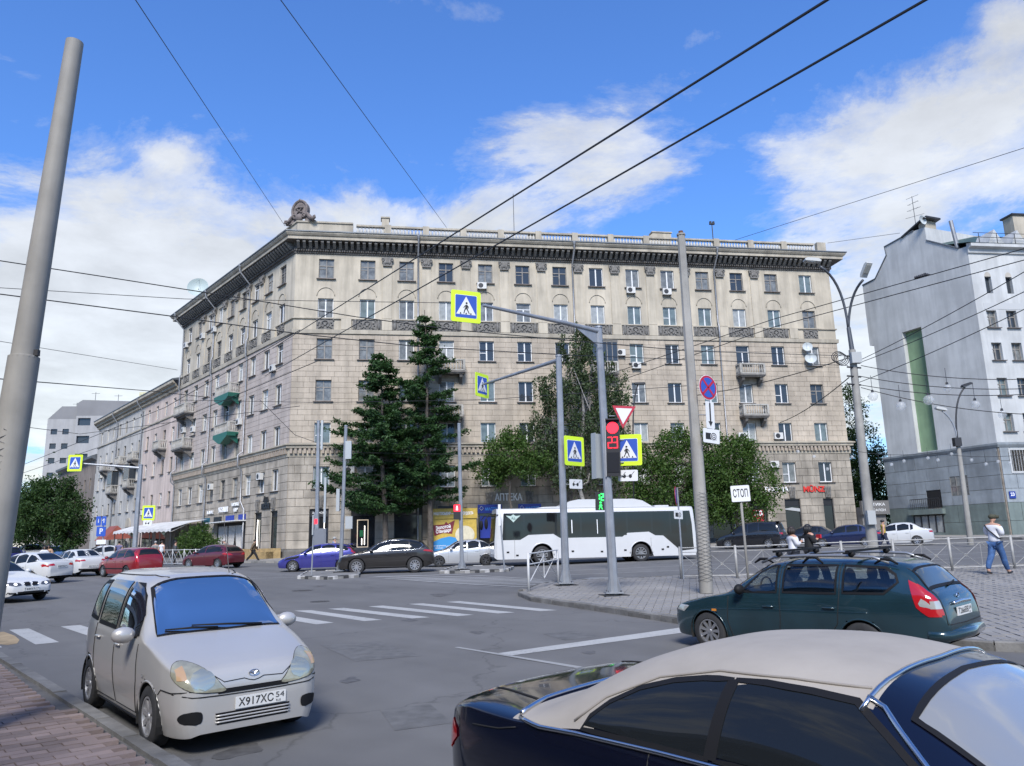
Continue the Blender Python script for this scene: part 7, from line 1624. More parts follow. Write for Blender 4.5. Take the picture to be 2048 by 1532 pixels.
# body: cross-section with rounded roof edges, lofted, raked nose and tail
sec = [(-Wb, .30), (-Wb, 1.25), (-Wb * .995, 2.2), (-Wb * .975, 2.72), (-Wb * .90, 2.90), (-Wb * .75, 2.955), (0, 2.98)]; sec = sec + [(-y, z) for y, z in sec[-2::-1]]
st = []
for x, k, zz0 in ((xf, .86, .42), (xf - .03, .90, .36), (xf - .12, .955, .31), (xf - .35, .99, .30), (xf - .7, 1, .30), (0, 1, .30), (xr + .6, 1, .30), (xr + .2, .98, .36), (xr + .05, .95, .42), (xr, .91, .46)):
    st.append([(x + (-.16 * max(0, (z - 1.0) / 2.0) if x > 3 else (.10 * max(0, (z - 1.4) / 1.6) if x < -4 else 0)), y * k, max(z, zz0)) for y, z in sec])
# side panels get arches: rebuild the flanks as strips with arch cut-outs
def flank(sg):
    q = MB(); y = sg * Wb; Rw = .60; zc = .48; n = 120; X_ = np.linspace(xf - .12, xr + .12, n); lo = []
    for x in X_:
        z = .30
        for ax in (2.725, -2.725):
            d = abs(x - ax)
            if d < Rw: z = max(z, zc + sqrt(Rw * Rw - d * d))
        lo.append(z)
    rows = [0, .35, .7, 1]
    for r in rows: q.v += [(x, y * (1.0 if r < 1 else .999), z + (1.30 - z) * r) for x, z in zip(X_, lo)]
    q.f += [(r * n + i, r * n + i + 1, (r + 1) * n + i + 1, (r + 1) * n + i) for r in range(3) for i in range(n - 1)]; q.m += [0] * (3 * (n - 1)); return q
up_ = MB(); k = len(sec); vs = [p for s in st for p in s]; fs = []
for i in range(len(st) - 1):
    for j in range(k - 1):
        side_low = j in (0, k - 2)
        if side_low and 2 <= i <= 6: continue
        fs.append((i * k + j, i * k + j + 1, (i + 1) * k + j + 1, (i + 1) * k + j))
fs += [tuple(range(k))[::-1], tuple((len(st) - 1) * k + j for j in range(k))]
up_.add(vs, fs); up_.build('body', M_BW, bus, world=False, smooth=30)
for sg in (-1, 1): flank(sg).build('side_skirt', M_BW, bus, world=False)
q = MB().box(xr + .3, xf - .3, -Wb * .96, Wb * .96, .32, .40)
for ax in (2.725, -2.725):
    for sg in (-1, 1):
        P = [(ax + .605 * cos(a), .48 + .605 * sin(a)) for a in np.linspace(-.3, pi + .3, 20)]; y1, y0 = sg * Wb * .992, sg * (Wb - .42)
        q.add([(x, y1, z) for x, z in P] + [(x, y0, z) for x, z in P], [(i, i + 1, i + 21, i + 20) for i in range(19)] + [tuple(range(20, 40))])
q.build('underbody', M_UNDER, bus, world=False)
tm, rm, dm = wheel_meshes(.48, .30, 10, mat('bus_rim', (.25, .25, .25), .5, .6))
for ax in (2.725, -2.725):
    for sg in (-1, 1): o = put('wheel', tm, bus, Matrix.Translation((ax, sg * (Wb - .19), .48)) @ Matrix.Rotation(pi if sg > 0 else 0, 4, 'Z')); put('rim', rm, o, Matrix.Identity(4)); put('hub', dm, o, Matrix.Identity(4))
for sg in (-1, 1):
    y0 = sg * (Wb + .004); 
    def side(name, poly, m, off=.0, par=bus):
        lean = lambda z: -sg * max(0, (z - 1.25)) * .0135
        return MB().add([(x, y0 + lean(z) + sg * off, z) for x, z in poly], [tuple(range(len(poly)))]).build(name, m, par, world=False)
    # window band: black field, then each pane a little proud of it
    side('window_band', [(xf - .42, 1.30), (3.9, 1.30), (3.45, 1.55), (2.1, 1.58), (1.75, 1.36), (-1.7, 1.36), (-2.0, 1.56), (-3.2, 1.60), (-3.55, 1.40), (-4.0, 1.38), (-4.95, .55), (xr + .22, .62), (xr + .25, 2.0), (xr + .33, 2.70), (xf - .5, 2.70)], mat('band_black', (.008, .008, .009), .12, coat=.5), .003)
    for a, b, z0, z1 in ((4.70, 3.72, 1.42, 2.62), (3.62, 2.0, 1.64, 2.62), (1.90, .62, 1.45, 2.62), (.52, -.75, 1.45, 2.62), (-.85, -1.95, 1.45, 2.62), (-2.05, -3.35, 1.68, 2.62), (-3.45, -4.4, 1.48, 2.62), (-4.5, -5.35, 1.5, 2.62)):
        side('side_window', [(a, z0), (b, z0), (b, z1), (a, z1)], M_BG, .009)
    for x in (4.2, 1.4, -1.2, -3.3): side('panel_gap', [(x, .36), (x + .012, .36), (x + .012, 1.28), (x, 1.28)], M_SEAM, .003)
    for x, z in ((4.0, .45), (4.5, .62), (1.0, .60), (-.6, .55), (-1.9, .6), (-4.3, .72), (-4.0, .6)): side('flap', [(x, z), (x + .14, z), (x + .14, z + .09), (x, z + .09)], M_TRIMB, .004)
    for x0, x1, z0, z1 in ((1.05, 1.1, 1.6, 2.3), (-.35, -.31, 1.55, 2.3)): side('handrail', [(x0, z0), (x1, z0), (x1, z1), (x0, z1)], M_LETW, .014)
    e = side('emblem', [(4.45, 2.42), (4.25, 2.22), (4.05, 2.42), (3.85, 2.58), (4.12, 2.55), (4.25, 2.64), (4.38, 2.55), (4.65, 2.58)], mat('pale_green_emblem', (.40, .50, .45), .5), .016)
    q = MB(); text(q, 'Ад', .17, Matrix.Translation((4.25, y0 + sg * .012, 2.43)) @ Matrix.Rotation(pi if sg > 0 else 0, 4, 'Z') ); q.build('lettering', mat('dark_green_ink', (.01, .06, .05), .5), e, world=False)
    q = MB(); q.tube([(2.725 + .63 * cos(a), sg * (Wb + .004), .48 + .63 * sin(a)) for a in np.linspace(.0, pi, 20)], .03, 6); q.build('arch_lip', M_BW, bus, world=False, smooth=True); q = MB(); q.tube([(-2.725 + .63 * cos(a), sg * (Wb + .004), .48 + .63 * sin(a)) for a in np.linspace(.0, pi, 20)], .03, 6); q.build('arch_lip', M_BW, bus, world=False, smooth=True)
MB().add([(xf + .012 - .16 * max(0, (z - 1.0) / 2.0), y, z) for y, z in ((-1.0, .85), (1.0, .85), (1.05, 2.0), (.98, 2.72), (-.98, 2.72), (-1.05, 2.0))], [tuple(range(6))]).build('windscreen', M_BG, bus, world=False)
for sg in (-1, 1):
    MB().tube([(xf - .25, sg * 1.15, 2.62), (xf + .25, sg * 1.2, 2.66), (xf + .42, sg * 1.22, 2.45)], .03, 6).build('mirror_arm', M_TRIMB, bus, world=False); MB().sphere((xf + .43, sg * 1.22, 2.15), 1, 10, 7, (.10, .11, .28)).build('mirror', M_TRIMB, bus, world=False, smooth=True)
    MB().sphere((xf - .06, sg * .9, .72), 1, 10, 6, (.06, .14, .10)).build('headlight', M_HEAD, bus, world=False, smooth=True)
q = MB(); q.prism([(-3.6, 2.95), (3.0, 2.95), (2.6, 3.02), (1.6, 3.04), (1.05, 3.32), (.6, 3.40), (-2.5, 3.40), (-3.0, 3.30)][::-1], 2.0, Matrix.Translation((0, -1.0, 0))); q.build('roof_fairing', M_BW, bus, world=False)
MB().box(-4.6, -3.8, -.7, .7, 2.96, 3.04).build('roof_hatch', M_BW, bus, world=False)
for sg in (-1, 1): MB().box(xr - .02 + .10, xr + .12, sg * .9 - .1, sg * .9 + .1, 1.0, 1.5).build('tail_light', M_TAIL, bus, world=False)
# ================================================================ STREET FURNITURE
M_GALV = mat('galvanised_steel', (0.30, 0.315, 0.335), .5, .45, var=.15, vscale=3, stain=.15); M_CONCP = mat('weathered_pole', (0.30, 0.285, 0.255), .8, var=.15, vscale=2, stain=.3)
M_SYEL = mat('sign_fluorescent', (0.56, 0.76, 0.02), .5); M_SBLU = mat('sign_blue', (0.025, 0.075, 0.36), .45); M_SWHT = mat('sign_white', (0.62, 0.62, 0.61), .5); M_SBLK = mat('sign_black', (0.015, 0.015, 0.015), .6); M_SRED = mat('sign_red', (0.38, 0.012, 0.035), .5); M_SBACK = mat('sign_back', (0.30, 0.30, 0.30), .5, .4)
def rrect(w, h, r, n=4):
    out = []
    for cx_, cz_, a0 in ((w / 2 - r, h / 2 - r, 0), (-w / 2 + r, h / 2 - r, pi / 2), (-w / 2 + r, -h / 2 + r, pi), (w / 2 - r, -h / 2 + r, 1.5 * pi)):
        out += [(cx_ + r * cos(a0 + t * pi / 2 / n), cz_ + r * sin(a0 + t * pi / 2 / n)) for t in range(n + 1)]
    return out[::-1]
def sgn_frame(c, az, tilt=0.0):
    """sign plane at c; the face looks along -y of the frame, az = direction it faces, degrees from -Y towards +X"""
    return Matrix.Translation(c) @ Matrix.Rotation(radians(az), 4, 'Z') @ Matrix.Rotation(radians(tilt), 4, 'Y')
def plate_part(name, poly, M, m, y=0.0, d=.012, parent=None): return MB().prism(poly, d, M @ Matrix.Translation((0, y, 0))).build(name, m, parent)
WALK = [[(-.02, .10), (.055, .10), (.085, .02), (.07, -.07), (.10, -.16), (.175, -.32), (.135, -.335), (.06, -.19), (.0, -.10), (-.055, -.20), (-.09, -.335), (-.135, -.335), (-.10, -.18), (-.045, -.05), (-.045, .05)],
        [(.05, .10), (.13, .01), (.115, -.08), (.085, -.075), (.09, .0), (.04, .05)], [(-.02, .09), (-.10, .02), (-.135, -.06), (-.105, -.075), (-.07, .0), (-.03, .04)]]
def ped_sign(M, s, parent, mirror=1, full=True):
    """pedestrian crossing sign, side s, on a fluorescent board"""
    b = plate_part('sign_board', rrect(s, s * 1.05, s * .06), M, M_SYEL, 0, .02, parent); plate_part('sign_back', rrect(s * .98, s * 1.03, s * .06), M, M_SBACK, .021, .008, b)
    plate_part('sign_rim', rrect(s * .74, s * .77, s * .04), M, M_SWHT, -.004, .004, b); plate_part('sign_field', rrect(s * .715, s * .745, s * .035), M, M_SBLU, -.008, .004, b)
    k = s * .72; plate_part('sign_triangle', [(-.46 * k, -.38 * k), (0, .46 * k), (.46 * k, -.38 * k)], M, M_SWHT, -.012, .004, b)
    q = MB(); MM = M @ Matrix.Translation((0, -.015, -.02 * k)) @ Matrix.Diagonal((mirror, 1, 1, 1))
    for p in WALK: q.flat([(x * k * .95, z * k * .95) for x, z in p], MM)
    q.flat([(.02 * k + .05 * k * cos(t), .17 * k + .05 * k * sin(t)) for t in np.linspace(0, 2 * pi, 12)[:-1]], MM)
    for x in (-.26, .0, .22): q.flat([((x - .04) * k, -.345 * k), ((x + .04) * k, -.345 * k), ((x + .02) * k, -.27 * k), ((x - .01) * k, -.27 * k)], MM)
    q.build('walking_figure', M_SBLK, b); return b
def blind_plate(M, w, parent):
    b = plate_part('blind_plate', rrect(w, w * .56, w * .06), M, M_SWHT, 0, .012, parent); q = MB()
    for x in (-.19, .12): q.flat([(w * (x + .085 * cos(t)), -w * .03 + w * .10 * sin(t)) for t in np.linspace(0, 2 * pi, 14)[:-1]], M @ Matrix.Translation((0, -.003, 0)))
    for a, b2 in (((-.22, .05), (-.12, .18)), ((.18, .03), (.33, .20)), ((-.12, -.03), (.05, -.03))): q.tube([M @ Vector((w * a[0], -.004, w * a[1])), M @ Vector((w * b2[0], -.004, w * b2[1]))], w * .012, 4)
    q.build('glasses_picture', M_SBLK, b); return b
def cable(name, label, pts, r, sag=0.0, m=None, group=None, n=14):
    P = [Vector(p) for p in pts]; Q = []
    for a, b in zip(P[:-1], P[1:]):
        for i in range(n): t = i / n; p = a.lerp(b, t); p.z -= sag * 4 * t * (1 - t); Q.append(p)
    Q.append(P[-1]); o = MB().tube(Q, r, 5).build(name, m or mat('cable_black', (.012, .012, .013), .6)); return tag(o, label, 'cable', group)
def mast(name, label, base, top, r0, r1, gusset=True, m=M_GALV):
    base, top = Vector(base), Vector(top); t = root(name, label, 'pole', base); n = 8
    MB().tube([base, top], [r0, r1], n).build('shaft', m, t, smooth=30); MB().lathe([(r1 * 1.15, -.02), (r1 * 1.15, .03), (.0, .05)], top, 10).build('cap', m, t)
    if gusset:
        MB().box(-.24, .24, -.24, .24, .05, .085, Matrix.Translation(base)).build('base_plate', m, t)
        for k in range(4):
            a = k * pi / 2 + pi / 4; M = Matrix.Translation(base) @ Matrix.Rotation(a, 4, 'Z'); MB().prism([(r0 * .9, .085), (.28, .085), (r0 * .9, .55)], .012, M).build('gusset', m, t); MB().tube([M @ Vector((.25, 0, -.06)), M @ Vector((.25, 0, .13))], .018, 6).build('anchor_bolt', M_DARKMET, t)
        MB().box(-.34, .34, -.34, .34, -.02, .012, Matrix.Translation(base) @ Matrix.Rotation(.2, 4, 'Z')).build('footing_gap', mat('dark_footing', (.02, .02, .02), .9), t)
    return t
LED_R = mat('red_signal', (.5, .01, .02), .4, emit=(1, .015, .03), estr=1.6); LED_G = mat('green_signal', (.02, .5, .06), .4, emit=(.03, 1, .12), estr=1.4); M_SIGB = mat('signal_black', (.012, .012, .013), .5)
def seven_seg(mb, txt, w, h, M, t):
    S = {'0': 'abcdef', '1': 'bc', '2': 'abged', '3': 'abgcd', '4': 'fgbc', '5': 'afgcd', '6': 'afgedc', '7': 'abc', '8': 'abcdefg', '9': 'abcdfg'}
    for i, ch in enumerate(txt):
        x0 = (i - len(txt) / 2) * w * 1.25 + w * .12; x1 = x0 + w; zm = 0; sg = {'a': (x0, x1, h / 2 - t, h / 2), 'g': (x0, x1, -t / 2, t / 2), 'd': (x0, x1, -h / 2, -h / 2 + t), 'f': (x0, x0 + t, t / 2, h / 2 - t), 'b': (x1 - t, x1, t / 2, h / 2 - t), 'e': (x0, x0 + t, -h / 2 + t, -t / 2), 'c': (x1 - t, x1, -h / 2 + t, -t / 2)}
        for k in S[ch]: a, b, c_, d = sg[k]; mb.box(a, b, -.004, .0, c_, d, M)
# ---- pole A: signal, mast arm with the big crossing sign
bA = gp(1228, 1190, .13); tA = at(1197, 655, bA.y); pA = mast('signal_mast', 'galvanised signal mast with red traffic light, yield sign and long arm', bA, tA, .135, .10)
eA = V(-.71, 19.2, tA.z - .06); MB().tube([tA - V(0, 0, .12), tA.lerp(eA, .3) - V(0, 0, .06), eA], [.075, .06, .042], 10).build('mast_arm', M_GALV, pA, smooth=40)
MB().prism([(0, -.45), (.0, .0), (.9, -.02)], .02, Matrix.Translation(tA - V(0, 0, .15)) @ Matrix.Rotation(atan2((eA - tA).y, (eA - tA).x), 4, 'Z')).build('arm_gusset', M_GALV, pA)
SA = at(932, 613, 18.95); s1 = sgn_frame(SA, 22, 1.0); sg1 = root('crossing_sign', 'large pedestrian crossing sign hanging at the end of the long mast arm', 'sign', SA); ped_sign(s1, .80, sg1, mirror=1)
yA = bA.y - .2
def on_pole(px, py, dy=-.2): return at(px, py, bA.y + dy)
# traffic light
tl = root('traffic_light', 'black traffic light showing red and a red countdown of twenty-three', 'traffic light', on_pole(1226, 895)); ML = sgn_frame(on_pole(1226, 895), -14, 1.5)
MB().box(-.19, .19, 0, .12, -.80, .80, ML).build('housing', M_SIGB, tl); MB().box(-.22, -.19, -.04, .16, -.82, .82, ML).build('side_frame', M_SBACK, tl); MB().box(-.19, .19, -.10, 0, .78, .82, ML).build('visor', M_SIGB, tl)
MB().prism([(.165 * cos(t), .56 + .165 * sin(t)) for t in np.linspace(0, -2 * pi, 25)[:-1]], .01, ML @ Matrix.Translation((0, -.012, 0))).build('red_lamp', LED_R, tl)
q = MB(); seven_seg(q, '23', .125, .32, ML @ Matrix.Translation((0, -.008, .14)), .022); q.build('countdown', LED_R, tl); MB().box(-.17, .17, -.012, 0, -.70, -.14, ML).build('dark_lens', mat('dark_lens', (.02, .02, .022), .25), tl)
tb = root('signal_box', 'pale grey signal head seen from behind beside the traffic light', 'traffic light', on_pole(1196, 912, .35)); Mb = sgn_frame(on_pole(1196, 912, .35), 30, 1.5); MB().box(-.13, .13, -.05, .10, -.64, .64, Mb).box(-.15, -.13, -.1, .12, -.66, .66, Mb).build('housing', mat('pale_grey_box', (.36, .38, .38), .5, .3), tb)
yl = root('yield_sign', 'red and white triangular yield sign above the traffic light mast', 'sign', on_pole(1247, 833)); My = sgn_frame(on_pole(1247, 832), -12, 6); tri = lambda k: [(-.335 * k, .29 * k), (.335 * k, .29 * k), (0, -.36 * k)]
plate_part('sign_rim', tri(1.0), My, M_SRED, 0, .012, yl); plate_part('sign_field', [(x * .70, z * .70 + .018) for x, z in tri(1.0)], My, M_SWHT, -.006, .006, yl)
cs = root('crossing_sign', 'pedestrian crossing sign on the signal mast beside the red countdown', 'sign', on_pole(1255, 900, -.05)); Mc = sgn_frame(on_pole(1254, 900, -.05), -20, 1.5); ped_sign(Mc, .84, cs, mirror=-1)
bp1 = root('blind_crossing_plate', 'white plate with black glasses on the signal mast below the crossing sign', 'sign', on_pole(1256, 951, -.05)); blind_plate(sgn_frame(on_pole(1256, 951, -.05), -20, 1.5), .56, bp1)
q = MB(); [q.tube([on_pole(1218, y_, 0), on_pole(1248, y_, -.03)], .015, 5) for y_ in (832, 880, 925, 951)]; q.build('bracket', M_GALV, pA, kind='stuff')
pg = root('pedestrian_signal', 'small pedestrian signal with green twelve and green walking figure', 'traffic light', at(1201, 1002, 36)); Mg = sgn_frame(at(1201, 1002, 36), -8, 1.5)
MB().box(-.24, .24, 0, .2, -.42, .42, Mg).build('housing', M_SIGB, pg); MB().box(.24, .34, -.05, .25, -.45, .62, Mg).build('side_shield', M_SBACK, pg); q = MB(); seven_seg(q, '12', .14, .34, Mg @ Matrix.Translation((0, -.02, .18)), .05); q.build('countdown', LED_G, pg)
q = MB(); MM = Mg @ Matrix.Translation((0, -.012, -.2)); [q.flat([(x * .55, z * .55) for x, z in p], MM) for p in WALK]; q.flat([(.05 * cos(t), .13 + .04 * sin(t)) for t in np.linspace(0, 2 * pi, 10)[:-1]], MM); q.build('walking_figure', LED_G, pg)
gpole = at(1212, 1002, 36.2); MB().tube([(gpole.x, gpole.y, gz(gpole.x, gpole.y)), (gpole.x, gpole.y, gpole.z + .7)], .06, 7).build('post', M_GALV, pg)
# ---- pole B
bB = gp(1132, 1170, .13); tB = at(1117, 712, bB.y); pB = mast('sign_mast', 'galvanised sign mast with short arm left of the signal mast', bB, tB, .13, .10)
eB = V(-1.12, 30.15, tB.z - .1); MB().tube([tB - V(0, 0, .14), eB], [.07, .045], 10).build('mast_arm', M_GALV, pB, smooth=40)
SB = eB + V(-.08, .15, -.02); sg2 = root('crossing_sign', 'pedestrian crossing sign seen at an angle on the shorter mast arm', 'sign', SB); ped_sign(sgn_frame(SB, 58, .5), .92, sg2)
cB = at(1149, 902, bB.y - .1); cs2 = root('crossing_sign', 'pedestrian crossing sign on the sign mast above the glasses plate', 'sign', cB); ped_sign(sgn_frame(cB, 42, .5), .95, cs2)
bB2 = at(1152, 968, bB.y - .1); bp2 = root('blind_crossing_plate', 'white plate with black glasses on the sign mast', 'sign', bB2); blind_plate(sgn_frame(bB2, 36, .5), .56, bp2)
q = MB(); [q.tube([at(1128, y_, bB.y), at(1146, y_ + 2, bB.y - .08)], .014, 5) for y_ in (890, 918, 968)]; q.build('bracket', M_GALV, pB, kind='stuff')
# ---- pole C: painted steel pole with flaking mesh wrap
bC = gp(1413, 1186, .13); tC = at(1362, 470, bC.y); pC = mast('steel_pole', 'tall tapering grey steel pole with wrapped lower half in the middle of the pavement', bC, tC, .17, .115, gusset=False, m=M_CONCP)
jC = at(1392, 876, bC.y); MB().tube([bC, jC], [.185, .165], 14).build('lower_sleeve', M_CONCP, pC, smooth=40)
def wrap(base, top, r0, r1, par, turns=16, m=None):
    q = MB(); L = (top - base).length
    for s in (-1, 1):
        for ph in np.linspace(0, 2 * pi, 5)[:-1]:
            P = []
            for i in range(turns * 10 + 1):
                t = i / (turns * 10); a = s * t * turns * .38 * 2 * pi + ph; r = r0 + (r1 - r0) * t + .006; P.append(base.lerp(top, t) + V(cos(a) * r, sin(a) * r, 0))
            q.tube(P, .004, 3, caps=False)
    q.build('wire_wrap', m or mat('wire_mesh', (.16, .155, .15), .6, .4), par, kind='stuff')
wrap(bC + V(0, 0, .3), at(1401, 985, bC.y), .186, .176, pC)
MB().tube([tC, tC + V(0, 0, .12)], .07, 8).build('pole_head', mat('rusty_iron', (.12, .05, .025), .8), pC)
nC = at(1416, 775, bC.y - .25); ns = root('no_stopping_sign', 'round blue no-stopping sign with red cross on the steel pole', 'sign', nC); Mn = sgn_frame(nC, 34, 4)
disc = lambda r: [(r * cos(t), r * sin(t)) for t in np.linspace(0, -2 * pi, 33)[:-1]]
plate_part('sign_rim', disc(.345), Mn, M_SRED, 0, .014, ns); plate_part('sign_edge', disc(.36), Mn, M_SWHT, .004, .006, ns); plate_part('sign_field', disc(.285), Mn, M_SBLU, -.006, .006, ns); q = MB()
for a in (45, -45): q.box(-.29, .29, -.012, -.006, -.032, .032, Mn @ Matrix.Rotation(radians(a), 4, 'Y'))
q.build('red_cross', M_SRED, ns); q = MB()
aC = at(1420.5, 830, bC.y - .25); ap = root('arrow_plate', 'white plate with black down arrow below the no-stopping sign', 'sign', aC); Ma = sgn_frame(aC, 34, 2); plate_part('plate', rrect(.33, .76, .04), Ma, M_SWHT, 0, .012, ap)
plate_part('arrow', [(-.028, .34), (.028, .34), (.028, -.18), (.085, -.18), (0, -.33), (-.085, -.18), (-.028, -.18)], Ma, M_SBLK, -.004, .003, ap)
kC = at(1423, 872, bC.y - .25); cp_ = root('camera_plate', 'white plate with camera picture, lowest of the three on the steel pole', 'sign', kC)
def camera_pic(M, w, par):
    plate_part('plate', rrect(w, w * .66, w * .05), M, M_SWHT, 0, .012, par); plate_part('camera_body', [(-.36 * w, -.17 * w), (.30 * w, -.17 * w), (.30 * w, .13 * w), (-.36 * w, .13 * w)], M, M_SBLK, -.004, .003, par)
    q = MB()
    for r, m_ in ((.2, M_SWHT), (.17, M_SBLK), (.125, M_SWHT), (.09, M_SBLK), (.05, M_SWHT)): plate_part('lens_ring', [(.13 * w + r * w * cos(t), -.01 * w + r * w * sin(t)) for t in np.linspace(0, -2 * pi, 21)[:-1]], M, m_, -.0075 - .03 * (.2 - r), .003, par)
camera_pic(sgn_frame(kC, 30, 4), .60, cp_)
q = MB(); [q.tube([at(x0, y_, bC.y), at(x0 + 26, y_ + 1, bC.y - .22)], .012, 5) for x0, y_ in ((1386, 776), (1390, 829), (1394, 868))]; q.build('bracket', M_GALV, pC, kind='stuff')
MB().tube([at(1418, 800, bC.y - .23), at(1422, 870, bC.y - .23)], .02, 6).build('sign_tube', M_GALV, pC)
# ---- STOP plate
sb_ = gp(1499, 1182, .13); st_ = at(1479, 972, sb_.y); ss = root('stop_line_sign', 'white rectangular plate lettered with the Russian word for stop on a thin post', 'sign', sb_)
MB().tube([sb_, st_], .036, 8).build('post', M_CONCP, ss, smooth=True); Ms = sgn_frame(at(1481, 987, sb_.y - .06), 4, -2.2); plate_part('plate', rrect(.53, .44, .03), Ms, M_SWHT, 0, .014, ss); plate_part('plate_edge', rrect(.55, .46, .035), Ms, M_SBLK, .004, .006, ss)
q = MB(); text(q, 'СТОП', .30, Ms @ Matrix.Translation((0, -.004, -.005)), width=.42, bold=.004); q.build('lettering', M_SBLK, ss)
# ---- edge-on sign post by the fence
eb = gp(1367, 1158, .12); es = root('edge_on_sign', 'no-stopping sign seen edge-on above a small camera plate at the railing', 'sign', eb); MB().tube([eb, at(1354, 975, eb.y)], .03, 7).build('post', M_GALV, es)
Me = sgn_frame(at(1352, 992, eb.y - .04), 74, 3); plate_part('sign_edge', disc(.33), Me, M_SRED, 0, .014, es); plate_part('sign_field', disc(.27), Me, mat('violet_sign', (.10, .06, .30), .5), -.006, .006, es); camera_pic(sgn_frame(at(1357, 1029, eb.y - .06), 40, 2), .46, es)
# ---- near left leaning pole
lp = root('leaning_pole', 'thick grey leaning pole wrapped in wire mesh at the far left edge', 'pole', at(-60, 1400, 8.4)); a_, b_ = at(-78, 1490, 8.4), at(149.5, 84, 8.4); j_ = at(48, 716, 8.4)
MB().tube([a_, j_], [.190, .158], 18).build('lower_tube', mat('grey_pole_paint', (.28, .265, .235), .7, var=.12, vscale=3, stain=.25), lp, smooth=40); MB().tube([j_ - (b_ - j_) * .01, b_], [.136, .098], 18).build('upper_tube', mat('grey_pole_paint', (0, 0, 0)), lp, smooth=40)
MB().lathe([(.158, -.01), (.158, .01), (.136, .02)], j_, 18).build('collar', mat('grey_pole_paint', (0, 0, 0)), lp); MB().cbox(j_ + V(.15, -.02, .05), .05, .05, .07).build('lug', M_DARKMET, lp)
dw = at(17, 862, 8.4); wrap(a_, dw, .192, .171, lp, 15); MB().tube([a_.lerp(dw, .05), a_.lerp(dw, .62)], [.1935, .182], 16).build('old_posters', mat('torn_paper', (.34, .30, .28), .95, var=.5, vscale=9), lp, smooth=40)
# ---- double lamp post and the others
def lamp_head(M, par, s=1.0, m=None):
    h = MB(); h.prism([(-.34 * s, .0), (.34 * s, .02), (.36 * s, .10), (.22 * s, .17), (-.24 * s, .16), (-.36 * s, .08)][::-1], .30 * s, M @ Matrix.Translation((0, -.15 * s, 0))); o = h.build('lamp_head', m or mat('lamp_grey', (.42, .42, .40), .5), par, smooth=30)
    MB().box(-.26 * s, .12 * s, -.11 * s, .11 * s, -.03 * s, .005 * s, M).build('lamp_glass', mat('lamp_glass', (.35, .34, .30), .2), o)
def curve3(a, b, c, n=10): return [a * (1 - t) ** 2 + b * 2 * t * (1 - t) + c * t * t for t in np.linspace(0, 1, n)]
D0 = gp(1748, 1118, .12); D0 = Vector((D0.x, D0.y, gz(D0.x, D0.y))); YD = D0.y
dl = root('double_street_lamp', 'concrete street lamp with two curved arms beside the parked saloons', 'street lamp', D0); jD = at(1704, 700, YD)
MB().tube([D0, at(1724, 900, YD), jD], [.24, .19, .15], 12).build('concrete_shaft', M_CONCP, dl, smooth=40)
MB().tube([jD, at(1697, 655, YD)], [.11, .09], 10).build('steel_top', mat('dark_grey_steel', (.08, .085, .095), .5, .4), dl)
o1, o2 = at(1640, 533, YD - .6), at(1726, 560, YD - 1.0); MB().tube(curve3(at(1697, 660, YD), at(1686, 560, YD), o1), .06, 8).build('lamp_arm', mat('dark_grey_steel', (0, 0, 0)), dl, smooth=True); MB().tube(curve3(at(1697, 660, YD), at(1697, 590, YD), o2), .06, 8).build('lamp_arm', mat('dark_grey_steel', (0, 0, 0)), dl, smooth=True)
lamp_head(Matrix.Translation(at(1624, 524, YD - .6)) @ Matrix.Rotation(radians(8), 4, 'Y'), dl, 1.05); lamp_head(Matrix.Translation(at(1734, 541, YD - 1.2)) @ Matrix.Rotation(radians(-75), 4, 'Z') @ Matrix.Rotation(radians(-50), 4, 'Y') @ Matrix.Rotation(pi, 4, 'Z'), dl, 1.05)
bx = at(1711, 716, YD - .2); MB().cbox(bx, .45, .3, .5).build('junction_box', mat('box_grey', (.34, .35, .34), .5), dl); q = MB()
for k in range(4): q.tube([at(1676 + 13 * cos(t) + 3 * k, 714 + 11 * sin(t) + 2 * k, YD) for t in np.linspace(0, 2 * pi, 16)], .018, 4)
q.build('cable_coil', M_DARKMET, dl, kind='stuff')
for y_ in (712, 734, 752, 768): MB().tube([at(1694, y_, YD - .1), at(1722, y_ + 2, YD - .1)], .04, 5).build('insulator_bracket', M_DARKMET, dl)
MB().cbox(at(1742, 1035, YD - .3), .35, .2, .6).build('meter_box', mat('box_grey', (0, 0, 0)), dl)
F0 = gp(1942, 1090, .1); YF = F0.y; fl = root('far_street_lamp', 'slender street lamp with two heads before the white building', 'street lamp', F0)
MB().tube([F0, at(1915, 880, YF)], [.17, .12], 10).build('concrete_shaft', M_CONCP, fl, smooth=40); MB().tube(curve3(at(1915, 880, YF), at(1905, 800, YF), at(1930, 774, YF)), .05, 7).build('lamp_arm', M_DARKMET, fl, smooth=True); MB().tube(curve3(at(1915, 880, YF), at(1910, 840, YF), at(1884, 822, YF)), .045, 7).build('lamp_arm', M_GALV, fl, smooth=True)
lamp_head(Matrix.Translation(at(1934, 772, YF)) @ Matrix.Rotation(radians(-15), 4, 'Y'), fl, .9, M_DARKMET); lamp_head(Matrix.Translation(at(1881, 820, YF)) @ Matrix.Rotation(radians(15), 4, 'Y'), fl, .9)
MB().cbox(at(1914, 884, YF - .1), .4, .3, .5).build('junction_box', M_DARKMET, fl)
g0 = at(1266, 1060, 52); g0.z = gz(g0.x, g0.y); tl_ = root('slim_street_lamp', 'slim dark street lamp with flat head behind the yield sign', 'street lamp', g0); MB().tube([g0] + curve3(at(1266, 860, 52), at(1266, 790, 52), at(1276, 770, 52)), .05, 7).build('shaft', M_DARKMET, tl_, smooth=True); MB().cbox(at(1279, 767, 52), .7, .35, .12).build('lamp_head', M_DARKMET, tl_)
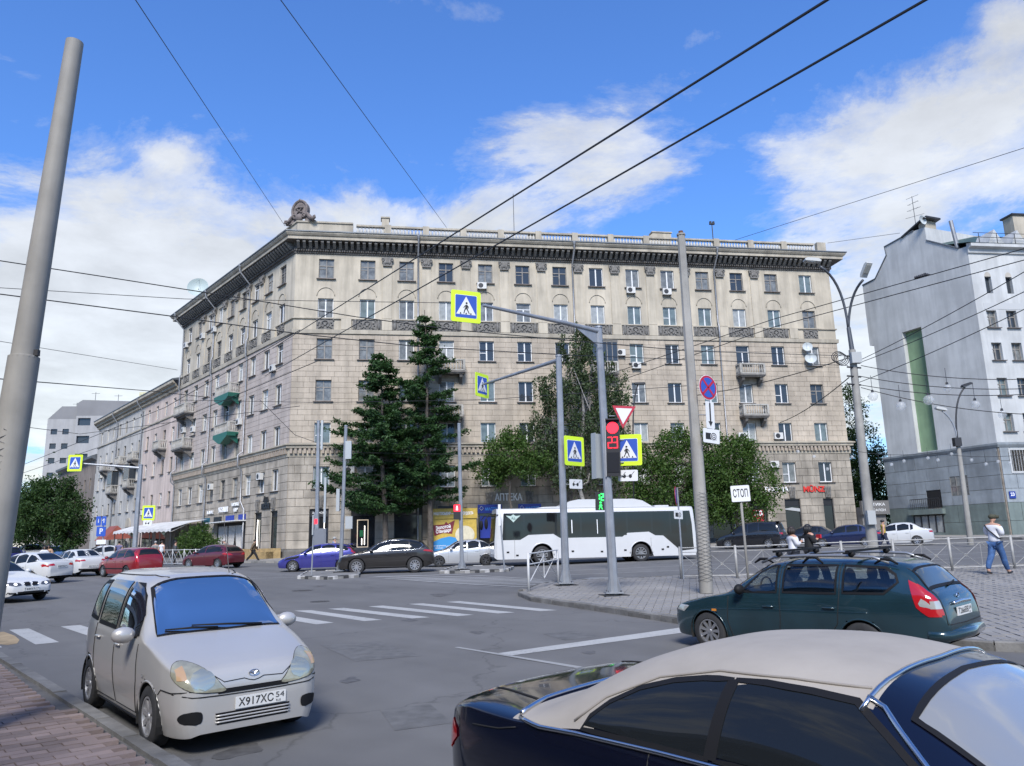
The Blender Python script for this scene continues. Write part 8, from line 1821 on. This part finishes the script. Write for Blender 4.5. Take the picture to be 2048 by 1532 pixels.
# ---- thin poles on the refuges
def thin(name, label, b, t, r=.09): return mast(name, label, b, t, r, r * .8, gusset=True)
b1 = gp(681, 1144, .12); p1 = thin('signal_pole', 'pale steel pole on the small striped refuge', b1, at(692, 852, b1.y), .10)
for px, py, w, h in ((697, 900, .30, .9), (676, 1000, .16, 1.1), (698, 1045, .35, .6)): MB().cbox(at(px, py, b1.y - .15), w, .12, h).build('sign_back', mat('pale_grey_box', (0, 0, 0)), p1)
b2 = gp(924, 1139, .12); p2 = thin('signal_pole', 'pale steel pole with red pedestrian signal on the longer refuge', b2, at(918, 848, b2.y), .10)
Mr = sgn_frame(at(914, 1023, b2.y - .15), 5); MB().box(-.17, .17, 0, .15, -.38, .34, Mr).build('signal_housing', M_SIGB, p2); q = MB(); q.box(-.15, .15, -.012, 0, .0, .32, Mr); q.build('red_panel', LED_R, p2); q = MB(); MM = Mr @ Matrix.Translation((0, -.014, .16)); q.flat([(.03 * cos(t), .09 + .03 * sin(t)) for t in np.linspace(0, 2 * pi, 9)[:-1]], MM); q.flat([(-.05, -.1), (.05, -.1), (.04, .06), (-.04, .06)], MM); q.build('standing_figure', mat('pink_led', (.9, .3, .3), .5, emit=(1, .4, .4), estr=1.5), p2)
b3 = gp(623, 1151, .12); p3_ = root('refuge_sign_post', 'thin sign post with red lamp on the small striped refuge', 'sign', b3); MB().tube([b3, at(629, 1025, b3.y)], .035, 7).build('post', M_GALV, p3_); MB().cbox(at(626, 1050, b3.y - .05), .06, .1, .9).build('edge_on_plate', mat('pale_grey_box', (0, 0, 0)), p3_); MB().cbox(at(632, 1043, b3.y - .06), .12, .06, .22).build('red_lamp', LED_R, p3_)
b4 = gp(1009, 1140, .1); p4_ = root('refuge_sign_post', 'sign post with narrow white plates at the end of the longer refuge', 'sign', b4); MB().tube([b4, at(999, 1016, b4.y)], .04, 7).build('post', M_GALV, p4_); MB().cbox(at(999, 1030, b4.y - .06), .12, .06, 1.0).build('edge_on_plate', M_SWHT, p4_)
b5 = at(634, 1075, 52); b5.z = gz(b5.x, b5.y) + .12; p5_ = mast('street_pole', 'grey steel pole rising in front of the larches', b5, at(637, 842, 52), .15, .11, gusset=False)
for px, py, h in ((640, 870, 2.0), (646, 1000, 3.0)): MB().cbox(at(px + 4, py, 51.8), .14, .1, h).build('edge_on_sign', mat('pale_grey_box', (0, 0, 0)), p5_)
cb5 = at(641, 1092, 50); cb = root('utility_cabinet', 'grey utility cabinet at the foot of the steel pole', 'cabinet', cb5); MB().cbox(cb5 + V(0, 0, .35), .75, .4, 1.5).build('cabinet_body', mat('cabinet_grey', (.16, .17, .19), .6, .2), cb); MB().cbox(cb5 + V(0, -.205, .35), .62, .02, 1.3).build('cabinet_door', mat('cabinet_grey', (0, 0, 0)), cb)
# ---- left mast with two crossing signs, parking sign
l0 = at(268, 1112, 50); l0.z = gz(l0.x, l0.y); lt = at(282, 930, 50); lm = mast('sign_mast', 'galvanised sign mast with long arm beside the white awning', l0, lt, .17, .13); le = at(163, 927, 49); MB().tube([lt - V(0, 0, .2), le], [.08, .05], 8).build('mast_arm', M_GALV, lm, smooth=40)
x_ = at(150, 926, 48.9); r_ = root('crossing_sign', 'pedestrian crossing sign hanging over the parked cars on the left', 'sign', x_); ped_sign(sgn_frame(x_, -8, 1.2), 1.0, r_); x_ = at(297, 1026, 49.7); r_ = root('crossing_sign', 'pedestrian crossing sign low on the mast beside the awning', 'sign', x_); ped_sign(sgn_frame(x_, -10, 1.2), .90, r_); x_ = at(295, 1046, 49.7); r_ = root('blind_crossing_plate', 'white plate with black glasses beside the awning', 'sign', x_); blind_plate(sgn_frame(x_, -10, 1), .62, r_)
k0 = at(206, 1118, 56); k0.z = gz(k0.x, k0.y); pk_ = root('parking_sign', 'blue parking sign under two smaller blue signs beside the parked row', 'sign', k0); MB().tube([k0, at(207, 1030, 56)], .04, 7).build('post', M_GALV, pk_)
for px, py, w, h, tx in ((202, 1063, .72, .68, 'P'), (197, 1042, .38, .66, 'i'), (208, 1042, .34, .66, '↑')):
    M_ = sgn_frame(at(px, py, 55.9), -8); o = plate_part('sign_board', rrect(w, h, .05), M_, M_SBLU, 0, .02, pk_); q = MB(); text(q, tx, .55 if tx == 'P' else .4, M_ @ Matrix.Translation((0, -.006, 0)), bold=.01); q.build('lettering', M_SWHT, o)
M_ = sgn_frame(at(202, 1084, 55.9), -8); o = plate_part('plate', rrect(.75, .32, .03), M_, M_SWHT, 0, .015, pk_)

# ================================================================ RAILINGS
def railing(name, label, P, h, m, style='x', group=None, z0=0.12):
    t = root(name, label, 'railing', (P[0].x, P[0].y, gz(P[0].x, P[0].y) + z0), group=group)
    G = [V(p.x, p.y, gz(p.x, p.y) + z0) for p in P]
    for i, g in enumerate(G): MB().tube([g, g + V(0, 0, h)], .045 if style == 'x' else .028, 8).build('post', m, t, smooth=True)
    for a, b in zip(G[:-1], G[1:]):
        for z in ((h - .05, .09) if style != 'n' else (h - .03,)): MB().tube([a + V(0, 0, z), b + V(0, 0, z)], .022, 6).build('rail', m, t)
        if style == 'x':
            MB().tube([a + V(0, 0, h - .20), b + V(0, 0, h - .20)], .012, 5).build('rail', m, t); n = 2
            for k in range(n):
                p, q_ = a.lerp(b, k / n), a.lerp(b, (k + 1) / n); lo, hi = V(0, 0, .09), V(0, 0, h - .20)
                MB().tube([p + lo, q_ + hi], .010, 4).build('brace', m, t); MB().tube([p + hi, q_ + lo], .010, 4).build('brace', m, t)
                c_ = (p + q_) / 2 + (lo + hi) / 2; d_ = (q_ - p).normalized(); MB().tube([c_ + d_ * (.045 * cos(u)) + V(0, 0, .045 * sin(u)) for u in np.linspace(0, 2 * pi, 11)[:-1]], .009, 4, closed=True).build('ring', m, t)
                if k < n - 1: MB().tube([q_ + lo, q_ + hi], .011, 4).build('baluster', m, t)
        elif style == 'w':
            n = max(1, round((b - a).length / .8))
            for k in range(n):
                p, q_ = a.lerp(b, k / n), a.lerp(b, (k + 1) / n); mid = (p + q_) / 2; lo, hi = V(0, 0, .12), V(0, 0, h - .1)
                for u, w in ((p + hi, mid + lo), (mid + lo, q_ + hi), (p + lo, mid + hi), (mid + hi, q_ + lo), (q_ + lo, q_ + hi)): MB().tube([u, w], .014, 4).build('brace', m, t)
    return t
M_RAIL = mat('railing_paint', (0.30, 0.295, 0.28), .6, .2, var=.2, vscale=6); M_RAILW = mat('white_railing', (.5, .5, .49), .6)
fp = [gp(x, y, .12) for x, y in ((1363, 1158), (1475, 1156.5), (1585, 1152), (1688, 1147.5), (1792, 1144), (1905, 1141), (2030, 1137), (2160, 1133))]
railing('pedestrian_railing', 'grey crossed-bar pedestrian railing along the back of the paved corner', fp, 1.08, M_RAIL, 'x')
fn = [gp(1058, 1183, .12), gp(1117, 1167, .12)]
nr = root('short_railing', 'short pale railing panel at the tip of the paved corner', 'railing', fn[0]); G = fn
for g in G: MB().tube([g, g + V(0, 0, 1.15)], .038, 8).build('post', M_RAILW, nr, smooth=True)
for z in (1.12, .80): MB().tube([G[0] + V(0, 0, z), G[1] + V(0, 0, z)], .022, 6).build('rail', M_RAILW, nr)
for u, w in (((.05, .30), (.5, 1.0)), ((.5, .28), (.95, 1.0)), ((.05, 1.0), (.5, .28)), ((.5, 1.0), (.95, .30)), ((.5, .28), (.5, 1.1))): MB().tube([G[0].lerp(G[1], u[0]) + V(0, 0, u[1]), G[0].lerp(G[1], w[0]) + V(0, 0, w[1])], .014, 5).build('brace', M_RAILW, nr)
lf = [at(x, 1110, 53.5 - .01 * (x - 320)) for x in (322, 345, 368, 391, 414)]; railing('terrace_railing', 'white braced railing in front of the cafe terrace', lf, 1.05, M_RAILW, 'w')

# ================================================================ CABLES
def wire(label, pts, pxw, sag=0.0, group='overhead cables'):
    Y = sum(p[2] for p in pts) / len(pts); return cable('overhead_cable', label, [at(*p) for p in pts], pxw * .37 * Y / FPX, sag, group=group)
wire('thick upper contact cable crossing from top right towards the cornice', [(1670, -10, 8), (1030, 391, 15.5), (545, 697, 44)], 3.6)
wire('thick lower contact cable crossing from top right below the upper one', [(1868, -10, 8), (1225, 358, 14), (530, 752, 44)], 3.6)
wire('dark cable sagging from the left edge across the corner to the steel pole', [(-10, 520, 17), (205, 553, 18), (487, 597, 19.5), (714, 634, 20.5), (902, 659, 21), (1150, 682, 21.5), (1380, 702, 22), (1700, 712, 37)], 2.6)
wire('thin cable from the left edge to the big crossing sign', [(-10, 575, 17), (370, 598, 18), (902, 606, 19)], 1.9)
wire('dark cable from the left edge running low across the facade to the double lamp', [(-10, 587, 18), (340, 632, 20), (600, 668, 22), (844, 694, 25), (1150, 711, 29), (1696, 731, 38)], 2.6)
wire('thin span wire falling from the top edge to the carved crest', [(268, -5, 20), (570, 452, 58)], 1.6); wire('thin span wire falling from the top edge to the roof balustrade', [(558, -5, 20), (893, 455, 58)], 1.6)
wire('upper of the two cables rising right from the facade past the double lamp', [(1160, 768, 50), (1548, 638, 40), (2060, 494, 30)], 2.3); wire('lower of the two cables rising right from the facade past the double lamp', [(1180, 782, 50), (1548, 654, 40), (2060, 517, 30)], 2.3)
for i, (a, b, lab) in enumerate([((1712, 724, 38), (2060, 537, 24), 'highest cable leaving the double lamp to the right'), ((1712, 728, 38), (2060, 578, 25), 'second cable leaving the double lamp to the right'), ((1715, 766, 38), (2060, 613, 26), 'third cable leaving the double lamp to the right'), ((1722, 731, 38), (2060, 758, 34), 'level cable from the double lamp past the green strip'),
                                 ((1718, 752, 38), (2060, 777, 34), 'second level cable from the double lamp past the green strip'), ((1722, 770, 38), (2060, 788, 34), 'third level cable from the double lamp past the green strip'), ((1722, 775, 38), (2060, 829, 34), 'falling cable from the double lamp carrying glass balls'),
                                 ((1698, 755, 38), (1560, 845, 60), 'cable from the double lamp down to the stone facade'), ((1696, 716, 38), (1380, 792, 60), 'cable from the double lamp to the facade behind the steel pole')]):
    wire(lab, [a, b], 2.2, .25 if i > 2 else .1)
wire('thin high wire crossing the upper right sky to the roof', [(2060, 292, 40), (1470, 480, 66)], 1.5)
wire('thin wires from the antenna roof to the balustrade end', [(1800, 466, 66), (1655, 486, 68)], 1.3); wire('thin wire at the left horizon between the street buildings', [(-10, 681, 40), (355, 740, 62)], 1.3)
wire('trolley wire over the side street, upper', [(-10, 757, 30), (300, 782, 48), (420, 795, 56)], 2.2); wire('trolley wire over the side street, lower', [(-10, 846, 34), (160, 868, 48), (600, 812, 40)], 1.6)
wire('trolley wire across the lower facade and larches', [(350, 800, 48), (640, 805, 44), (960, 800, 40), (1400, 770, 38)], 1.5)
wire('rising trolley wire on the left, near the crossing sign', [(40, 932, 70), (330, 815, 52), (600, 660, 40)], 1.6); wire('second rising trolley wire on the left, near the crossing sign', [(40, 948, 70), (330, 850, 52), (640, 720, 40)], 1.6)
wire('slack cable at the building corner by the second floor', [(520, 800, 60), (590, 870, 60), (690, 905, 59), (1000, 910, 57)], 1.5); 
# glass ball garlands on the right
M_BALL = mat('clear_ball', (.62, .63, .63), .3, alpha=.30)
k = 0
for px, py, Y, r in [(1746, 793, 36, .22), (1802, 812, 36, .22), (1857, 800, 36, .24), (1895, 776, 36, .18), (1951, 809, 36, .20), (2005, 829, 36, .19)]:
    c_ = at(px, py, Y); o = root('garland_ball', ['clear glass ball hanging nearest the double lamp', 'clear glass ball hanging at the left edge of the white gable', 'clear glass ball hanging on the green strip', 'small glass ball high right of the green strip', 'glass ball hanging right of the far lamp head', 'glass ball hanging before the right-hand windows'][k], 'lamp', c_); k += 1
    MB().sphere(c_, r, 12, 8).build('globe', M_BALL, o, smooth=True); MB().tube([c_ + V(0, 0, r), c_ + V(0, 0, r + .8)], .012, 4).build('cord', M_DARKMET, o); MB().lathe([(.07, 0), (.05, .12)], c_ + V(0, 0, r - .02), 7).build('cap', M_DARKMET, o)
gb = [(1596, 903), (1628, 913), (1704, 914), (1758, 924), (1783, 929), (1808, 922), (1856, 916), (1876, 920), (1903, 908), (1943, 920), (1972, 928), (1996, 923), (2020, 926), (1655, 938)]
for i, (px, py) in enumerate(gb):
    c_ = at(px, py, 33); o = root('garland_bulb', 'small glass bulb of the garland strung before the tiled base', 'lamp', c_, group='small garland bulbs'); MB().sphere(c_, .075, 8, 6).build('globe', M_BALL, o, smooth=True); MB().tube([c_ + V(0, 0, .07), c_ + V(0, 0, .45)], .008, 4).build('cord', M_DARKMET, o)
wire('garland wire strung before the tiled base', [(1560, 892, 33), (1700, 900, 33), (1860, 905, 33), (2060, 908, 33)], 1.2, .15)
# pigeons on a cable
bm_ = MB(); bm_.sphere((0, 0, .07), 1, 8, 6, (.075, .055, .06)); bm_.sphere((.06, 0, .14), .033, 7, 5); bm_.tube([(-.05, 0, .06), (-.15, 0, .03)], [.03, .012], 5); bm_.tube([(.06, 0, .14), (.11, 0, .135)], [.012, .004], 4); bm_ = bm_.mesh('pigeon', mat('pigeon_grey', (.035, .035, .04), .7), smooth=True)
w0, w1 = at(1548, 638, 40), at(2060, 494, 30)
for i, px in enumerate((1829, 1833, 1837, 1841, 1845, 1849, 1852)):
    t_ = (px - 1548) / 512; t_ = t_ * 30 and (t_ * 40 / (30 + (40 - 30) * (1 - t_) + 0) if False else t_ * w0.y * 1.0 / (w0.y * t_ + w1.y * (1 - t_)) * 1.0); p_ = w0.lerp(w1, t_)
    o = put('pigeon', bm_, None, Matrix.Translation(p_) @ Matrix.Rotation(1.2 + .2 * i, 4, 'Z')); tag(o, 'dark pigeon sitting in the row on the upper right cable', 'bird', 'pigeons on the cable')
# ================================================================ PEOPLE
def skin_mesh(name, J, E, R, rootj, m, levels=2):
    """continuous surface grown round a joint skeleton"""
    names = list(J); idx = {n: i for i, n in enumerate(names)}
    me = bpy.data.meshes.new(name); me.from_pydata([J[n] for n in names], [(idx[a], idx[b]) for a, b in E], []); o = bpy.data.objects.new(name, me); TMP.collection.objects.link(o)
    md = o.modifiers.new('s', 'SKIN'); md.use_smooth_shade = True; md.branch_smoothing = .4
    for n in names: d = me.skin_vertices[0].data[idx[n]]; r = R[n]; d.radius = r if hasattr(r, '__len__') else (r, r); d.use_root = (n == rootj)
    sb = o.modifiers.new('d', 'SUBSURF'); sb.levels = levels; sb.render_levels = levels
    TMP.view_layers[0].update(); dg = TMP.view_layers[0].depsgraph; out = bpy.data.meshes.new_from_object(o.evaluated_get(dg)); bpy.data.objects.remove(o); bpy.data.meshes.remove(me)
    out.name = name; out.materials.clear(); out.materials.append(m); out.polygons.foreach_set('use_smooth', [True] * len(out.polygons)); return out
M_SKIN = mat('skin', (0.42, 0.24, 0.165), .55, var=.06, vscale=8); M_SHOE = mat('black_shoe', (.015, .015, .016), .5)
def person(label, pos, h, head, shirt, trouser, hair, stride=.0, arms='down', lean=0.0, hairlen=0, cap=None, fingers=False, skirt=None, sleeve=1.0, shoe=None, name='person', knee=.0, look=0.0, group=None, hi=False):
    """local: x right, y forward, z up; heights as fractions of the body height"""
    x, y = pos[:2]; z = gz(x, y) + (pos[2] if len(pos) > 2 else 0)
    t = root(name, label, 'person', M=Matrix.Translation((x, y, z)) @ Matrix.Rotation(radians(-head), 4, 'Z') @ Matrix.Scale(h, 4), group=group); J = {}; R = {}; E = []
    def j(n, p, r, frm=None):
        J[n] = p; R[n] = r
        if frm: E.append((frm, n))
    ly = lambda zz: lean * max(0, zz - .5)
    j('pelvis', (0, 0, .53), (.088, .066)); j('waist', (0, ly(.61), .61), (.076, .056), 'pelvis'); j('chest', (0, ly(.73), .73), (.092, .062), 'waist'); j('upper', (0, ly(.80), .80), (.075, .05), 'chest')
    j('neck', (0, ly(.845) + .004, .845), .030, 'upper'); hx, hy = .02 * sin(look), .012 + ly(.9); j('jaw', (hx, hy + .012, .885), (.038, .042), 'neck'); j('skull', (hx, hy + .004, .935), (.046, .056), 'jaw'); j('crown', (hx, hy - .004, .972), (.034, .04), 'skull'); j('nose', (hx + .055 * sin(look), hy + .062 * cos(look), .915), .008, 'jaw')
    SH = {}
    for s, sg in (('l', -1), ('r', 1)):
        st = stride * sg; j('hip' + s, (sg * .047, .0, .50), .062, 'pelvis'); kz = .285 + abs(st) * .02
        j('knee' + s, (sg * .05, st * .11 + knee * .02 + .012, kz), .042, 'hip' + s); j('calf' + s, (sg * .05, st * .17 - .008 - (.03 if st < 0 else 0), .19), .038, 'knee' + s)
        az = .042 + (.02 if st < 0 else 0); ay = st * .25 - (.02 if st < 0 else 0); j('ankle' + s, (sg * .05, ay, az), .025, 'calf' + s); j('toe' + s, (sg * .058, ay + .085, .020 + (.012 if st > .5 else 0)), .022, 'ankle' + s)
        S0 = (sg * .108, ly(.80), .802); j('sh' + s, S0, .042, 'upper')
        if arms == 'phone': el = (sg * .125, .02 + ly(.66), .655); wr = (sg * .05, .135 + ly(.68), .70)
        elif arms == 'swing': el = (sg * .135, -st * .05 + ly(.65), .65); wr = (sg * .13, -st * .13 + .03, .52)
        elif arms == 'reach': el = (sg * .13, .10 + ly(.72), .72); wr = (sg * .10, .22 + ly(.70), .66)
        elif arms == 'folded': el = (sg * .14, .03 + ly(.64), .64); wr = (sg * -.02, .11, .67)
        else: el = (sg * .138, -.01 + ly(.65), .645); wr = (sg * .135, .03, .515)
        j('el' + s, el, .031, 'sh' + s); j('wr' + s, wr, .020, 'el' + s); d = (Vector(wr) - Vector(el)).normalized(); sd = d.cross(V(0, 0, 1)).normalized() if abs(d.z) < .9 else V(0, 1, 0)
        pa = Vector(wr) + d * .035; j('palm' + s, tuple(pa), (.022, .014), 'wr' + s)
        if fingers:
            for k, (o_, l_) in enumerate(((-.020, .040), (-.007, .048), (.007, .046), (.020, .036))):
                f1 = pa + sd * o_ + d * l_ * .5; f2 = f1 + d * l_ * .35 + V(0, 0, -.016 if arms != 'phone' else .014); j(f'f{s}{k}', tuple(f1), .0062, 'palm' + s); j(f'g{s}{k}', tuple(f2), .0052, f'f{s}{k}')
            th = pa - sd * .024 * sg - d * .012; j('th' + s, tuple(th + d * .02 - sd * .012 * sg + V(0, 0, .008)), .0068, 'palm' + s)
    put('body', skin_mesh('body', J, E, R, 'pelvis', M_SKIN, 2), t)
    def sub(nm, keep, grow, m, ends=None):
        JJ = {n: J[n] for n in keep}; EE = [(a, b) for a, b in E if a in keep and b in keep]; RR = {}
        for n in keep: r = R[n]; r = r if hasattr(r, '__len__') else (r, r); g_ = grow(n) if callable(grow) else grow; RR[n] = (r[0] * g_[0] + g_[1], r[1] * g_[0] + g_[1])
        for n, p in (ends or {}).items(): JJ[n] = p
        return put(nm, skin_mesh(nm, JJ, EE, RR, keep[0], m, 2), t)
    arm = [a + s for s in 'lr' for a in (('sh', 'el', 'wr') if sleeve >= 1 else ('sh', 'el'))]
    ends = {'pelvis': (0, 0, .505)}
    if sleeve < 1: ends.update({'el' + s: tuple(Vector(J['sh' + s]).lerp(Vector(J['el' + s]), .55)) for s in 'lr'})
    else: ends.update({'wr' + s: tuple(Vector(J['el' + s]).lerp(Vector(J['wr' + s]), .93)) for s in 'lr'})
    sub('shirt', ['pelvis', 'waist', 'chest', 'upper'] + arm, lambda n: {'pe': (1.02, .020), 'wa': (1.05, .016), 'ch': (1.05, .016), 'up': (1.22, .022), 'sh': (1.30, .014), 'el': (1.15, .010), 'wr': (1.1, .010)}[n[:2]], shirt, ends)
    sub('trousers', ['pelvis'] + [a + s for s in 'lr' for a in ('hip', 'knee', 'calf', 'ankle')], lambda n: (.93, .004) if n == 'pelvis' else (1.0, .011), trouser, {'ankle' + s: tuple(V(*J['ankle' + s]) + V(0, 0, .018)) for s in 'lr'})
    for s in 'lr':
        a, b = V(*J['ankle' + s]), V(*J['toe' + s]); put('shoe', skin_mesh('shoe', {'h': tuple(a + V(0, -.022, -.016)), 'm': tuple(a.lerp(b, .5) + V(0, 0, -.004)), 't': tuple(b + V(0, .012, .002))}, [('h', 'm'), ('m', 't')], {'h': (.028, .026), 'm': (.030, .024), 't': (.026, .016)}, 'h', shoe or M_SHOE, 1), t)
    q = MB(); c_ = V(hx, hy - .010, .945)
    if cap is None or hairlen: q.sphere(c_, 1, 14, 10, (.056, .066, .052))
    if hairlen:
        for a in np.linspace(pi * .62, pi * 2.38, 11): q.tube([c_ + V(.045 * cos(a), .05 * sin(a) - .005, .01), c_ + V(.056 * cos(a), .056 * sin(a) - .01, -.05), c_ + V(.052 * cos(a), .05 * sin(a) - .012, -.05 - hairlen)], [.022, .022, .012], 6)
    if q.v: q.build('hair', hair, t, smooth=True, world=False)
    if cap is not None:
        q = MB(); q.sphere((hx, hy - .003, .953), 1, 14, 8, (.056, .066, .046)); q.tube([(hx + .045 * sin(look), hy + .045 * cos(look), .956), (hx + .10 * sin(look), hy + .105 * cos(look), .948)], [.036, .030], 8); q.build('cap', cap, t, smooth=True, world=False)
    q = MB()
    for sg in (-1, 1): q.sphere((hx + sg * .018 + .05 * sin(look), hy + .052 * cos(look), .928), .006, 6, 4)
    q.build('eyes', M_BLACK, t, world=False); return t
def cloth(n, c, v=.12, s=6): return mat(n, c, .85, var=v, vscale=s)
HB = mat('dark_brown_hair', (.018, .012, .009), .6); HG = mat('grey_hair', (.30, .30, .29), .7); HK = mat('black_hair', (.008, .008, .009), .5)
C_WH, C_JN, C_BK, C_NV = cloth('white_cotton', (.58, .58, .60)), cloth('blue_denim', (.035, .085, .20), .35, 9), cloth('black_cloth', (.010, .010, .011)), cloth('navy_cloth', (.02, .025, .05))
man = gp(1999, 1149, .12)
m_ = person('man in white sweater, blue jeans and cap with strap across his back, beside the railing', (man.x, man.y, .125), 1.80, 62, C_WH, C_JN, HB, stride=.75, arms='phone', cap=cloth('olive_cap', (.05, .05, .03)), fingers=True, look=.5, shoe=mat('black_trainer', (.02, .02, .022), .5))
MB().tube([(-.10, -.052, .815), (-.04, -.083, .74), (.05, -.082, .66), (.095, -.05, .60), (.10, .02, .585)], .010, 6).build('bag_strap', C_BK, m_, smooth=True, world=False)
w1 = at(1589, 1130, 24.2); p_ = person('dark-haired woman in white jacket looking down at her phone', (w1.x, w1.y, .125), 1.66, 80, C_WH, cloth('dark_trousers', (.02, .022, .03)), HB, arms='phone', hairlen=.05, fingers=True, look=.2)
MB().box(-.012, .07, .19, .20, .70, .765).build('phone', M_LETW, p_, world=False); MB().tube([(.04, .075, .80), (.0, .085, .70), (-.05, .075, .62)], .006, 5).build('bag_strap', C_BK, p_, world=False); MB().box(-.045, .045, .052, .068, .918, .935).build('sunglasses', M_BLACK, p_, world=False)
w2 = at(1622, 1130, 25.0); p_ = person('woman all in black with long black hair holding a red case', (w2.x, w2.y, .125), 1.70, 74, C_BK, cloth('black_leggings', (.012, .012, .013)), HK, arms='phone', hairlen=.09, fingers=True, look=.2)
MB().box(-.03, .10, .19, .215, .73, .80).build('red_case', mat('red_case', (.42, .01, .02), .5), p_, world=False)
y_ = gp(1771, 1099); person('passer-by in yellow shirt carrying a violet bag before the white saloon', (y_.x, y_.y), 1.72, 100, cloth('yellow_cloth', (.42, .30, .05)), C_NV, HK, stride=.6, arms='swing', sleeve=.5)
b_ = gp(506, 1125); person('man in patterned brown shirt striding past the boutique corner', (b_.x, b_.y), 1.66, 85, cloth('brown_pattern', (.12, .08, .045), .8, 30), C_BK, HB, stride=1.15, arms='swing', lean=.10)
l_ = at(459, 1120, 54); person('man in pale cap and grey camouflage jacket bending behind the dark red hatchback', (l_.x, l_.y), 1.74, -70, cloth('grey_camouflage', (.17, .17, .155), .6, 20), C_NV, HG, arms='reach', lean=.75, cap=cloth('pale_cap', (.36, .34, .31)))
o_ = at(668, 1120, 50); person('white-haired man in pale blue shirt behind the violet-blue hatchback', (o_.x, o_.y, .0), 1.76, 60, cloth('pale_blue_shirt', (.20, .27, .42), .35, 25), C_NV, HG, arms='down', sleeve=.5)
GP_ = None
for lab, px, Y, hh, hd, sh, tr, hr, kw in [('man in lilac shirt standing with his back turned near the parking sign', 236, 58, 1.8, -20, cloth('lilac_shirt', (.19, .18, .30)), C_NV, HB, dict(sleeve=.5)), ('grey-haired person in grey jacket at the terrace railing', 309, 57, 1.74, -15, cloth('grey_jacket', (.20, .20, .19)), C_NV, HG, {}),
                                          ('man in white shirt with strap at the terrace railing', 322, 56.5, 1.76, 20, C_WH, C_NV, HB, dict(sleeve=.5)), ('person in dark shirt right of the white-shirted man at the railing', 349, 57, 1.72, 60, cloth('dark_shirt', (.06, .065, .07)), C_BK, HB, {}),
                                          ('woman in white shirt strolling between the parked cars', 87, 50, 1.66, 150, C_WH, cloth('beige_trousers', (.30, .25, .18)), HB, dict(stride=.3, arms='swing', hairlen=.07)), ('woman in peach dress with black bag strolling between the parked cars', 95, 50.3, 1.72, 150, cloth('peach_cloth', (.42, .26, .16)), cloth('peach_cloth', (0, 0, 0)), HK, dict(stride=.3, arms='swing', hairlen=.06))]:
    p0 = at(px, 1120, Y); person(lab, (p0.x, p0.y, .0), hh, hd, sh, tr, hr, **kw)
# ---- stone steps and blocks by the corner door
yb2 = gp(548, 1116); st_ = root('yellow_stone_steps', 'low yellow stone steps at the boutique corner door', 'steps', yb2)
SF = frame((KC + DB * 6.6 + V(*nB, 0) * 2.2), -DB)
for i, (o, hh) in enumerate(((0, .55), (.6, .80))):
    for k in range(6): MB().box(k * 1.1 + .01, k * 1.1 + 1.09, o, o + 1.2, .9, gz(KC.x, KC.y) + .1 + hh, SF).build('step_stone', mat('yellow_step', (.34, .24, .11), .85, var=.3, vscale=3, rand=.12), st_)
bpy.data.scenes.remove(TMP)
